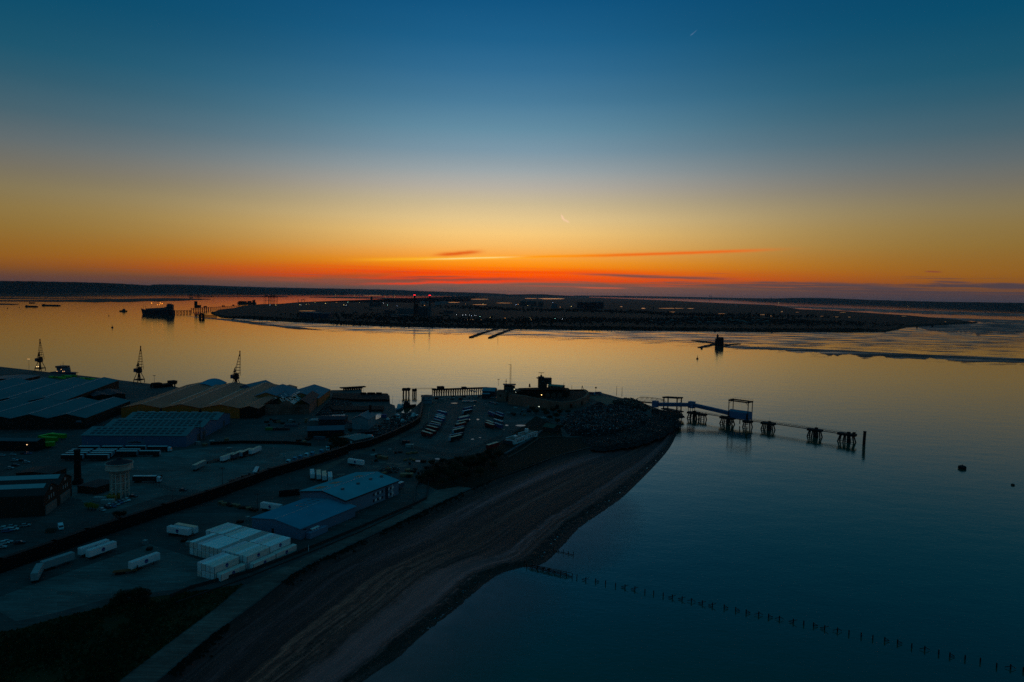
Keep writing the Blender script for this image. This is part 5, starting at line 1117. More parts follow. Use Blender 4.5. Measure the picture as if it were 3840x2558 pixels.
# ---------------------------------------------------------------- fort
def fort():
    STN = mat('ragstone', (.26, .12, .09), .95, var=.55, scale=.35, dirt=.6, bump=.4); EARTH = mat('dark_earth', (.010, .011, .009), .95, var=.5, scale=.1)
    o = at(2060, 1520, G); r = empty('stone_fort', o, 0, 'old stone coastal fort with a long battered wall, arched casemates and an earth top', 'fort')
    base = [(1905, 1516), (1960, 1524), (2001, 1531), (2060, 1537), (2118, 1537), (2165, 1530), (2198, 1517), (2212, 1500), (2195, 1484)]
    P = [at(x, y, G) - o for x, y in base]; H = [11, 11, 10.5, 9, 7.5, 7.5, 8, 8, 7]
    wb = MB(); cb = MB()
    for i in range(len(P) - 1):
        a, b = P[i], P[i + 1]; d = b - a; n = Vector((-d.y, d.x, 0)).normalized(); t = 3.0
        q = [a, b, b + n * t, a + n * t]; hs = [H[i], H[i + 1], H[i + 1], H[i]]
        wb.add([(p.x, p.y, 0) for p in q] + [(p.x + n.x * (.8 if k < 2 else 0), p.y + n.y * (.8 if k < 2 else 0), h) for k, (p, h) in enumerate(zip(q, hs))], [(3, 2, 1, 0), (4, 5, 6, 7), (0, 1, 5, 4), (1, 2, 6, 5), (2, 3, 7, 6), (3, 0, 4, 7)])
    wb.build('outer_wall', STN, r)
    for i in (3, 4, 5, 6):
        a, b = P[i], P[i + 1]; d = (b - a).normalized(); n = Vector((-d.y, d.x, 0)); c = (a + b) / 2 - n * .35 + n * .25
        pts = [(-1.8, 1), (1.8, 1), (1.8, 4)] + [(1.8 * math.cos(math.pi * k / 6), 4 + 1.4 * math.sin(math.pi * k / 6)) for k in range(1, 6)] + [(-1.8, 4)]
        MB().add([(c.x + d.x * u, c.y + d.y * u, v) for u, v in pts], [tuple(range(len(pts)))]).build('gun_port', mat('port_black', (.006, .006, .006)), r)
    # casemates behind, on the raised platform
    inner = [(1935, 1500), (2001, 1508), (2060, 1510), (2118, 1509), (2165, 1500), (2185, 1488)]
    def off(pts, z): return [at(x, y, G + z) - Vector((o.x, o.y, G)) for x, y in pts]
    front = [p for p in P]; 
    pl = [(p.x, p.y) for p in [Vector((q.x, q.y, 0)) + Vector((0, 3.2, 0)) for q in P]] + [tuple((at(x, y, G) - o)[:2]) for x, y in ((2205, 1489), (2140, 1485), (2050, 1483), (1960, 1484), (1912, 1492))]
    MB().prism(pl, 0, lambda p: 7.0).build('earth_platform', EARTH, r)
    ca, cb2 = at(1972, 1488, G + 7) - o, at(2110, 1489, G + 7) - o; ca.z = cb2.z = 0; d = (cb2 - ca); L_ = d.length; d.normalize(); n = Vector((-d.y, d.x, 0)); ang = math.atan2(d.y, d.x)
    c = (ca + cb2) / 2 + n * 5; MB().box(c.x, c.y, 6.9, L_ + 10, 10, 6.3, ang).build('casemate_block', EARTH, r)
    AR = mat('arch_stone', (.075, .062, .052), .95, var=.5, scale=.5)
    for k in range(6):
        q = ca + d * (L_ * (k + .5) / 6) - n * .12; pts = [(2.6 * math.cos(math.pi * j / 10), 7.2 + 4.6 * math.sin(math.pi * j / 10)) for j in range(11)]
        MB().add([(q.x + d.x * u, q.y + d.y * u, v) for u, v in pts] + [(q.x + d.x * u + n.x * .1, q.y + d.y * u + n.y * .1, v) for u, v in pts], [tuple(range(11))] + [(j, j + 1, 12 + j, 11 + j) for j in range(10)]).build('arch', AR, r)
    up = [tuple((at(x, y, G) - o)[:2]) for x, y in ((1938, 1513), (2118, 1513), (2136, 1506), (2130, 1499), (2060, 1496), (1944, 1500))]
    MB().prism(up, 6.9, lambda p: 13.2 if True else 0).build('upper_terrace', EARTH, r)
    lf = MB(); s = at(1920, 1505, G) - o; lf.box(s.x, s.y, 9, 30, 6, 1.0, -.15)
    MB().lathe([(.35, 8.9), (.5, 9.3), (.35, 9.7)], 8, tuple((ca + d * (L_ * .42) - n * 1.2)[:2])).build('lamp', emit('fort_lamp', (1, .62, .22), 3.5), r)
    return r
fort()
FT = G + 13.2
# radar tower
def radar_tower():
    b = at(2034, 1453, FT); r = empty('radar_tower', b, .05, 'square dark port control tower with a bar radar scanner on its roof', 'tower'); DG = mat('dark_green_paint', (.022, .034, .030), .7, var=.3, scale=.5)
    MB().box(0, 0, 0, 9.5, 8, 10).box(7, 0, 4, 5.5, 7.6, 6.4).build('tower_block', DG, r); MB().box(-1.6, 0, 10, 6.2, 6, 2.0).build('control_room', DG, r)
    MB().box(1.6, 0, 10.3, 16.5, 9, .35).build('roof', DARKTRIM, r); MB().box(-1.6, -3.02, 10.75, 5.8, .1, 1.0).build('window', GLASS, r)
    for x, z in ((-3, 3.5), (-.5, 6.5), (6.2, 5.2), (8, 5.2), (7.4, 8)): MB().box(x, -4.03, z, 1.3, .12, 1.2).build('window', mat('pale_pane', (.07, .12, .12), .3), r)
    MB().lathe([(1.2, 12), (1.2, 13.4), (.5, 14)], 12, (-1.6, 0)).build('radar_pedestal', DG, r); s = MB().tube((-1.6, 0, 14), (-1.6, 0, 16), .22, n=6); s.box(-1.6, 0, 16, 6.2, .5, .5).build('radar_scanner', DARKTRIM, r)
    for x, h in ((-5, 15), (-4, 13), (3, 14.4), (5, 13.6), (9, 13)): MB().tube((x, 1, 10), (x, 1, h), .06, n=4).build('aerial', DARKTRIM, r)
radar_tower()
hall('green_roof_office', 'long low office with a sea green roof beside the radar tower', 'building', (2055, 1446), (2108, 1450), (2112, 1444), 3.6, 1, 1.0, mat('dark_green_paint', (.022, .034, .03)), mat('sea_green_roof', (.03, .16, .12), .5, var=.15), axis='x', L=9, z0=FT - .1,
     extra=lambda r, ro, T, D, h, rise, nb, f, th: [MB().box(D * q, -.06, 2.0, 1.6, .12, 1.2).build('window', mat('lit_pane', (.10, .16, .15), .3), r) for q in (.15, .4, .65, .93)])
# aerial building on the stone tower
def aerial_block():
    b = at(1910, 1470, G + 8); r = empty('aerial_building', b, .05, 'dark signal building bristling with aerials on the left end of the fort', 'building'); DG = mat('dark_green_paint', (.022, .034, .03))
    MB().box(0, 0, -8, 13, 12, 9).build('base_block', mat('ragstone', (.26, .12, .09)), r); MB().box(0, 0, 1, 12, 10, 5.6).box(-1, 0, 6.6, 9, 8, 1.6).build('signal_room', DG, r)
    MB().box(0, 0, 8.2, 14, 11, .3).build('roof', DARKTRIM, r)
    for z in (2.2, 4.6): 
        for x in (-4, -1.5, 1, 3.5): MB().box(x, -5.05, z, 1.6, .12, 1.1).build('window', mat('pale_pane', (.07, .12, .12)), r)
    MB().box(5.2, -5.06, 3.4, 1.2, .14, .8).build('lit_window', emit('window_glow', (1, .9, .55), .8), r)
    h = up_at(b, 1910, 1357) - (G + 8); MB().lattice((1, 1, 8.4), (1, 1, h - 3), 1.5, 1.3, 14, .09, side=(1, 0, 0)).tube((1, 1, h - 3), (1, 1, h + 3), .07, n=4).box(-.2, 1, h - 3.2, 2.6, .15, .3).build('lattice_mast', mat('mast_rust', (.10, .075, .04), .7), r)
    MB().lattice((-3.6, 1, 8.4), (-3.6, 1, 14.5), 1.0, .5, 5, .09, side=(1, 0, 0)).box(-3.6, 1, 11.5, 2.2, .4, .3).build('radar_mast', DARKTRIM, r)
    for x, hh in ((-6, 12), (3.5, 15), (5, 12), (6, 11), (-5, 13)): MB().tube((x, 0, 8.4), (x, 0, hh), .05, n=4).build('aerial', DARKTRIM, r)
    s = MB(); 
    for k in range(8): s.tube((7.5, -6, -8 + k * 1.2), (9.5 if k % 2 else 7.5, -6, -7 + k * 1.2), .15, n=4)
    s.box(8.5, -6, 1.6, 3, 2.5, .3); s.box(7.2, -7, -8, .2, .2, 9.8); s.box(9.8, -7, -8, .2, .2, 9.8); s.build('outside_stair', mat('stair_steel', (.09, .11, .12), .6), r)
    for z in (0.5, -5): MB().lathe([(.12, z), (.2, z + .3), (.1, z + .6)], 6, (6.8, -6.2)).build('lamp', emit('small_lamp', (.8, 1, .85), 1), r)
aerial_block()
def stone_tower():
    b = at(1880, 1506, G); r = empty('stone_tower', b, -.05, 'squat pale stone gun tower with a dark window left of the fort wall', 'tower'); MB().box(0, 4, 0, 10.5, 9, 10.5).box(0, 4, 10.5, 11.2, 9.7, .5).build('wall', mat('pale_ragstone', (.26, .14, .11), .95, var=.5, scale=.35, dirt=.6), r)
    MB().box(-1, -.55, 5.2, 1.8, .1, 2.4).build('window', DARKTRIM, r); MB().box(0, 4, 11.01, 8, 7, .9).build('roof', DARKTRIM, r)
stone_tower()
mast(2033, 1576, 1556, 'short lamp post with a lit white lamp below the fort', head='none', r0=.12, name='yard_lamp')
_b = at(2020, 1534, G); _r = empty('yard_lamp', at(2021, 1545, G), 0, 'small lit lamp on a post at the foot of the fort wall', 'lamp post'); MB().tube((0, 0, 0), (0, 0, 5), .1, n=5).build('pole', DARK, _r); MB().lathe([(.2, 5), (.4, 5.3), (.2, 5.6)], 8).build('lamp_head', emit('yard_lamp_glow', (.9, 1, .8), 2), _r)
# trucks and excavator on the sea edge
def tipper(px, py, rz, label):
    r = empty('tipper_lorry', at(px, py, G), rz, label, 'lorry', 'tipper lorries by the sea edge'); MB().box(-1, 0, 1.2, 9, 2.6, 2.3).build('tipper_body', mat('tipper_blue', (.03, .04, .09), .6), r); cab_mesh(r, BCAB, 4.0); add_wheels(r, (-4, -2.7, 4.8), 1.05)
tipper(2213, 1482, -.2, 'dark tipper lorry nearer the excavator'); tipper(2238, 1481, .5, 'blue tipper lorry with raised tail right of the other tipper')
def excavator(px, py, s, label, flip=1):
    r = empty('excavator', at(px, py, G), 0, label, 'excavator'); r.scale = (s, s, s)
    MB().box(0, -1.1, 0, 4, .6, .9).box(0, 1.1, 0, 4, .6, .9).build('track', DARK, r); MB().box(0, 0, .95, 3.6, 2.6, 1.4).box(.8 * -flip, .5, 2.35, 1.4, 1.3, 1.3).build('body', mat('digger', (.10, .045, .02), .7), r)
    MB().tube((-1.2 * flip, 0, 1.8), (-3.4 * flip, 0, 8.4), .35, .25, 5).build('boom', mat('digger', (.1, .045, .02)), r); MB().tube((-3.4 * flip, 0, 8.4), (-4.2 * flip, 0, 3.2), .25, .2, 5).box(-4.2 * flip, 0, 2.4, 1.2, 1, .9).build('dipper_arm', DARK, r)
excavator(2196, 1480, 1.25, 'excavator with a tall raised arm on the skyline of the point')
excavator(2352, 1516, .9, 'red brown grab crane among scrap by the footbridge', -1)
# scrap heaps
def heap(label, poly, zc, n, mt, name='scrap_heap', seed=1, smin=.3, smax=1.6, mound=True):
    rr = random.Random(seed); P = [at(x, y, G) for x, y in poly]; c = sum(P, Vector()) / len(P); r = empty(name, c, 0); r['label'] = label; r['kind'] = 'stuff'
    def hgt(x, y):
        # distance to the boundary along rays, cheap: min over edges
        dmin = 1e9; ins = False
        for a, b in zip(P, P[1:] + P[:1]):
            ax, ay, bx, by = a.x, a.y, b.x, b.y; t = max(0, min(1, ((x - ax) * (bx - ax) + (y - ay) * (by - ay)) / ((bx - ax) ** 2 + (by - ay) ** 2))); dmin = min(dmin, math.hypot(x - ax - t * (bx - ax), y - ay - t * (by - ay)))
            if (ay > y) != (by > y) and x < (bx - ax) * (y - ay) / (by - ay) + ax: ins = not ins
        if not ins: return None
        return zc * min(1, dmin / (zc * 1.6)) ** .8 * (1 + .35 * noise.noise(Vector((x * .06, y * .06, seed))))
    xs = [p.x for p in P]; ys = [p.y for p in P]; x0, x1, y0, y1 = min(xs), max(xs), min(ys), max(ys); N_ = 46; vs = []; fs = []; ok = {}
    for j in range(N_ + 1):
        for i in range(N_ + 1):
            x = x0 + (x1 - x0) * i / N_; y = y0 + (y1 - y0) * j / N_; h = hgt(x, y); ok[(i, j)] = h is not None
            vs.append((x - c.x, y - c.y, (h or 0) + (.5 * noise.noise(Vector((x * .5, y * .5, 3))) if h else -.1)))
    for j in range(N_):
        for i in range(N_):
            if ok[(i, j)] or ok[(i + 1, j)] or ok[(i, j + 1)] or ok[(i + 1, j + 1)]: k = j * (N_ + 1) + i; fs.append((k, k + 1, k + N_ + 2, k + N_ + 1))
    o = MB(); o.v = vs; o.f = fs; o = o.build('mound', mat('scrap_base', (.010, .012, .014), .9, var=.6, scale=.4), r); o['kind'] = 'stuff'
    mb = MB(); k = 0
    while k < n:
        x, y = rr.uniform(x0, x1), rr.uniform(y0, y1); h = hgt(x, y)
        if h is None: continue
        k += 1; s = rr.uniform(smin, smax) * rr.uniform(.5, 1); q = Vector((x - c.x, y - c.y, h + rr.uniform(-.1, .45)))
        a = Vector((rr.gauss(0, 1), rr.gauss(0, 1), rr.gauss(0, .5))).normalized(); b = a.orthogonal().normalized(); b.rotate(Matrix.Rotation(rr.uniform(0, 6.28), 3, a)); w = s * rr.uniform(.15, .9)
        mb.add([q - a * s / 2 - b * w / 2, q + a * s / 2 - b * w / 2, q + a * s / 2 + b * w / 2, q - a * s / 2 + b * w / 2, q + a.cross(b) * s * .25], [(0, 1, 4), (1, 2, 4), (2, 3, 4), (3, 0, 4), (0, 3, 2, 1)])
    m_, N, p = newmat('scrap_' + str(seed)); g = N.n('ShaderNodeNewGeometry'); t = N.ramp(g.outputs['Random Per Island'], mt, 'CONSTANT'); N.link(t, p.inputs['Base Color']); p.inputs['Roughness'].default_value = .45; p.inputs['Metallic'].default_value = .3
    o = mb.build('scrap_piece', m_, r); o['kind'] = 'stuff'; return r
SCR = [(0, (.012, .014, .018)), (.55, (.03, .04, .05)), (.78, (.05, .035, .028)), (.88, (.09, .12, .15)), (.96, (.22, .28, .32))]
heap('broad heap of mixed scrap metal glinting in the yard behind the beach', [(2104, 1595), (2130, 1560), (2200, 1536), (2290, 1530), (2360, 1540), (2425, 1558), (2440, 1585), (2400, 1620), (2330, 1640), (2230, 1640), (2140, 1634)], 5.2, 11000, SCR, seed=1, smax=2.3)
heap('dark conical mound of fine scrap behind the broad heap', [(2205, 1530), (2235, 1522), (2275, 1524), (2290, 1532), (2250, 1540), (2212, 1540)], 6.5, 700, [(0, (.012, .014, .02)), (.8, (.02, .025, .035))], seed=2, smin=.2, smax=.7)
heap('pale blue tangle of crushed metal on the seaward end of the scrap yard', [(2375, 1560), (2400, 1548), (2420, 1556), (2415, 1572), (2385, 1576)], 5, 700, [(0, (.05, .09, .12)), (.4, (.12, .2, .25)), (.8, (.3, .38, .42))], seed=3, smin=.5, smax=1.8)
heap('small pale knot of crushed metal at the landward corner of the scrap heap', [(2098, 1578), (2108, 1570), (2124, 1572), (2124, 1584), (2106, 1588)], 3.5, 260, [(0, (.05, .07, .1)), (.5, (.14, .18, .22))], seed=4, smin=.4, smax=1.3)
heap('rust brown piles of beams and scrap at the root of the footbridge', [(2296, 1508), (2350, 1500), (2400, 1512), (2440, 1530), (2420, 1545), (2360, 1535), (2310, 1524)], 4.0, 1400, [(0, (.02, .015, .012)), (.5, (.07, .04, .025)), (.85, (.16, .10, .07))], seed=5, smin=.6, smax=3)
BRK = [(0, (.02, .022, .025)), (.5, (.06, .06, .06)), (.8, (.10, .12, .13)), (.94, (.25, .28, .28))]
heap('clutter of boat gear and scrap spread over the boatyard hard', [(1440, 1585), (1470, 1560), (1540, 1550), (1572, 1570), (1560, 1592), (1480, 1622), (1400, 1640), (1400, 1615)], 1.1, 900, BRK, name='boatyard_clutter', seed=6, smin=.6, smax=2.6)
heap('rubble and old timber strewn on the dock side beyond the mud basins', [(1180, 1560), (1240, 1500), (1300, 1490), (1330, 1530), (1290, 1552), (1220, 1556)], .9, 500, BRK, name='dockside_rubble', seed=7, smin=.5, smax=2.2)
heap('burnt debris ring in the middle of the open lot', [(1420, 1762), (1470, 1752), (1500, 1758), (1490, 1774), (1440, 1778)], .8, 420, BRK, name='debris_patch', seed=8, smin=.4, smax=1.8)
# earth bank of the scrap yard toward the beach
heap('rough dark rubble bank sloping from the scrap yard to the shingle', [(2180, 1652), (2330, 1632), (2405, 1598), (2428, 1570), (2470, 1552), (2535, 1560), (2552, 1590), (2480, 1636), (2380, 1672), (2240, 1690)], 2.2, 3200, [(0, (.015, .016, .016)), (.5, (.035, .034, .032)), (.85, (.07, .065, .06))], name='rubble_bank', seed=9, smin=.6, smax=1.8)
heap('dark seaweed covered rocks at the tip of the point under the jetty', [(2440, 1540), (2500, 1545), (2560, 1556), (2568, 1566), (2520, 1572), (2450, 1560)], 2.4, 900, [(0, (.012, .014, .014)), (.7, (.03, .03, .03))], name='point_rocks', seed=10, smin=.6, smax=1.8)
# tan palettes / panels and puddles on the lot
PUD = POOL
for i, (x, y, w, h) in enumerate([(1641, 1721, 20, 5), (1638, 1745, 26, 5), (1574, 1729, 40, 6), (1552, 1730, 10, 4), (1590, 1730, 12, 3), (1705, 1512, 26, 3), (1952, 1596, 36, 6), (1900, 1595, 12, 5), (1888, 1611, 6, 3), (1792, 1573, 10, 5), (1761, 1573, 6, 4), (1772, 1647, 12, 4), (1800, 1641, 8, 2.5), (1779, 1521, 4, 2), (1822, 1514, 5, 2), (1443, 1769, 12, 4), (1491, 1760, 12, 6), (1480, 1766, 9, 5), (1530, 1776, 8, 2), (1620, 1481, 12, 2.5)]):
    pool(x, y, w, h, G + .012 + .0005 * i, 50 + i, 'puddle')
for i, (x, y, w, h) in enumerate([(1403, 1705, 26, 7), (1435, 1734, 26, 7), (1462, 1739, 26, 6), (1495, 1741, 30, 5), (1410, 1751, 30, 9), (1508, 1748, 32, 6), (1278, 1780, 28, 5)]):
    c = at(x, y, G); r = empty('ground_sheet', c, 0, '%s flat %s sheet lying on the open lot' % (ORD[i], 'brown' if i else 'pale grey'), 'sheet', 'flat sheets lying on the open lot'); s = math.hypot(c.x, c.y) / FPX
    r['label'] = 'flat sheet of board on the open lot, %s counting from the left' % ORD[[0, 2, 3, 4, 1, 5, 6][i]]
    MB().box(0, 0, 0, w * s, 4.5, .12, .45).build('board', mat('board_tan', (.13, .10, .09), .8, var=.3) if i else mat('board_grey', (.17, .20, .2), .8), r)
skip(1525, 1786, .1, 8, 3.5, 1.8, mat('tan_box', (.26, .17, .10), .8, var=.3), 'tan topped low box at the far side of the open lot', 'storage box')
for k, (x, y) in enumerate([(1530, 1703), (1545, 1700), (1558, 1700), (1520, 1727), (1538, 1723), (1552, 1727)]): skip(x, y, .4 * k, 3, 1.4, .9, mat('barrier_tan', (.17, .11, .05), .8, var=.3), 'tan road barrier block, %s in the ring beside the long puddle' % ORD[k], 'barrier', 'tan barrier blocks on the open lot')
MB_ = MB()
# yard markings in the fenced yard
mk = MB(); MK = mat('worn_line', (.16, .17, .165), .8, var=.3)
for (x0, y0, x1, y1) in [(1697, 1555, 1632, 1657), (1701, 1555, 1637, 1657), (1897, 1550, 1874, 1637), (1893, 1550, 1868, 1637), (1835, 1610, 1823, 1652), (1632, 1658, 1682, 1658), (1826, 1638, 1870, 1638)]:
    a, b = at(x0, y0, G + .01), at(x1, y1, G + .01); d = b - a; mk.box((a.x + b.x) / 2, (a.y + b.y) / 2, G + .008, d.length, .16, .006, math.atan2(d.y, d.x))
for (x0, y0, x1, y1) in [(1255, 1800, 1480, 1690), (1235, 1795, 1330, 1755), (1120, 1760, 1240, 1715), (0, 1790, 190, 1690), (20, 1800, 210, 1702)]:
    a, b = at(x0, y0, G + .01), at(x1, y1, G + .01); d = b - a; mk.box((a.x + b.x) / 2, (a.y + b.y) / 2, G + .008, d.length, .14, .006, math.atan2(d.y, d.x))
tag(mk.build('road_marking', MK), kind='structure')
# lighter worn patches of the yards
def patch(name, pts, m_, z): return tri_poly(name, [at(x, y, G + z) for x, y in pts], G + z, m_)
patch('yard_paving', [(400, 1925), (620, 1857), (760, 1858), (935, 1790), (1230, 1695), (1215, 1674), (1090, 1668), (900, 1666), (760, 1680), (560, 1700), (330, 1740), (180, 1790), (60, 1850), (300, 1870), (330, 1905)], ground_mat('yard_concrete', (.060, .105, .108)), .004)
patch('yard_paving', [(60, 2330), (200, 2300), (420, 2240), (700, 2205), (900, 2150), (720, 2090), (560, 2040), (330, 2120), (100, 2200), (-60, 2260)], ground_mat('yard_concrete2', (.070, .112, .115), .7), .004)
patch('yard_paving', [(1490, 1640), (1600, 1600), (1612, 1545), (1650, 1514), (1900, 1530), (2040, 1575), (2020, 1592), (1885, 1632), (1740, 1700), (1600, 1690)], ground_mat('yard_asphalt', (.034, .062, .066), 1.4), .004)
patch('lane', [(1584, 1500), (1640, 1500), (1606, 1515), (1600, 1560), (1580, 1600), (1480, 1655), (1300, 1720), (1200, 1780), (1150, 1770), (1320, 1705), (1450, 1655), (1560, 1602), (1582, 1560)], ground_mat('lane_tan', (.13, .085, .075), 1.6), .006)
patch('path', [(2190, 1486), (2235, 1483), (2300, 1492), (2330, 1512), (2310, 1535), (2265, 1530), (2260, 1510)], mat('path_tan', (.20, .10, .075), .9, var=.3, scale=.08), .006)
patch('mud_basin', [(1262, 1548), (1295, 1550), (1288, 1572), (1228, 1572), (1240, 1554)], wetmud('basin_mud', (.10, .11, .11), (.03, .03, .03), 1, 1, .5, .66, .12, .10, .3), .006)
patch('mud_basin', [(1370, 1546), (1432, 1543), (1427, 1566), (1400, 1578), (1376, 1578)], wetmud('basin_mud2', (.16, .15, .14), (.04, .04, .04), 1, 1, .5, .66, .12, .10, .3), .006)
# ---------------------------------------------------------------- docks and old jetties
TIMB = mat('black_timber', (.010, .010, .010), .9, var=.4)
def dockblock(name, label, pts, h, z0=G, m_=None, cat='dock'):
    P = [at(x, y, z0) for x, y in pts]; r = empty(name, P[0], 0, label, cat); MB().prism([(p.x - P[0].x, p.y - P[0].y) for p in P], 0, lambda q: h).build('dock_deck', m_ or TIMB, r); return r
dockblock('dock_pier', 'long black dock pier with bollards closing the far side of the mud basins', [(1248, 1482), (1455, 1484), (1460, 1506), (1330, 1506), (1245, 1500)], 2.4)
r_ = dockblock('dock_spur', 'black raised spur between the two mud basins', [(1235, 1530), (1440, 1530), (1436, 1544), (1300, 1546), (1250, 1546)], 2.2)
for k, (x) in enumerate([1362, 1382, 1394, 1402, 1421]): skip(x, 1487, 0, 6 if k % 2 == 0 else 2.4, 2, 2.0, TIMB, 'dark crate on the long black dock pier, %s from the left' % ORD[k], 'crate', 'crates on the black dock pier').location.z = G + 2.4
def jetty(name, p0, p1, deckz, w, npile, label, rail=True, clutter=(), pr=.45, cat='jetty', m_=None):
    a, b = at(*p0, 0), at(*p1, 0); d = b - a; L_ = d.length; r = empty(name, a, math.atan2(d.y, d.x), label, cat); m_ = m_ or TIMB
    MB().box(L_ / 2, 0, deckz, L_, w, .9).build('deck', m_, r)
    for i in range(npile):
        x = L_ * (i + .3) / npile; MB().tube((x, -w * .4, -1.5), (x, -w * .4, deckz), pr, n=6).tube((x, w * .4, -1.5), (x, w * .4, deckz), pr, n=6).tube((x, -w * .4, 1), (x, w * .4, deckz), pr * .5, n=4).build('pile', m_, r)
    if rail:
        rb = MB(); rb.tube((0, -w / 2, deckz + 1.9), (L_, -w / 2, deckz + 1.9), .06, n=3)
        for i in range(int(L_ / 4)): rb.tube((i * 4, -w / 2, deckz + .9), (i * 4, -w / 2, deckz + 1.9), .05, n=3)
        rb.build('railing', m_, r)
    for (t, cw, chh) in clutter: MB().box(L_ * t, 0, deckz + .9, cw, w * .7, chh).build('deck_house', m_, r)
    return r
jetty('old_jetty', (1622, 1481), (1830, 1473), 5.6, 9, 24, 'long black piled jetty with a small hut, left of the boathouse', clutter=((.14, 7.5, 3.2), (.56, 5, 1.6), (.03, 5, .8)))
def dolphin_old(px, py, w, h, label):
    b = at(px, py, 0); r = empty('mooring_dolphin', b, 0, label, 'dolphin'); MB().box(0, 0, h - 2.6, w, w * .8, 2.6).build('cap', TIMB, r)
    for x in (-.38, 0, .38):
        for y in (-.3, .3): MB().tube((x * w, y * w, -2), (x * w * .9, y * w * .8, h - 2.6), .55, n=7).build('pile', TIMB, r)
    MB().box(w * .3, 0, h, w * .25, 1, .8).build('bollard', TIMB, r); return r
dolphin_old(1523, 1482, 8.8, 8.0, 'left one of the two black mooring dolphins off the old jetty'); dolphin_old(1554, 1482, 5.2, 7.2, 'right one of the two black mooring dolphins off the old jetty')
a_, b_ = at(1530, 1482, 0), at(1622, 1481, 0); r_ = empty('catwalk', a_, math.atan2((b_ - a_).y, (b_ - a_).x), 'thin catwalk linking the black dolphins to the old jetty', 'footbridge'); L_ = (b_ - a_).length
MB().box(L_ / 2, 0, 7.0, L_, .8, .25).build('deck', TIMB, r_); MB().tube((0, .4, 8.2), (L_, .4, 8.2), .07, n=3).tube((0, -.4, 8.2), (L_, -.4, 8.2), .07, n=3).build('railing', TIMB, r_)
jetty('linkspan', (570, 1466), (655, 1458), 6.0, 12, 9, 'dark ferry linkspan with white lit gaps at the right end of the left quay', rail=False, clutter=((.9, 8, 3), (.2, 9, 2)), pr=.8)
jetty('ramp_stage', (1290, 1474), (1356, 1470), 4.8, 9, 8, 'dark decked ramp stage at the left of the black dock pier', rail=False, clutter=((.5, 30, 1.0),), pr=.8)
# ferry superstructure beyond the quay
def ferry():
    b = at(240, 1408, 0); r = empty('ferry', b, -.25, 'ferry with a tall lit bridge showing above the left quay', 'ship'); FW = mat('ferry_white', (.10, .13, .17), .6, var=.2)
    MB().prism([(-16, -6), (14, -6), (19, 0), (14, 6), (-16, 6)], -2, 4.6).build('hull', mat('ferry_hull', (.02, .03, .06), .6), r)
    MB().box(0, 0, 4.6, 13, 9, 3.2).prism([(-6.5, -5), (5.5, -5), (8, 0), (5.5, 5), (-6.5, 5)], 7.8, 10.4).build('superstructure', FW, r); MB().prism([(-7.5, -6), (3.5, -6), (5.5, 0), (3.5, 6), (-7.5, 6)], 10.4, 12.8).build('bridge', mat('bridge_dark', (.03, .04, .05), .5), r)
    MB().tube((-1, 0, 12.8), (-1, 0, 18), .2, .1, 5).tube((-2.4, 0, 16), (.4, 0, 16), .12, n=4).tube((-5, 0, 12.8), (-5, 0, 15), .12, n=4).build('mast', DARK, r)
    for k, (x, z) in enumerate([(4, 6), (6.3, 6.2), (-5.5, 5.8), (1.5, 8.6)]): MB().lathe([(.25, z - .3), (.45, z), (.25, z + .3)], 6, (x, -5.3)).build('deck_light', emit('ferry_lamp', (1, .5, .2), 1.5), r)
ferry()
# ---------------------------------------------------------------- loading jetty
STEEL = mat('jetty_steel', (.012, .013, .015), .7, var=.3); CLAD = mat('gallery_blue', (.075, .15, .30), .55, var=.15, scale=.3, stripe=0, sw=.8)
dol = [(2600, 1570, 11.0, 6.6, 'nearest the shore, carrying the conveyor transfer tower'), (2634, 1574, 6.5, 6.0, 'second from the shore, slender and standing free'), (2727, 1590, 13.0, 6.8, 'under the landward end of the hopper house'), (2803, 1602, 7.5, 6.2, 'under the seaward end of the hopper house'), (2880, 1611, 11.5, 6.6, 'first beyond the hopper house'), (3055, 1638, 11.5, 7.0, 'second beyond the hopper house'), (3175, 1657, 13.5, 7.4, 'last and widest at the seaward end of the walkway')]
DP = []
axd = (at(3175, 1657, 0) - at(2600, 1570, 0)); AX = math.atan2(axd.y, axd.x)
for k, (x, y, w, h, lab) in enumerate(dol):
    b = at(x, y, 0); DP.append((b, h)); r = empty('jetty_dolphin', b, AX, 'jetty dolphin, ' + lab, 'dolphin', 'dolphins of the loading jetty')
    MB().box(0, 0, h - 1.9, w * 1.04, 6.4, 1.9).build('cap', STEEL, r)
    n = 2 if w < 9 else 4
    for i in range(n):
        t = -1 + 2 * i / (n - 1)
        for s in (-1, 1): MB().tube((t * w * .52, s * 3.2, -2.5), (t * w * .36, s * 1.6, h - 1.6), .58, n=7).build('pile', STEEL, r)
    br = MB(); br.tube((-w * .47, -2.8, .8), (w * .47, -2.8, .8), .26, n=4); br.tube((-w * .44, -2.4, 2.6), (w * .44, -2.4, 2.6), .14, n=4); br.tube((-w * .47, -2.8, .6), (w * .40, -2.2, 4), .14, n=4); br.build('brace', STEEL, r)
    if w > 10: MB().box(w * .1, 0, h, 2.4, 2.2, 1.3).build('winch', STEEL, r); MB().lathe([(1.4, -1.5), (1.4, h - 1.8)], 10, (w * .14, -2)).build('fender_pile', STEEL, r)
    if k in (4, 5): MB().tube((w * .1, 0, h + 1.3), (w * .1, 0, h + 4.5), .07, n=4).build('light_pole', mat('pole_red', (.15, .03, .02)), r)
    if k == 6: MB().box(w * .40, 0, h, 1.8, 3, 1.6).build('bollard', STEEL, r); MB().tube((w * .5, 1, h), (w * .5, 1, h + 3.6), .07, n=4).build('light_pole', STEEL, r)
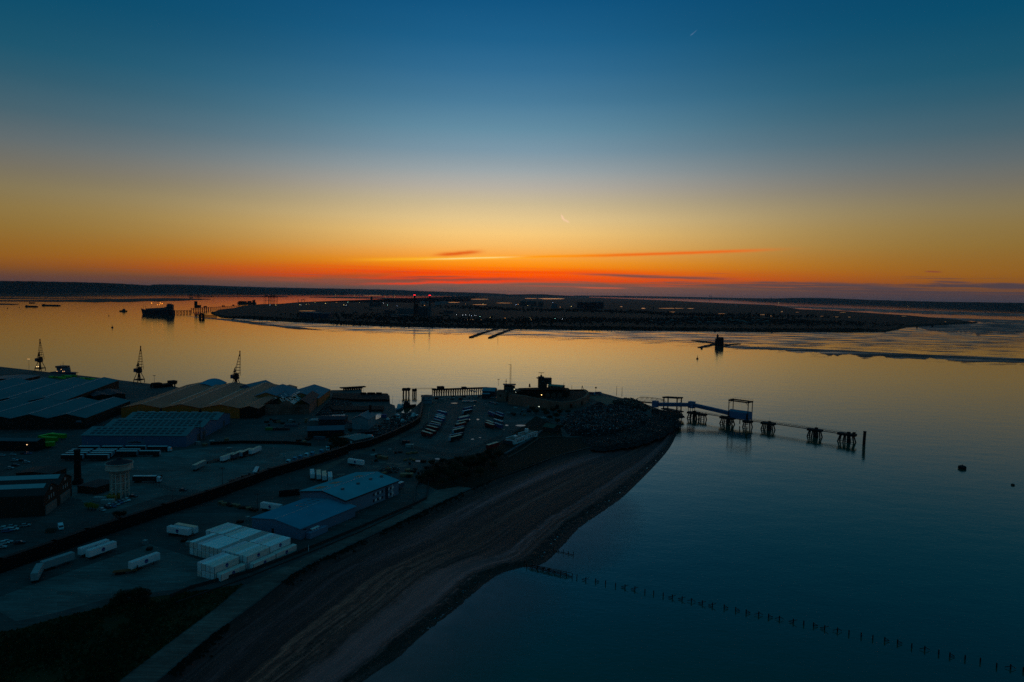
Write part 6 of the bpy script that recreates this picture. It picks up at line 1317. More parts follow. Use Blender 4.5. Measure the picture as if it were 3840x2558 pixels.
for k in range(len(DP) - 1):
    (a, ha), (b, hb) = DP[k], DP[k + 1]; d = b - a; L_ = d.length; r = empty('catwalk', a, math.atan2(d.y, d.x), 'catwalk %s' % ('between the conveyor tower dolphin and the slender dolphin', 'from the slender dolphin to the hopper house', 'passing under the hopper house', 'from the hopper house to the first seaward dolphin', 'long span between the two middle seaward dolphins', 'last span out to the end dolphin')[k], 'footbridge', 'catwalks of the loading jetty')
    r.location.z = 0; z = 5.4; mb = MB(); n = max(4, int(L_ / 3))
    for y in (2.2, 3.4):
        mb.tube((0, y, z), (L_, y, z), .16, n=4); mb.tube((0, y, z + 1.4), (L_, y, z + 1.4), .12, n=4)
        for i in range(n): mb.tube((L_ * i / n, y, z), (L_ * (i + .5) / n, y, z + 1.4), .08, n=3); mb.tube((L_ * (i + .5) / n, y, z + 1.4), (L_ * (i + 1) / n, y, z), .08, n=3)
    mb.build('truss', STEEL, r); MB().box(L_ / 2, 2.8, z + .2, L_, 1.1, .12).build('deck', STEEL, r)
    rb = MB()
    for y in (2.2, 3.4): rb.tube((0, y, z + 2.5), (L_, y, z + 2.5), .05, n=3)
    for i in range(n + 1): rb.tube((L_ * i / n, 2.2, z + 1.4), (L_ * i / n, 2.2, z + 2.5), .05, n=3)
    rb.build('railing', mat('rail_green', (.05, .09, .06), .6), r)
for k, (i, px) in enumerate([(0, 2605), (1, 2615), (3, 2692)]): pass
# transfer towers and galleries
def tower_box(name, base, z0, z1_, w, dd, label, legs_to):
    r = empty(name, base, AX, label, 'conveyor'); MB().box(0, 0, z0, w, dd, z1_ - z0).build('housing', CLAD, r); MB().box(0, 0, z1_ + .003, w + .4, dd + .4, .25).build('roof', mat('gallery_roof', (.07, .15, .24), .7), r)
    for x in (-.42, .42):
        for y in (-.42, .42): MB().box(x * w, y * dd, legs_to, .4, .4, z0 - legs_to).build('leg', STEEL, r)
    return r
B1 = at(2456, 1552, G); B2 = at(2592, 1568, 0)
tower_box('transfer_tower', Vector((B1.x, B1.y, 0)), 10.4, 16.2, 5.0, 4.6, 'blue boxed conveyor transfer tower at the shore end', G - .5)
tower_box('transfer_tower', B2, 10.2, 16.3, 5.6, 5.0, 'blue boxed conveyor transfer tower where the gallery bends', 6.6)
def gallery(a, b, wd, hh, label):
    d = b - a; L_ = math.hypot(d.x, d.y); r = empty('conveyor_gallery', a, math.atan2(d.y, d.x), label, 'conveyor'); r.rotation_euler = (0, -math.atan2(d.z, L_), math.atan2(d.y, d.x)); LL = d.length
    MB().box(LL / 2, 0, 0, LL, wd, hh).build('cladding', CLAD, r); MB().box(LL / 2, 0, hh + .003, LL, wd + .3, .18).build('roof', mat('gallery_roof', (.045, .07, .1)), r); MB().box(LL / 2, -wd / 2 - .03, hh * .42, LL, .08, .45).build('window_band', DARKTRIM, r)
    t = MB(); t.tube((0, -wd / 2, -.15), (LL, -wd / 2, -.15), .2, n=4); t.tube((0, wd / 2, -.15), (LL, wd / 2, -.15), .2, n=4); t.build('girder', STEEL, r)
gallery(Vector((B1.x, B1.y, 11.8)) + (B2 - B1).normalized() * 2.6, Vector((B2.x, B2.y, 11.6)) - (B2 - B1).normalized() * 2.6, 3.4, 3.0, 'level blue conveyor gallery between the two transfer towers')
HB = at(2774, 1594, 0)
gallery(Vector((B2.x, B2.y, 11.8)) + (HB - B2).normalized() * 2.8, Vector((HB.x, HB.y, 8.4)) - (HB - B2).normalized() * 9.5, 3.4, 3.0, 'sloping blue conveyor gallery running down to the hopper house')
r = empty('hopper_house', HB, AX, 'blue hopper house with a tall open steel frame above it on the jetty', 'conveyor')
MB().box(0, 0, 6.4, 19.5, 8.5, 6.4).build('housing', CLAD, r); MB().add([(-9.75, -4.25, 12.82), (9.75, -4.25, 12.82), (9.75, 4.25, 12.82), (-9.75, 4.25, 12.82), (-9.75, 0, 14.2), (9.75, 0, 14.2)], [(0, 1, 5, 4), (2, 3, 4, 5), (0, 4, 3), (1, 2, 5)]).build('roof', mat('gallery_roof', (.045, .07, .1)), r)
MB().box(8.6, -4.33, 6.8, 2.0, .16, 5).build('door', DARKTRIM, r)
for x in (-9.4, 9.4):
    for y in (-4.6, 4.6): MB().box(x, y, 5.0, .6, .6, 18).build('frame_leg', STEEL, r)
    MB().box(x, 0, 22.4, .9, 10, 1.3).build('cross_beam', STEEL, r)
for y in (-4.6, 4.6): MB().box(0, y, 22.3, 20, .6, 1.1).build('frame_beam', STEEL, r)
rb = MB()
for y in (-5, 5):
    rb.tube((-10, y, 25.0), (10, y, 25.0), .06, n=3)
    for i in range(9): rb.tube((-10 + i * 2.5, y, 23.4), (-10 + i * 2.5, y, 25), .05, n=3)
rb.build('railing', STEEL, r)
kb = MB()
for x in (-9.4, 9.4): s = -1 if x > 0 else 1; kb.tube((x, -4.6, 20), (x + 2.5 * s, -4.6, 22.4), .2, n=4)
kb.build('knee_brace', STEEL, r); 
for x in (-7, 0, 7): MB().tube((x, 0, 1), (x, 0, 6.4), .5, n=6).build('support', STEEL, r)
# footbridge truss and gantry
TA, TB = at(2380, 1520, G), at(2500, 1545, 0); TB = Vector((TB.x, TB.y, 0)); d = TB - Vector((TA.x, TA.y, 0)); L_ = d.length
r = empty('truss_bridge', Vector((TA.x, TA.y, G)), math.atan2(d.y, d.x), 'bow topped lattice truss bridge from the point to the gantry', 'bridge'); mb = MB(); n = 13
for y in (-2, 2):
    mb.tube((0, y, 4.6), (L_, y, 4.6), .22, n=4); prev = None
    for i in range(n + 1):
        x = L_ * i / n; hh = 4.6 + 5.2 * min(1, (1 - abs(2 * i / n - 1)) * 3) ** .5 * (.85 + .15 * math.sin(math.pi * i / n))
        mb.tube((x, y, 4.6), (x, y, hh), .11, n=3)
        if prev: mb.tube(prev, (x, y, hh), .17, n=4); mb.tube((prev[0], y, 4.6), (x, y, hh), .09, n=3) if i % 2 else mb.tube(prev, (x, y, 4.6), .09, n=3)
        prev = (x, y, hh)
mb.build('truss', mat('truss_rust', (.045, .03, .03), .8), r); MB().box(L_ / 2, 0, 4.0, L_, 4, .5).build('deck', STEEL, r)
b = at(2520, 1557, 0); r = empty('gantry', b, AX - .25, 'dark lifting gantry on piles at the seaward end of the truss bridge', 'gantry')
for x in (-9, 9):
    for y in (-3, 3): MB().box(x, y, 5.5, .9, .9, 12 + (1.5 if x > 0 else 0)).build('frame_leg', STEEL, r)
MB().add([(-11, -3.4, 16.2), (11, -3.4, 18.4), (11, 3.4, 18.4), (-11, 3.4, 16.2), (-11, -3.4, 17.6), (11, -3.4, 19.8), (11, 3.4, 19.8), (-11, 3.4, 17.6)], [(3, 2, 1, 0), (4, 5, 6, 7), (0, 1, 5, 4), (1, 2, 6, 5), (2, 3, 7, 6), (3, 0, 4, 7)]).build('lifting_beam', STEEL, r)
MB().box(0, 0, 4.6, 24, 8, 1.0).build('platform', STEEL, r); mb = MB()
for k in range(5): mb.tube((9.6, -3.6 if k % 2 else 3.6, 6 + 2.4 * k), (9.6, 3.6 if k % 2 else -3.6, 8.4 + 2.4 * k), .15, n=4)
mb.tube((11, 0, 18), (20, 0, 7), .07, n=3); mb.build('stair_bracing', STEEL, r)
for x in (-9, -3, 5, 10):
    for s in (-1, 1): MB().tube((x * 1.12, s * 3.6, -2.5), (x, s * 2.4, 4.6), .42, n=6).build('pile', STEEL, r)
r = empty('steel_pile', at(3239, 1671, 0), 0, 'single stout round pile standing alone beyond the jetty end', 'pile'); MB().tube((0, 0, -3), (.3, 0, 11.6), 1.15, n=14).build('tube', STEEL, r); MB().tube((.3, 0, 11.6), (.3, 0, 12.0), 1.3, n=14).build('cap', DARKTRIM, r)
# buoys
def buoy(px, py, s, label, pill=False):
    r = empty('buoy', at(px, py, 0), 0, label, 'buoy'); r.scale = (s, s, s)
    if pill: MB().lathe([(.6, -.6), (2.2, -.3), (2.6, .6), (2.4, 1.6), (1.4, 2.1), (.1, 2.2)], 16).build('float', STEEL, r); MB().lathe([(.3, 2.2), (.25, 2.7)], 8).build('mooring_ring', STEEL, r)
    else: MB().lathe([(.3, -.4), (1.2, 0), (1.3, .8), (.5, 1.3)], 12).build('float', STEEL, r); MB().tube((0, 0, 1.2), (0, 0, 4.6), .4, .08, 5).build('topmark', STEEL, r)
buoy(3608, 1757, 1.05, 'large round black mooring buoy alone on the open water right of the jetty', True); buoy(3798, 1820, .45, 'tiny dark float near the right edge of the water', True)
buoy(2615, 1346, 1.7, 'spindle shaped dark channel buoy left below the sea fort'); buoy(2631, 1309, 1.0, 'low dark barge like buoy just left of the sea fort', True)
buoy(421, 1229, 2.2, 'dark channel buoy right of the tug in the open river'); buoy(408, 1185, 1.6, 'small dark channel buoy just above the larger one in the river'); buoy(28, 1157, 1.8, 'tiny dark buoy at the left edge below the barges'); buoy(72, 1153, 1.6, 'tiny dark buoy between the left edge and the long barge')
# ---------------------------------------------------------------- groyne posts
WET = mat('wet_timber', (.010, .010, .012), .7, var=.4)
def post_group(kind):
    r = empty('groyne_post', (0, 0, 0)); h = 1.5
    MB().tube((0, 0, -1.5), (0, 0, h), .24, .21, 6).build('post', WET, r)
    if kind in (1, 3): MB().tube((.05, 0, h * .75), (1.5, .5, .3), .11, n=5).build('brace', WET, r)
    if kind in (2, 3): MB().tube((-.05, 0, h * .55), (-1.6, -.4, .35), .11, n=5).build('brace', WET, r)
    if kind == 2: MB().tube((0, 0, h * .5), (1.3, 0, h * .95), .11, n=5).build('crosspiece', WET, r); MB().tube((-1.6, -.4, .35), (.2, -.3, .1), .1, n=5).build('lower_rail', WET, r)
    if kind == 1: MB().tube((1.5, .5, .3), (0, 0, .25), .1, n=5).build('lower_rail', WET, r)
    return [r, True]
PG = [post_group(k) for k in range(4)]
def z5(x, y): return (1900 + x / 2.45, 1918 + y / 2.45)
def z6(x, y): return (2880 + x / 2.45, 1918 + y / 2.45)
gp = [z5(*q) for q in [(645, 612), (727, 635), (815, 648), (908, 668), (1000, 690), (1087, 703), (1178, 722), (1270, 745), (1350, 760), (1438, 780), (1522, 797), (1612, 812), (1697, 832), (1798, 852), (1890, 872), (1998, 890), (2103, 912), (2200, 935), (2315, 955)]] + [z6(*q) for q in [(5, 975), (105, 995), (232, 1022), (328, 1040), (418, 1055), (520, 1082), (638, 1104), (743, 1128), (856, 1150), (962, 1175), (1072, 1192), (1190, 1215), (1320, 1250), (1440, 1275), (1568, 1310), (1670, 1335), (1810, 1360), (1950, 1385), (2100, 1432), (2228, 1445), (2345, 1470)]]
kk = [0, 2, 1, 0, 0, 2, 2, 0, 0, 0, 2, 2, 3, 2, 2, 1, 1, 1, 3, 1, 3, 2, 0, 1, 2, 3, 0, 0, 0, 1, 1, 0, 3, 0, 1, 0, 0, 0, 3, 0]
def ordn(n): return ORD[n] if n < 15 else ['sixteenth', 'seventeenth', 'eighteenth', 'nineteenth', 'twentieth', 'twenty-first', 'twenty-second', 'twenty-third', 'twenty-fourth', 'twenty-fifth', 'twenty-sixth', 'twenty-seventh', 'twenty-eighth', 'twenty-ninth', 'thirtieth', 'thirty-first', 'thirty-second', 'thirty-third', 'thirty-fourth', 'thirty-fifth', 'thirty-sixth', 'thirty-seventh', 'thirty-eighth', 'thirty-ninth', 'fortieth'][n - 15]
gd = at(*gp[-1], 0) - at(*gp[0], 0); GA = math.atan2(gd.y, gd.x); desc = ['bare upright timber post', 'timber post with a sloping brace', 'timber post with crossed braces', 'timber post with braces both ways']
for i, (x, y) in enumerate(gp): put('groyne post', PG[kk[i]], at(x, y, 0), GA + rc.uniform(-.15, .15), '%s, %s from the beach in the groyne line' % (desc[kk[i]], ordn(i)), 'posts of the old groyne running out across the water')
# landward part of the groyne with its planks
def groyne(p0, p1, n, label, rails=3):
    a, b = at(*p0, 0), at(*p1, 0); d = b - a; L_ = d.length; r = empty('timber_groyne', a, math.atan2(d.y, d.x), label, 'groyne')
    for i in range(n): x = L_ * i / (n - 1); MB().tube((x, 0, -1), (x, 0, 1.7 - .4 * (i % 2)), .17, n=6).build('post', WET, r)
    for k in range(rails):
        q = MB().tube((L_ * .04 * k, -.2, .35 + .42 * k), (L_ * (1 - .06 * k), -.2, .35 + .42 * k), .14, n=5).build('plank', WET, r)
    if rails > 2:
        for i in (1, 2, 3, 4): x = L_ * i / (n - 1); MB().tube((x, 0, 1.4), (x + 2.2, 1.2, .3), .12, n=5).tube((x, 0, 1.4), (x - 1.6, 1.6, .4), .12, n=5).build('brace', WET, r)
        MB().tube((L_ * .1, 2.0, .6), (L_ * .95, 2.0, .9), .13, n=5).build('plank', WET, r)
groyne((1975, 2126), (2146, 2165), 9, 'broken timber groyne with planks where the long post line meets the beach')
groyne((2075, 2066), (2150, 2083), 5, 'short low timber groyne standing alone above the long one', 1)
r = empty('groyne_post', at(1968, 2114, 0), 0, 'short stump post on the beach at the root of the broken groyne', 'groyne post'); MB().tube((0, 0, -.6), (0, 0, 1.6), .2, n=6).build('post', WET, r)
# ---------------------------------------------------------------- boats in the small harbour
def boat(px, py, rz, L, label, hullm, cabm, mastx=True, group='small boats in the boat harbour', z=0.0, cat='boat'):
    r = empty('motor_boat', at(px, py, z), rz, label, cat, group); w = L * .28; secs = []
    vs = []; fs = []; ns = 7
    for i in range(ns):
        t = i / (ns - 1); hw = w / 2 * (1 - max(0, t - .45) ** 2 * 3.0) * (.85 + .15 * min(1, t * 3)); hw = max(.05, hw); x = -L / 2 + L * t; sh = L * .11 + L * .05 * t * t
        vs += [(x, -hw, sh), (x, -hw * .6, -.3), (x, hw * .6, -.3), (x, hw, sh)]
    for i in range(ns - 1):
        for k in range(3): a = i * 4 + k; fs.append((a, a + 4, a + 5, a + 1))
        fs.append((i * 4 + 3, i * 4 + 7, i * 4 + 4, i * 4))
    fs += [(0, 1, 2, 3), (ns * 4 - 1, ns * 4 - 2, ns * 4 - 3, ns * 4 - 4)]
    MB().add(vs, fs).build('hull', hullm, r); MB().box(-L * .02, 0, L * .10, L * .32, w * .6, L * .16).box(-L * .05, 0, L * .26, L * .18, w * .5, L * .08).build('cabin', cabm, r); MB().box(L * .142, 0, L * .17, .06, w * .5, L * .06).build('windscreen', GLASS, r)
    if mastx: MB().tube((-L * .05, 0, L * .3), (-L * .05, 0, L * .62), .07, n=4).build('mast', DARK, r)
DH = mat('dark_hull', (.02, .02, .024), .6); RH = mat('rust_hull', (.07, .03, .025), .7)
boat(1498, 1536, 1.3, 17, 'pale blue and white workboat nearest the harbour mouth', mat('hull_blue', (.12, .2, .26), .5), WHITE)
boat(1527, 1528, .4, 19, 'dark red fishing boat with a raised bow in the harbour mouth', RH, DH)
boat(1510, 1526, 1.2, 10, 'small tan boat between the pale workboat and the dark red one', mat('hull_tan', (.3, .22, .14), .6), WHITE)
for k, (x, y, a, L_, h_, c_, lab) in enumerate([(1552, 1566, 1.0, 13, WHITE, WHITE, 'white cabin cruiser ashore near the curved dark wall'), (1482, 1572, .2, 9, WHITE, DH, 'white hulled boat ashore beside the blue box'), (1455, 1578, .5, 8, DH, WHITE, 'dark hulled boat with a white cabin ashore'), (1424, 1608, .3, 10, mat('hull_grey', (.14, .17, .18)), DH, 'grey hulled boat ashore on the near slope of the hard'), (1470, 1594, .9, 9, DH, DH, 'black hulled boat ashore in the middle of the hard'), (1510, 1584, .7, 9, mat('hull_grey', (.14, .17, .18)), WHITE, 'grey boat with a white cabin ashore below the cruiser'), (1500, 1602, .35, 8, WHITE, DH, 'small white boat ashore above the dark tank row'), (1548, 1590, .6, 8, DH, DH, 'small black boat tucked under the curved dark wall')]):
    boat(x, y, a, L_, lab, h_, c_, k % 2 == 0, 'boats laid up on the boatyard hard', G)

# rough growth over the bottom left grass
rg = random.Random(77); tf = MB(); GP = [at(x, y, G) for x, y in grassp]
def inside(q, P):
    ins = False
    for a, b in zip(P, P[1:] + P[:1]):
        if (a.y > q[1]) != (b.y > q[1]) and q[0] < (b.x - a.x) * (q[1] - a.y) / (b.y - a.y) + a.x: ins = not ins
    return ins
x0, x1, y0, y1 = min(p.x for p in GP), max(p.x for p in GP), min(p.y for p in GP), max(p.y for p in GP); k = 0
while k < 7000:
    x, y = rg.uniform(x0, x1), rg.uniform(y0, y1)
    if not inside((x, y), GP) or noise.noise(Vector((x * .07, y * .07, 1))) < rg.uniform(-.5, .3): continue
    k += 1; h = rg.uniform(.3, 1.1) * (1 + noise.noise(Vector((x * .04, y * .04, 5)))); w = rg.uniform(.25, .8); a = rg.uniform(0, 3.14)
    tf.add([(x - w * math.cos(a), y - w * math.sin(a), G), (x + w * math.cos(a), y + w * math.sin(a), G), (x + rg.uniform(-.3, .3), y + rg.uniform(-.3, .3), G + h)], [(0, 1, 2)])
tag(tf.build('grass_tufts', mat('tuft_green', (.020, .030, .008), .95, var=.9, scale=.2)), 'rough tufts and scrub standing in the dark grass at the bottom left', 'grass', kind='stuff')
# ---------------------------------------------------------------- river craft far off
def barge(px, py, Lpx, label, hpx=4):
    b = at(px, py, 0); s = math.hypot(b.x, b.y) / FPX; L_ = Lpx * s; r = empty('barge', b, 0, label, 'barge', 'barges at anchor at the left'); w = L_ * .18; h = hpx * s
    MB().prism([(-L_ / 2, -w / 2), (L_ / 2 - w, -w / 2), (L_ / 2, 0), (L_ / 2 - w, w / 2), (-L_ / 2, w / 2)], -1, h * .7).build('hull', DARK, r); MB().box(-L_ * .05, 0, h * .7, L_ * .8, w * .7, h * .2).build('hatch_cover', STEEL, r); MB().box(-L_ * .44, 0, h * .7, L_ * .08, w * .6, h * .6).build('deck_house', STEEL, r)
barge(120, 1151, 38, 'dark barge at anchor, left one of the lower pair'); barge(194, 1147, 56, 'longest dark barge at anchor, right one of the lower pair'); barge(121, 1137, 18, 'small dark barge farther off above the others', 2.5); barge(103, 1100, 8, 'tiny far vessel on the distant water near the left edge', 2)
b = at(464, 1168, 0); s = math.hypot(b.x, b.y) / FPX; r = empty('tug', b, 0, 'small tug alone on the river left of the gas tanker', 'boat')
MB().prism([(-12 * s, -4 * s), (8 * s, -4 * s), (12 * s, 0), (8 * s, 4 * s), (-12 * s, 4 * s)], -1, 3.2 * s).build('hull', DARK, r); MB().box(0, 0, 3.2 * s, 9 * s, 5 * s, 3 * s).box(1 * s, 0, 6.2 * s, 5 * s, 4 * s, 2 * s).build('wheelhouse', mat('tug_house', (.06, .06, .06)), r); MB().tube((0, 0, 8 * s), (0, 0, 13 * s), .3 * s, n=4).build('mast', DARK, r)
# gas tanker
def tanker():
    b = at(592, 1180, 0); s = math.hypot(b.x, b.y) / FPX; L_ = 105 * s; r = empty('gas_tanker', b, .08, 'large gas tanker with amber deck lights moored at the far jetty', 'ship'); H = 16 * s
    w = 24 * s * .6
    hull = [(-L_ / 2, 0), (-L_ * .42, -w / 2), (L_ * .42, -w / 2), (L_ / 2, -w * .3), (L_ / 2, w * .3), (L_ * .42, w / 2), (-L_ * .42, w / 2)]
    vs = [(x * (.94 if x < -L_ * .45 else 1), y, -2) for x, y in hull] + [(x * (1.03 if x < -L_ * .45 else 1), y, H if x > -L_ * .45 else H * 1.25) for x, y in hull]; n = 7
    MB().add(vs, [tuple(range(n - 1, -1, -1)), tuple(range(n, 2 * n))] + [(i, (i + 1) % n, n + (i + 1) % n, n + i) for i in range(n)]).build('hull', mat('tanker_hull', (.012, .014, .022), .6), r)
    d = MB()
    for x0, x1, z in ((-L_ * .34, L_ * .20, 8 * s),): d.prism([(x0, -w * .42), (x1, -w * .42), (x1, w * .42), (x0, w * .42)], H, lambda p: H + (8 * s if p[0] > -L_ * .3 else 4 * s))
    d.build('trunk_deck', mat('trunk_grey', (.06, .075, .09), .6), r)
    MB().box(L_ * .38, 0, H, L_ * .18, w * .9, 17 * s).box(L_ * .36, 0, H + 17 * s, L_ * .10, w * .8, 4 * s).box(L_ * .27, 0, H, L_ * .1, w * .7, 10 * s).build('superstructure', mat('tanker_house', (.035, .04, .05), .6, var=.3, scale=.05), r)
    MB().box(L_ * .45, 0, H + 12 * s, 4 * s, 4 * s, 7 * s).build('funnel', DARK, r)
    for k, (x, y, sz) in enumerate([(575, 1142, 1.35), (603, 1141, 1.2), (608, 1143.5, 1.0), (594, 1147, 1.0), (601, 1147, .9), (610, 1143, .8)]):
        hh = (1180 - y) * s; xx = (x - 592) * s; MB().tube((xx, -w * .4, H), (xx, -w * .4, hh), .25, n=4).build('light_post', DARK, r); MB().lathe([(.4, hh - 1.6 * sz), (1.6 * sz, hh), (.4, hh + 1.6 * sz)], 8, (xx, -w * .4)).build('deck_light', emit('sodium', (1.0, .30, .03), 2.2), r)
    for x in (-.44, -.37): MB().tube((x * L_, 0, H), (x * L_, 0, H + 14 * s), .5, n=4).build('mast', DARK, r)
tanker()
b = at(925, 1139, 0); s = math.hypot(b.x, b.y) / FPX; r = empty('container_ship', b, .05, 'container ship moored far off left of the container cranes', 'ship')
MB().prism([(-32 * s, 0), (-28 * s, -5 * s), (32 * s, -5 * s), (32 * s, 5 * s), (-28 * s, 5 * s)], -1, 5 * s).build('hull', DARK, r); MB().box(-14 * s, 0, 5 * s, 26 * s, 8 * s, 4 * s).box(10 * s, 0, 5 * s, 12 * s, 8 * s, 5 * s).build('container_load', STEEL, r); MB().box(24 * s, 0, 5 * s, 7 * s, 8 * s, 8 * s).build('bridge', STEEL, r); MB().box(28 * s, 0, 5 * s, 3 * s, 3 * s, 10 * s).build('funnel', DARK, r)
# far jetties
jetty('tanker_jetty', (650, 1176), (720, 1174), 13, 10, 6, 'dark piled jetty leading right from the gas tanker', clutter=(), pr=1.6)
jetty('tanker_jetty', (720, 1167), (790, 1162), 14, 16, 9, 'taller part of the tanker jetty with a loading tower', clutter=((.35, 34, 14), (.2, 14, 34), (.7, 20, 7)), pr=1.4)
jetty('far_jetty', (790, 1160), (900, 1152), 10, 8, 16, 'low jetty running from the tanker jetty to the far shore', clutter=((.4, 40, 6), (.75, 24, 7)), pr=1.0)
jetty('far_jetty', (752, 1193), (762, 1194), 14, 16, 3, 'stubby dark jetty head on its own off the far shore', rail=False, clutter=((.5, 14, 5),), pr=2.0)
jetty('far_jetty', (762, 1189), (815, 1190), 8, 4, 14, 'thin walkway from the stubby jetty head to the far shore', rail=False, pr=.7)
jetty('distant_jetty', (705, 1113), (800, 1113), 14, 20, 16, 'hair thin distant jetty with a small cluster, up the river', rail=False, clutter=((.12, 50, 18), (.4, 30, 12)), pr=2)
jetty('distant_jetty', (890, 1105), (985, 1107), 14, 20, 14, 'distant jetty just left of the container cranes', rail=False, clutter=((.12, 120, 14),), pr=2)
# container cranes
def sts(px, by, ty, label, raised=False):
    b = at(px, by, 2); s = math.hypot(b.x, b.y) / FPX; r = empty('container_crane', b, 0, label, 'crane', 'container cranes on the far shore'); H = 24 * s; w = 8 * s
    for x in (-w, w):
        for y in (-w, w): MB().box(x, y, 0, 1.0 * s, 1.0 * s, H).build('leg', DARK, r)
    MB().box(0, 0, H, 2.4 * w, 2.4 * w, 1.6 * s).box(0, 0, H * .45, 2.1 * w, 1.2 * s, 1.2 * s).build('portal_beam', DARK, r)
    MB().box(10 * s, 0, H + 1.6 * s, 34 * s, 3 * s, 1.6 * s).build('boom', DARK, r)
    if raised: MB().tube((-w, 0, H + 2 * s), (-w - 4 * s, 0, (by - ty) * s), 1.0 * s, n=4).build('raised_boom', DARK, r)
    MB().tube((0, 0, H + 2 * s), (0, 0, H + 11 * s), 1.0 * s, n=4).tube((0, 0, H + 11 * s), (26 * s, 0, H + 2 * s), .4 * s, n=3).tube((0, 0, H + 11 * s), (-12 * s, 0, H + 2 * s), .4 * s, n=3).build('a_frame', DARK, r)
    MB().box(-2 * s, 0, H + 3.2 * s, 6 * s, 4 * s, 3 * s).build('machinery_house', STEEL, r)
sts(1002, 1140, 1088, 'container crane with its boom raised high, leftmost of the far group', True); sts(1018, 1141, 1100, 'middle container crane of the far group'); sts(1030, 1141, 1100, 'rightmost container crane of the far group')
b = at(1137, 1133, 2); s = math.hypot(b.x, b.y) / FPX; r = empty('far_crane', b, 0, 'squat far travelling crane standing on the skyline of the shore', 'crane'); MB().box(-5 * s, 0, 0, 1 * s, 1 * s, 7 * s).box(5 * s, 0, 0, 1 * s, 1 * s, 7 * s).build('leg', DARK, r); MB().box(0, 0, 7 * s, 16 * s, 2 * s, 1.6 * s).tube((0, 0, 8 * s), (3 * s, 0, 12 * s), .6 * s, n=4).build('boom', DARK, r)
# ---------------------------------------------------------------- power station and industry on the far land
def fbox(name, label, cat, x0, x1, by, ty, m_, dep=12, group=None, z=2.0, roofm=None):
    b = at((x0 + x1) / 2, by, z); s = math.hypot(b.x, b.y) / FPX; w = (x1 - x0) * s; h = up_at(b, (x0 + x1) / 2, ty) - z; r = empty(name, b, 0, label, cat, group)
    MB().box(0, dep / 2, 0, w, dep, h).build('wall', m_, r); MB().box(0, dep / 2, h + .01, w + 1, dep + 1, .6).build('roof', roofm or m_, r); return r, s, h, w
PS = mat('plant_grey', (.045, .05, .058), .8, var=.3, scale=.02); PSL = mat('plant_pale', (.075, .085, .10), .8, var=.3, scale=.02); PSD = mat('plant_dark', (.02, .022, .026), .8)
def stackc(px, by, ty, rpx, label, red=True, m_=None):
    b = at(px, by, 2); s = math.hypot(b.x, b.y) / FPX; h = up_at(b, px, ty) - 2; r = empty('power_station_chimney', b, 0, label, 'chimney'); MB().lathe([(rpx * s * 1.15, 0), (rpx * s, h)], 14).build('stack', m_ or PSD, r); MB().lathe([(rpx * s * 1.1, h - 2 * s), (rpx * s * 1.1, h - 1 * s)], 14).build('gallery', PSD, r)
    if red: 
        for k in (-1, 1): MB().lathe([(.3, h - 1), (1.3 * s * .8, h + .6 * s), (.3, h + 1.6 * s)], 8, (k * rpx * s * .7, -rpx * s * .8)).build('warning_light', emit('aviation_red', (1, .02, .03), 7), r)
stackc(1554, 1186, 1107, 3.0, 'left tall power station chimney with red warning lights'); stackc(1611, 1186, 1108, 3.0, 'right tall power station chimney with red warning lights'); stackc(1393, 1150, 1112, 3.6, 'short thick twin flue chimney left of the power station', False, PS)
fbox('turbine_hall', 'broad grey turbine hall of the power station between the chimneys', 'building', 1491, 1603, 1176, 1157, PSL, 60); fbox('boiler_house', 'dark upright boiler house beside the left tall chimney', 'building', 1556, 1567, 1180, 1139, PSD, 20); fbox('turbine_hall', 'grey block behind the turbine hall at the right chimney', 'building', 1568, 1604, 1184, 1152, PS, 40)
fbox('power_block', 'pale grey block at the foot of the right tall chimney', 'building', 1603, 1616, 1187, 1150, PSL, 20)
r, s, h, w = fbox('plant_shed', 'low long plant shed in front of the power station', 'building', 1461, 1530, 1187, 1180, PSL, 40)
fbox('plant_shed', 'low plant shed left of the power station', 'building', 1442, 1478, 1176, 1164, PS, 40); fbox('plant_shed', 'small grey block right of the power station', 'building', 1664, 1700, 1175, 1165, PS, 30); fbox('plant_shed', 'plant block beside the short thick chimney', 'building', 1385, 1428, 1148, 1134, PS, 60)
fbox('blue_shed', 'left one of the two big blue grey sheds near the far shore', 'warehouse', 1124, 1180, 1189, 1172, mat('far_blue', (.025, .05, .075), .7), 90, roofm=mat('far_blue_roof', (.05, .085, .11), .7)); fbox('blue_shed', 'right one of the two big blue grey sheds near the far shore', 'warehouse', 1175, 1233, 1193, 1175, mat('far_blue', (.025, .05, .075)), 60, roofm=mat('far_blue_roof', (.05, .085, .11)))
def tank(px, by, ty, rpx, label, m_, dome=0.0, group=None, cat='storage tank'):
    b = at(px, by, 2); s = math.hypot(b.x, b.y) / FPX; h = up_at(b, px, ty) - 2; R_ = rpx * s; r = empty('storage_tank', b, 0, label, cat, group); hd = dome * h
    MB().lathe([(R_, 0), (R_, h - hd)], 24).build('shell', m_, r); MB().lathe([(R_ * 1.0, h - hd + .01)] + [(R_ * math.cos(a), h - hd + .01 + (hd + h * .03) * math.sin(a)) for a in (.3, .6, .9, 1.2, 1.5)], 24).build('dome' if dome else 'lid', m_, r); return r
TW = mat('tank_white', (.17, .19, .22), .7)
for k, (x, by, ty, rr_) in enumerate([(1585, 1139, 1130.5, 9), (1608, 1138, 1131, 8), (1640, 1144, 1132, 8.5), (1654, 1138, 1130.5, 7), (1661, 1141, 1131, 8), (1675, 1138, 1130.5, 7)]): tank(x, by, ty, rr_, 'white storage tank beyond the power station, %s from the left' % ORD[k], TW, group='white storage tanks beyond the power station')
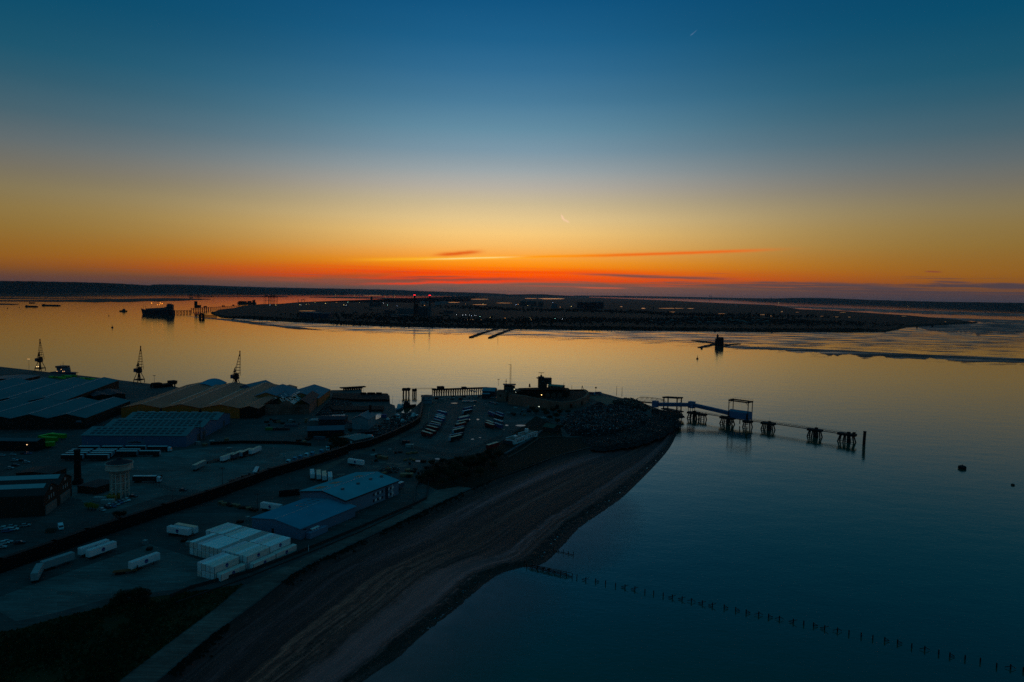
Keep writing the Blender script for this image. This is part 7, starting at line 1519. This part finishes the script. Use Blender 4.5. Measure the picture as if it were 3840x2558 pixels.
for k, (x, by, ty, rr_) in enumerate([(1962, 1147, 1127, 13), (1985, 1143, 1128, 10), (2001, 1148, 1129, 12), (2028, 1149, 1129, 10)]): tank(x, by, ty, rr_, 'dome topped gas tank, %s from the left of the domed four' % ORD[k], mat('dome_grey', (.055, .05, .055), .8), .35, 'domed gas tanks in mid island')
for k, (x, by, ty, rr_) in enumerate([(2176, 1156, 1132, 13), (2202, 1162, 1133, 17), (2222, 1158, 1132, 15), (2246, 1157, 1132, 17)]): tank(x, by, ty, rr_, 'big dark cylindrical gas tank, %s from the left of the dark four' % ORD[k], mat('dark_tank', (.02, .02, .026), .8), .1, 'big dark gas tanks in mid island')
fbox('plant_tower', 'pale plant building with thin columns between the two tank groups', 'building', 2068, 2090, 1157, 1139, mat('plant_light', (.10, .11, .14), .8), 20)
for i, x in enumerate((1442, 1510)): pass
fbox('far_pipe_rack', 'long thin pipe rack on the skyline left of the thick chimney', 'pipe rack', 1352, 1384, 1134, 1127, PSD, 8)
for k, (x, by, ty) in enumerate([(1201, 1166, 1135), (1465, 1134, 1118), (1118, 1133, 1122), (2450, 1165, 1150), (2530, 1158, 1146), (2660, 1172, 1158), (2300, 1146, 1134), (1415, 1178, 1158)]):
    b = at(x, by, 2); s = math.hypot(b.x, b.y) / FPX; h = (by - ty) * s; r = empty('electricity_pylon', b, 0, 'thin lattice pylon on the far land, %s' % ('above the blue sheds', 'between the thick chimney and the power station', 'on the shore right of the container cranes', 'in the fields left of the village', 'by the long pools', 'behind the village', 'just right of the dark tanks', 'below the thick chimney')[k], 'pylon', 'pylons across the far land')
    MB().lattice((0, 0, 0), (0, 0, h), 2.6 * s, .6 * s, 6, .22 * s, side=(1, 0, 0)).build('tower', PSD, r); MB().box(0, 0, h * .7, 5 * s, .4 * s, .4 * s).box(0, 0, h * .86, 4 * s, .4 * s, .4 * s).build('cross_arm', PSD, r)
# lights across the far land
LC = {'w': emit('lamp_white', (.8, .9, 1.0), 3), 'y': emit('lamp_yellow', (1, .75, .25), 3), 'o': emit('lamp_orange', (1, .42, .12), 3), 'g': emit('lamp_green', (.4, 1, .8), 4), 'b': emit('lamp_blue', (.4, .6, 1), 5)}
lights = [(1712, 1181, 'w', 1.2), (1735, 1182.5, 'w', 1.0), (1741, 1183, 'y', .9), (1747, 1182, 'w', 1.0), (1752, 1184, 'g', .8), (1760, 1182.5, 'w', .8), (1768, 1184, 'b', .8), (1779, 1183.5, 'w', .9), (1785, 1184, 'w', .8), (1800, 1187.5, 'g', .9), (1838, 1191, 'y', 1.0), (1894, 1194, 'o', 1.2), (1988, 1194, 'y', 1.4), (1996, 1197, 'b', .9), (2081, 1196, 'g', 1.0), (2109, 1197.5, 'w', .9), (2156, 1195.5, 'b', 1.0), (2143, 1150, 'y', 1.0), (2165, 1153, 'y', 1.0), (2101, 1152, 'o', .9), (2158, 1162, 'o', .6), (1936, 1143, 'b', .9), (1943, 1142, 'o', 1.0), (1979, 1147, 'y', .8), (2073, 1136, 'b', .7), (2224, 1132.5, 'o', .8),
          (1289, 1145, 'y', 1.2), (1298, 1145, 'w', .8), (1221, 1139, 'y', 1.0), (1148, 1142, 'y', .9), (1159, 1143, 'o', .7), (1123, 1143, 'y', .9), (1129, 1144, 'w', .7), (1034, 1145, 'y', .9), (1012, 1145, 'w', .9), (1261, 1134, 'o', .8), (1181, 1134, 'y', .7), (1305, 1135, 'g', .8), (1347, 1136, 'y', .8), (1437, 1138, 'w', .8), (1453, 1145, 'g', .9), (1488, 1148, 'b', .7), (1592, 1146, 'o', 1.1), (1617, 1159, 'w', .8), (1617, 1164, 'w', .9), (1617, 1168, 'w', .8), (1616, 1174, 'y', .8), (1520, 1171, 'y', .7), (1545, 1172, 'w', .6), (1445, 1112, 'y', .5), (1465, 1112, 'o', .5), (1480, 1112, 'y', .5), (1329, 1108, 'y', .7), (1258, 1107, 'y', .5), (1811, 1142, 'y', .9), (1746, 1141, 'o', .6), (413, 1084, 'w', .4), (2920, 1136, 'y', .5), (2900, 1129, 'y', .5), (3350, 1150, 'y', .4), (3405, 1149, 'y', .4)]
_cnt = {}; lights.sort()
for k, (x, y, c, s_) in enumerate(lights):
    b = at(x, y + 2.0, 2); s = math.hypot(b.x, b.y) / FPX; h = min(2.2 * s, 40)
    r = empty('distant_lamp', b, 0, 'distant %s lamp, %s at x %d of the far shore' % ({'w': 'white', 'y': 'yellow', 'o': 'orange', 'g': 'green', 'b': 'blue'}[c], 'lit', x), 'lamp', 'scattered lamps on the far land')
    near = ('left of the container cranes' if x < 1000 else 'near the container cranes' if x < 1060 else 'between the container cranes and the blue sheds' if x < 1200 else 'above the blue sheds' if x < 1320 else 'by the short thick chimney' if x < 1480 else 'among the power station buildings' if x < 1640 else 'in the bright row right of the power station' if x < 1800 else 'below the domed tanks' if x < 2050 else 'around the dark tanks' if x < 2300 else 'on the far right shore')
    _cnt[near] = _cnt.get(near, 0) + 1
    r['label'] = '%s lamp, %s from the left %s' % ({'w': 'white', 'y': 'yellow', 'o': 'orange', 'g': 'green', 'b': 'blue'}[c], ordn(_cnt[near] - 1), near)
    MB().tube((0, 0, 0), (0, 0, h), .12 * s, n=3).build('pole', PSD, r); q = s_ * s * .62; MB().lathe([(q * .3, h), (q, h + q), (q * .3, h + 2 * q)], 6).build('lamp_head', LC[c], r)
# village houses on the right of the far land
HR = [mat('house_roof_a', (.05, .045, .05), .8), mat('house_roof_b', (.09, .08, .08), .8), mat('house_roof_c', (.13, .12, .12), .8)]; HWL = [mat('house_wall_a', (.06, .06, .065), .8), mat('house_wall_b', (.14, .13, .13), .8)]
hp = []
for v in range(2):
    r = empty('village_house', (0, 0, 0)); r['category'] = 'house'
    MB().box(0, 0, 0, 13, 9, 5.5).build('wall', HWL[v], r); MB().add([(-7, -5.2, 5.5), (7, -5.2, 5.5), (7, 5.2, 5.5), (-7, 5.2, 5.5), (-7, 0, 9), (7, 0, 9)], [(0, 1, 5, 4), (2, 3, 4, 5), (0, 4, 3), (1, 2, 5)]).build('roof', HR[v * 2], r); hp.append([r, True])
rv = random.Random(21)
for k in range(64):
    x = 2440 + 440 * (k + rv.uniform(.1, .9)) / 64; y = 1216 - rv.random() ** 1.4 * 26 * (.5 + .5 * math.sin((x - 2440) / 440 * 3.14)); e = hp[rv.choice([0, 0, 1])]
    put('house', e, at(x, y, 2), rv.uniform(-.8, .8), 'small house in the %s part of the far village, %s from its left end' % ('nearer' if y > 1205 else 'farther', ('%dth' % (k + 1)) if k + 1 not in (1, 2, 3, 21, 22, 23, 31, 32, 33, 41, 42, 43, 51, 52, 53, 61, 62, 63) else '%d%s' % (k + 1, {1: 'st', 2: 'nd', 3: 'rd'}[(k + 1) % 10])), 'houses of the village on the far land')
rw = random.Random(31)
for k in range(26):
    x = 1290 + 18 * k + rw.uniform(-6, 6); y = rw.uniform(1146, 1196); w_ = rw.uniform(8, 26); hh = rw.uniform(2.5, 5)
    fbox('works_shed', 'low grey works building on the far land, %s of many from the left' % ordn(k), 'building', x, x + w_, y, y - hh, rw.choice([PS, PSL, PSD, PSD]), rw.uniform(20, 60), 'low works buildings across the far land')
# sea fort on the mud and the stone causeways
b = at(2697, 1297, 0); s = math.hypot(b.x, b.y) / FPX; r = empty('sea_fort', b, 0, 'round black sea fort on the mud with a lookout tower on top', 'fort')
MB().lathe([(15 * s, -1), (15.2 * s, 6 * s), (15.4 * s, 16 * s), (14.4 * s, 20 * s), (15.6 * s, 26 * s)], 24).build('drum', STEEL, r); MB().box(2 * s, 0, 26 * s, 20 * s, 16 * s, 5 * s).build('gun_house', STEEL, r)
MB().box(-7 * s, 0, 26 * s, 6 * s, 6 * s, 12 * s).box(-7 * s, 0, 37 * s, 7.5 * s, 7 * s, .8 * s).box(-7 * s, 0, 38 * s, 3 * s, 3 * s, 4 * s).build('lookout_tower', STEEL, r)
def causeway(pts, w, label, hh=1.2):
    P = [at(x, y, 0) for x, y in pts]; r = empty('stone_causeway', P[0], 0, label, 'causeway'); o = P[0]; mb = MB(); rr = random.Random(len(label))
    for a, bq in zip(P, P[1:]):
        d = bq - a; n = max(2, int(d.length / (w * .8)))
        for i in range(n): q = a + d * ((i + .5) / n) - o; mb.box(q.x, q.y, -.5, d.length / n * 1.15, w * rr.uniform(.7, 1.3), .5 + hh * rr.uniform(.7, 1.4), math.atan2(d.y, d.x) + rr.uniform(-.06, .06))
    mb.build('stones', STEEL, r)
causeway([(2608, 1278), (2650, 1284), (2682, 1287)], 22, 'left upper black stone causeway reaching the sea fort'); causeway([(2624, 1304), (2655, 1297), (2684, 1291)], 10, 'left lower black stone causeway below the sea fort', 1.6); causeway([(2714, 1300), (2740, 1292), (2772, 1290)], 9, 'right black stone causeway beside the sea fort', 1.4); causeway([(2711, 1290), (2723, 1292)], 12, 'short black stub on the right foot of the sea fort')
causeway([(1764, 1266), (1800, 1253), (1840, 1241), (1876, 1231)], 9, 'left one of the two straight black groynes off the far shore', 2.2); causeway([(1836, 1268), (1862, 1257), (1895, 1244), (1925, 1234)], 9, 'right one of the two straight black groynes off the far shore', 2.2)
mast(1867, 1270, 1245, 'thin lone withy pole in the mud by the far groynes', head='none', r0=.35, m_=PSD, name='withy_pole', cat='pole', z0=0.0)
for k, (x, by, ty) in enumerate([(2661, 1121, 1106), (2667, 1121, 1106), (2891, 1130, 1114)]):
    b = at(x, by, 2); s = math.hypot(b.x, b.y) / FPX; h = (by - ty) * s; r = empty('distant_crane', b, 0, ('left one of the hazy twin cranes on the far right horizon', 'right one of the hazy twin cranes on the far right horizon', 'hazy mast standing on the far right shore')[k], 'crane'); MB().tube((0, 0, 0), (0, 0, h), .7 * s, n=4).build('tower', PSD, r)
    if k < 2: MB().box(0, 0, h * .55, 7 * s, 1 * s, .8 * s).build('boom', PSD, r)
# ---------------------------------------------------------------- vegetation
LEAF = mat('dusk_foliage', (.018, .026, .012), .9, var=.5, scale=.8); LEAFY = mat('yellow_foliage', (.20, .15, .02), .9, var=.4, scale=.8); BARK = mat('bark', (.02, .015, .012), .9)
def leafcloud(mb, rr, cx, cy, cz, rx, ry, rz_, n, s):
    for _ in range(n):
        while True:
            p = Vector((rr.uniform(-1, 1), rr.uniform(-1, 1), rr.uniform(-1, 1)))
            if p.length < 1 and noise.noise(p * 1.8 + Vector((cx, cy, cz))) > -.15: break
        q = Vector((cx + p.x * rx, cy + p.y * ry, cz + p.z * rz_)); a = Vector((rr.gauss(0, 1), rr.gauss(0, 1), rr.gauss(0, 1))).normalized(); b2 = a.orthogonal().normalized(); k = s * rr.uniform(.5, 1.3)
        mb.add([q - a * k, q + b2 * k * .6, q + a * k, q - b2 * k * .6], [(0, 1, 2, 3)])
_tr = []
for v in range(4):
    r = empty('tree', (0, 0, 0)); rr = random.Random(40 + v); t = MB(); t.tube((0, 0, 0), (.2, 0, 1.6), .28, .2, 6)
    for k in range(6): a = k * 1.05 + v; t.tube((.2, 0, 1.3), (1.6 * math.cos(a), 1.6 * math.sin(a), 3 + .5 * (k % 2)), .13, .05, 4)
    t.build('trunk', BARK, r); c = MB()
    for k in range(7): a = k * .9 + v; leafcloud(c, rr, 1.5 * math.cos(a) * (k > 0), 1.5 * math.sin(a) * (k > 0), 3.0 + .6 * math.sin(k * 2.1), 1.4, 1.4, 1.2, 330, .17)
    c.build('crown', LEAF, r); _tr.append([r, True])
def trees(lst, where, group, nm='dark bushy tree'):
    for k, (x, y, s) in enumerate(lst):
        o = put('tree', _tr[k % 4], at(x, y, G), rc.uniform(0, 6), '%s, %s %s' % (nm, ORD[k % 15], where), group); o.scale = (s, s * rc.uniform(.9, 1.1), s * rc.uniform(.8, 1.05))
trees([(455, 2262, 1.0), (478, 2258, .9), (505, 2250, 1.1), (520, 2252, .95), (540, 2252, 1.0), (437, 2272, .7), (545, 2262, .7)], 'in the clump between the yard and the rough grass', 'bushes at the edge of the rough grass')
trees([(1265, 1652, 1.5), (1280, 1668, 1.5), (1295, 1680, 1.4), (1250, 1668, 1.3), (1240, 1690, 1.2), (1262, 1684, 1.4), (1285, 1690, 1.2), (1310, 1688, 1.1)], 'in the clump at the corner of the long dark wall', 'trees at the corner of the dockyard wall')
trees([(1580, 1812, 1.4), (1600, 1800, 1.5), (1625, 1805, 1.4), (1650, 1790, 1.6), (1680, 1795, 1.5), (1705, 1775, 1.6), (1730, 1785, 1.5), (1760, 1765, 1.6), (1790, 1760, 1.5), (1815, 1745, 1.5), (1640, 1765, 1.3), (1690, 1755, 1.3), (1845, 1735, 1.4), (1870, 1720, 1.3), (1740, 1750, 1.3)], 'in the near part of the dark thicket above the beach', 'near thicket above the beach')
trees([(1600, 1770, 1.1), (1620, 1748, .9), (1660, 1740, 1.0), (1720, 1735, 1.1), (1770, 1735, 1.1), (1800, 1722, 1.2), (1830, 1712, 1.1), (1850, 1760, 1.2), (1800, 1785, 1.3), (1750, 1800, 1.2), (1700, 1812, 1.2), (1660, 1820, 1.1)], 'in the back part of the dark thicket above the beach', 'back of the thicket above the beach')
trees([(2050, 1560, 1.2), (2062, 1576, 1.1), (2085, 1570, 1.2), (2090, 1588, 1.0), (2100, 1610, .9), (2040, 1548, 1.2), (2075, 1550, 1.3), (2100, 1556, 1.2), (1995, 1545, 1.3), (2010, 1552, 1.2), (2130, 1552, 1.0)], 'in the scrub between the fort wall and the green roofed hut', 'scrub below the fort wall')
for k, (x, y, s) in enumerate([(332, 1908, .75), (345, 1912, .8), (357, 1914, .7)]):
    o = dup(_tr[k][0], at(x, y, G), k, 'yellow leaved bush, %s from the left beside the silver car' % ORD[k], 'yellow bushes by the water tower', s, {'crown': LEAFY})
trees([(438, 1942, .8), (450, 1945, .9), (462, 1940, .7)], 'growing over the long dark wall below the parked cars', 'bushes on the dockyard wall')
# hedgerows and copses of the far land: nobody could count these
def farwood(label, pts, n, hmin, hmax, seed, spread=30):
    rr = random.Random(seed); mb = MB(); P = [at(x, y, 2) for x, y in pts]
    for i in range(n):
        q = interp(P, rr.random()); q = q + Vector((rr.gauss(0, spread), rr.gauss(0, spread * 1.5), 0)); h = rr.uniform(hmin, hmax); r0 = h * rr.uniform(.5, .9); a0 = rr.uniform(0, 6.3); k = 5
        vs = [(q.x + r0 * rr.uniform(.7, 1.2) * math.cos(a0 + j * 1.257), q.y + r0 * math.sin(a0 + j * 1.257), 1.8) for j in range(k)] + [(q.x + r0 * .7 * rr.uniform(.6, 1.2) * math.cos(a0 + j * 1.257), q.y + r0 * .7 * math.sin(a0 + j * 1.257), 2 + h * rr.uniform(.6, .9)) for j in range(k)] + [(q.x, q.y, 2 + h)]
        mb.add(vs, [(j, (j + 1) % k, k + (j + 1) % k, k + j) for j in range(k)] + [(k + j, k + (j + 1) % k, 2 * k) for j in range(k)])
    tag(mb.build('woodland', mat('far_wood', (.006, .008, .006), .95, var=.5, scale=.02)), label, 'woodland', kind='stuff')
farwood('dark scrub belt along the near edge of the far land', [(900, 1190), (1262, 1208), (1462, 1217), (1796, 1224), (2200, 1230), (2491, 1234), (2880, 1238), (3250, 1238)], 2600, 3, 7, 1, 22)
farwood('broken hedges and trees across the middle of the far land', [(1250, 1180), (1500, 1196), (1750, 1206), (2000, 1204), (2200, 1200), (2450, 1206), (2700, 1206), (2950, 1210), (3200, 1210)], 3200, 3, 8, 2, 110)
farwood('trees and gardens around the far village', [(2420, 1206), (2550, 1200), (2700, 1196), (2880, 1200), (3000, 1206)], 700, 5, 10, 3, 60)
farwood('scattered copses behind the gas tanks', [(1700, 1150), (1900, 1160), (2100, 1165), (2300, 1168), (2500, 1178), (2700, 1184), (3000, 1186)], 800, 6, 14, 4, 130)
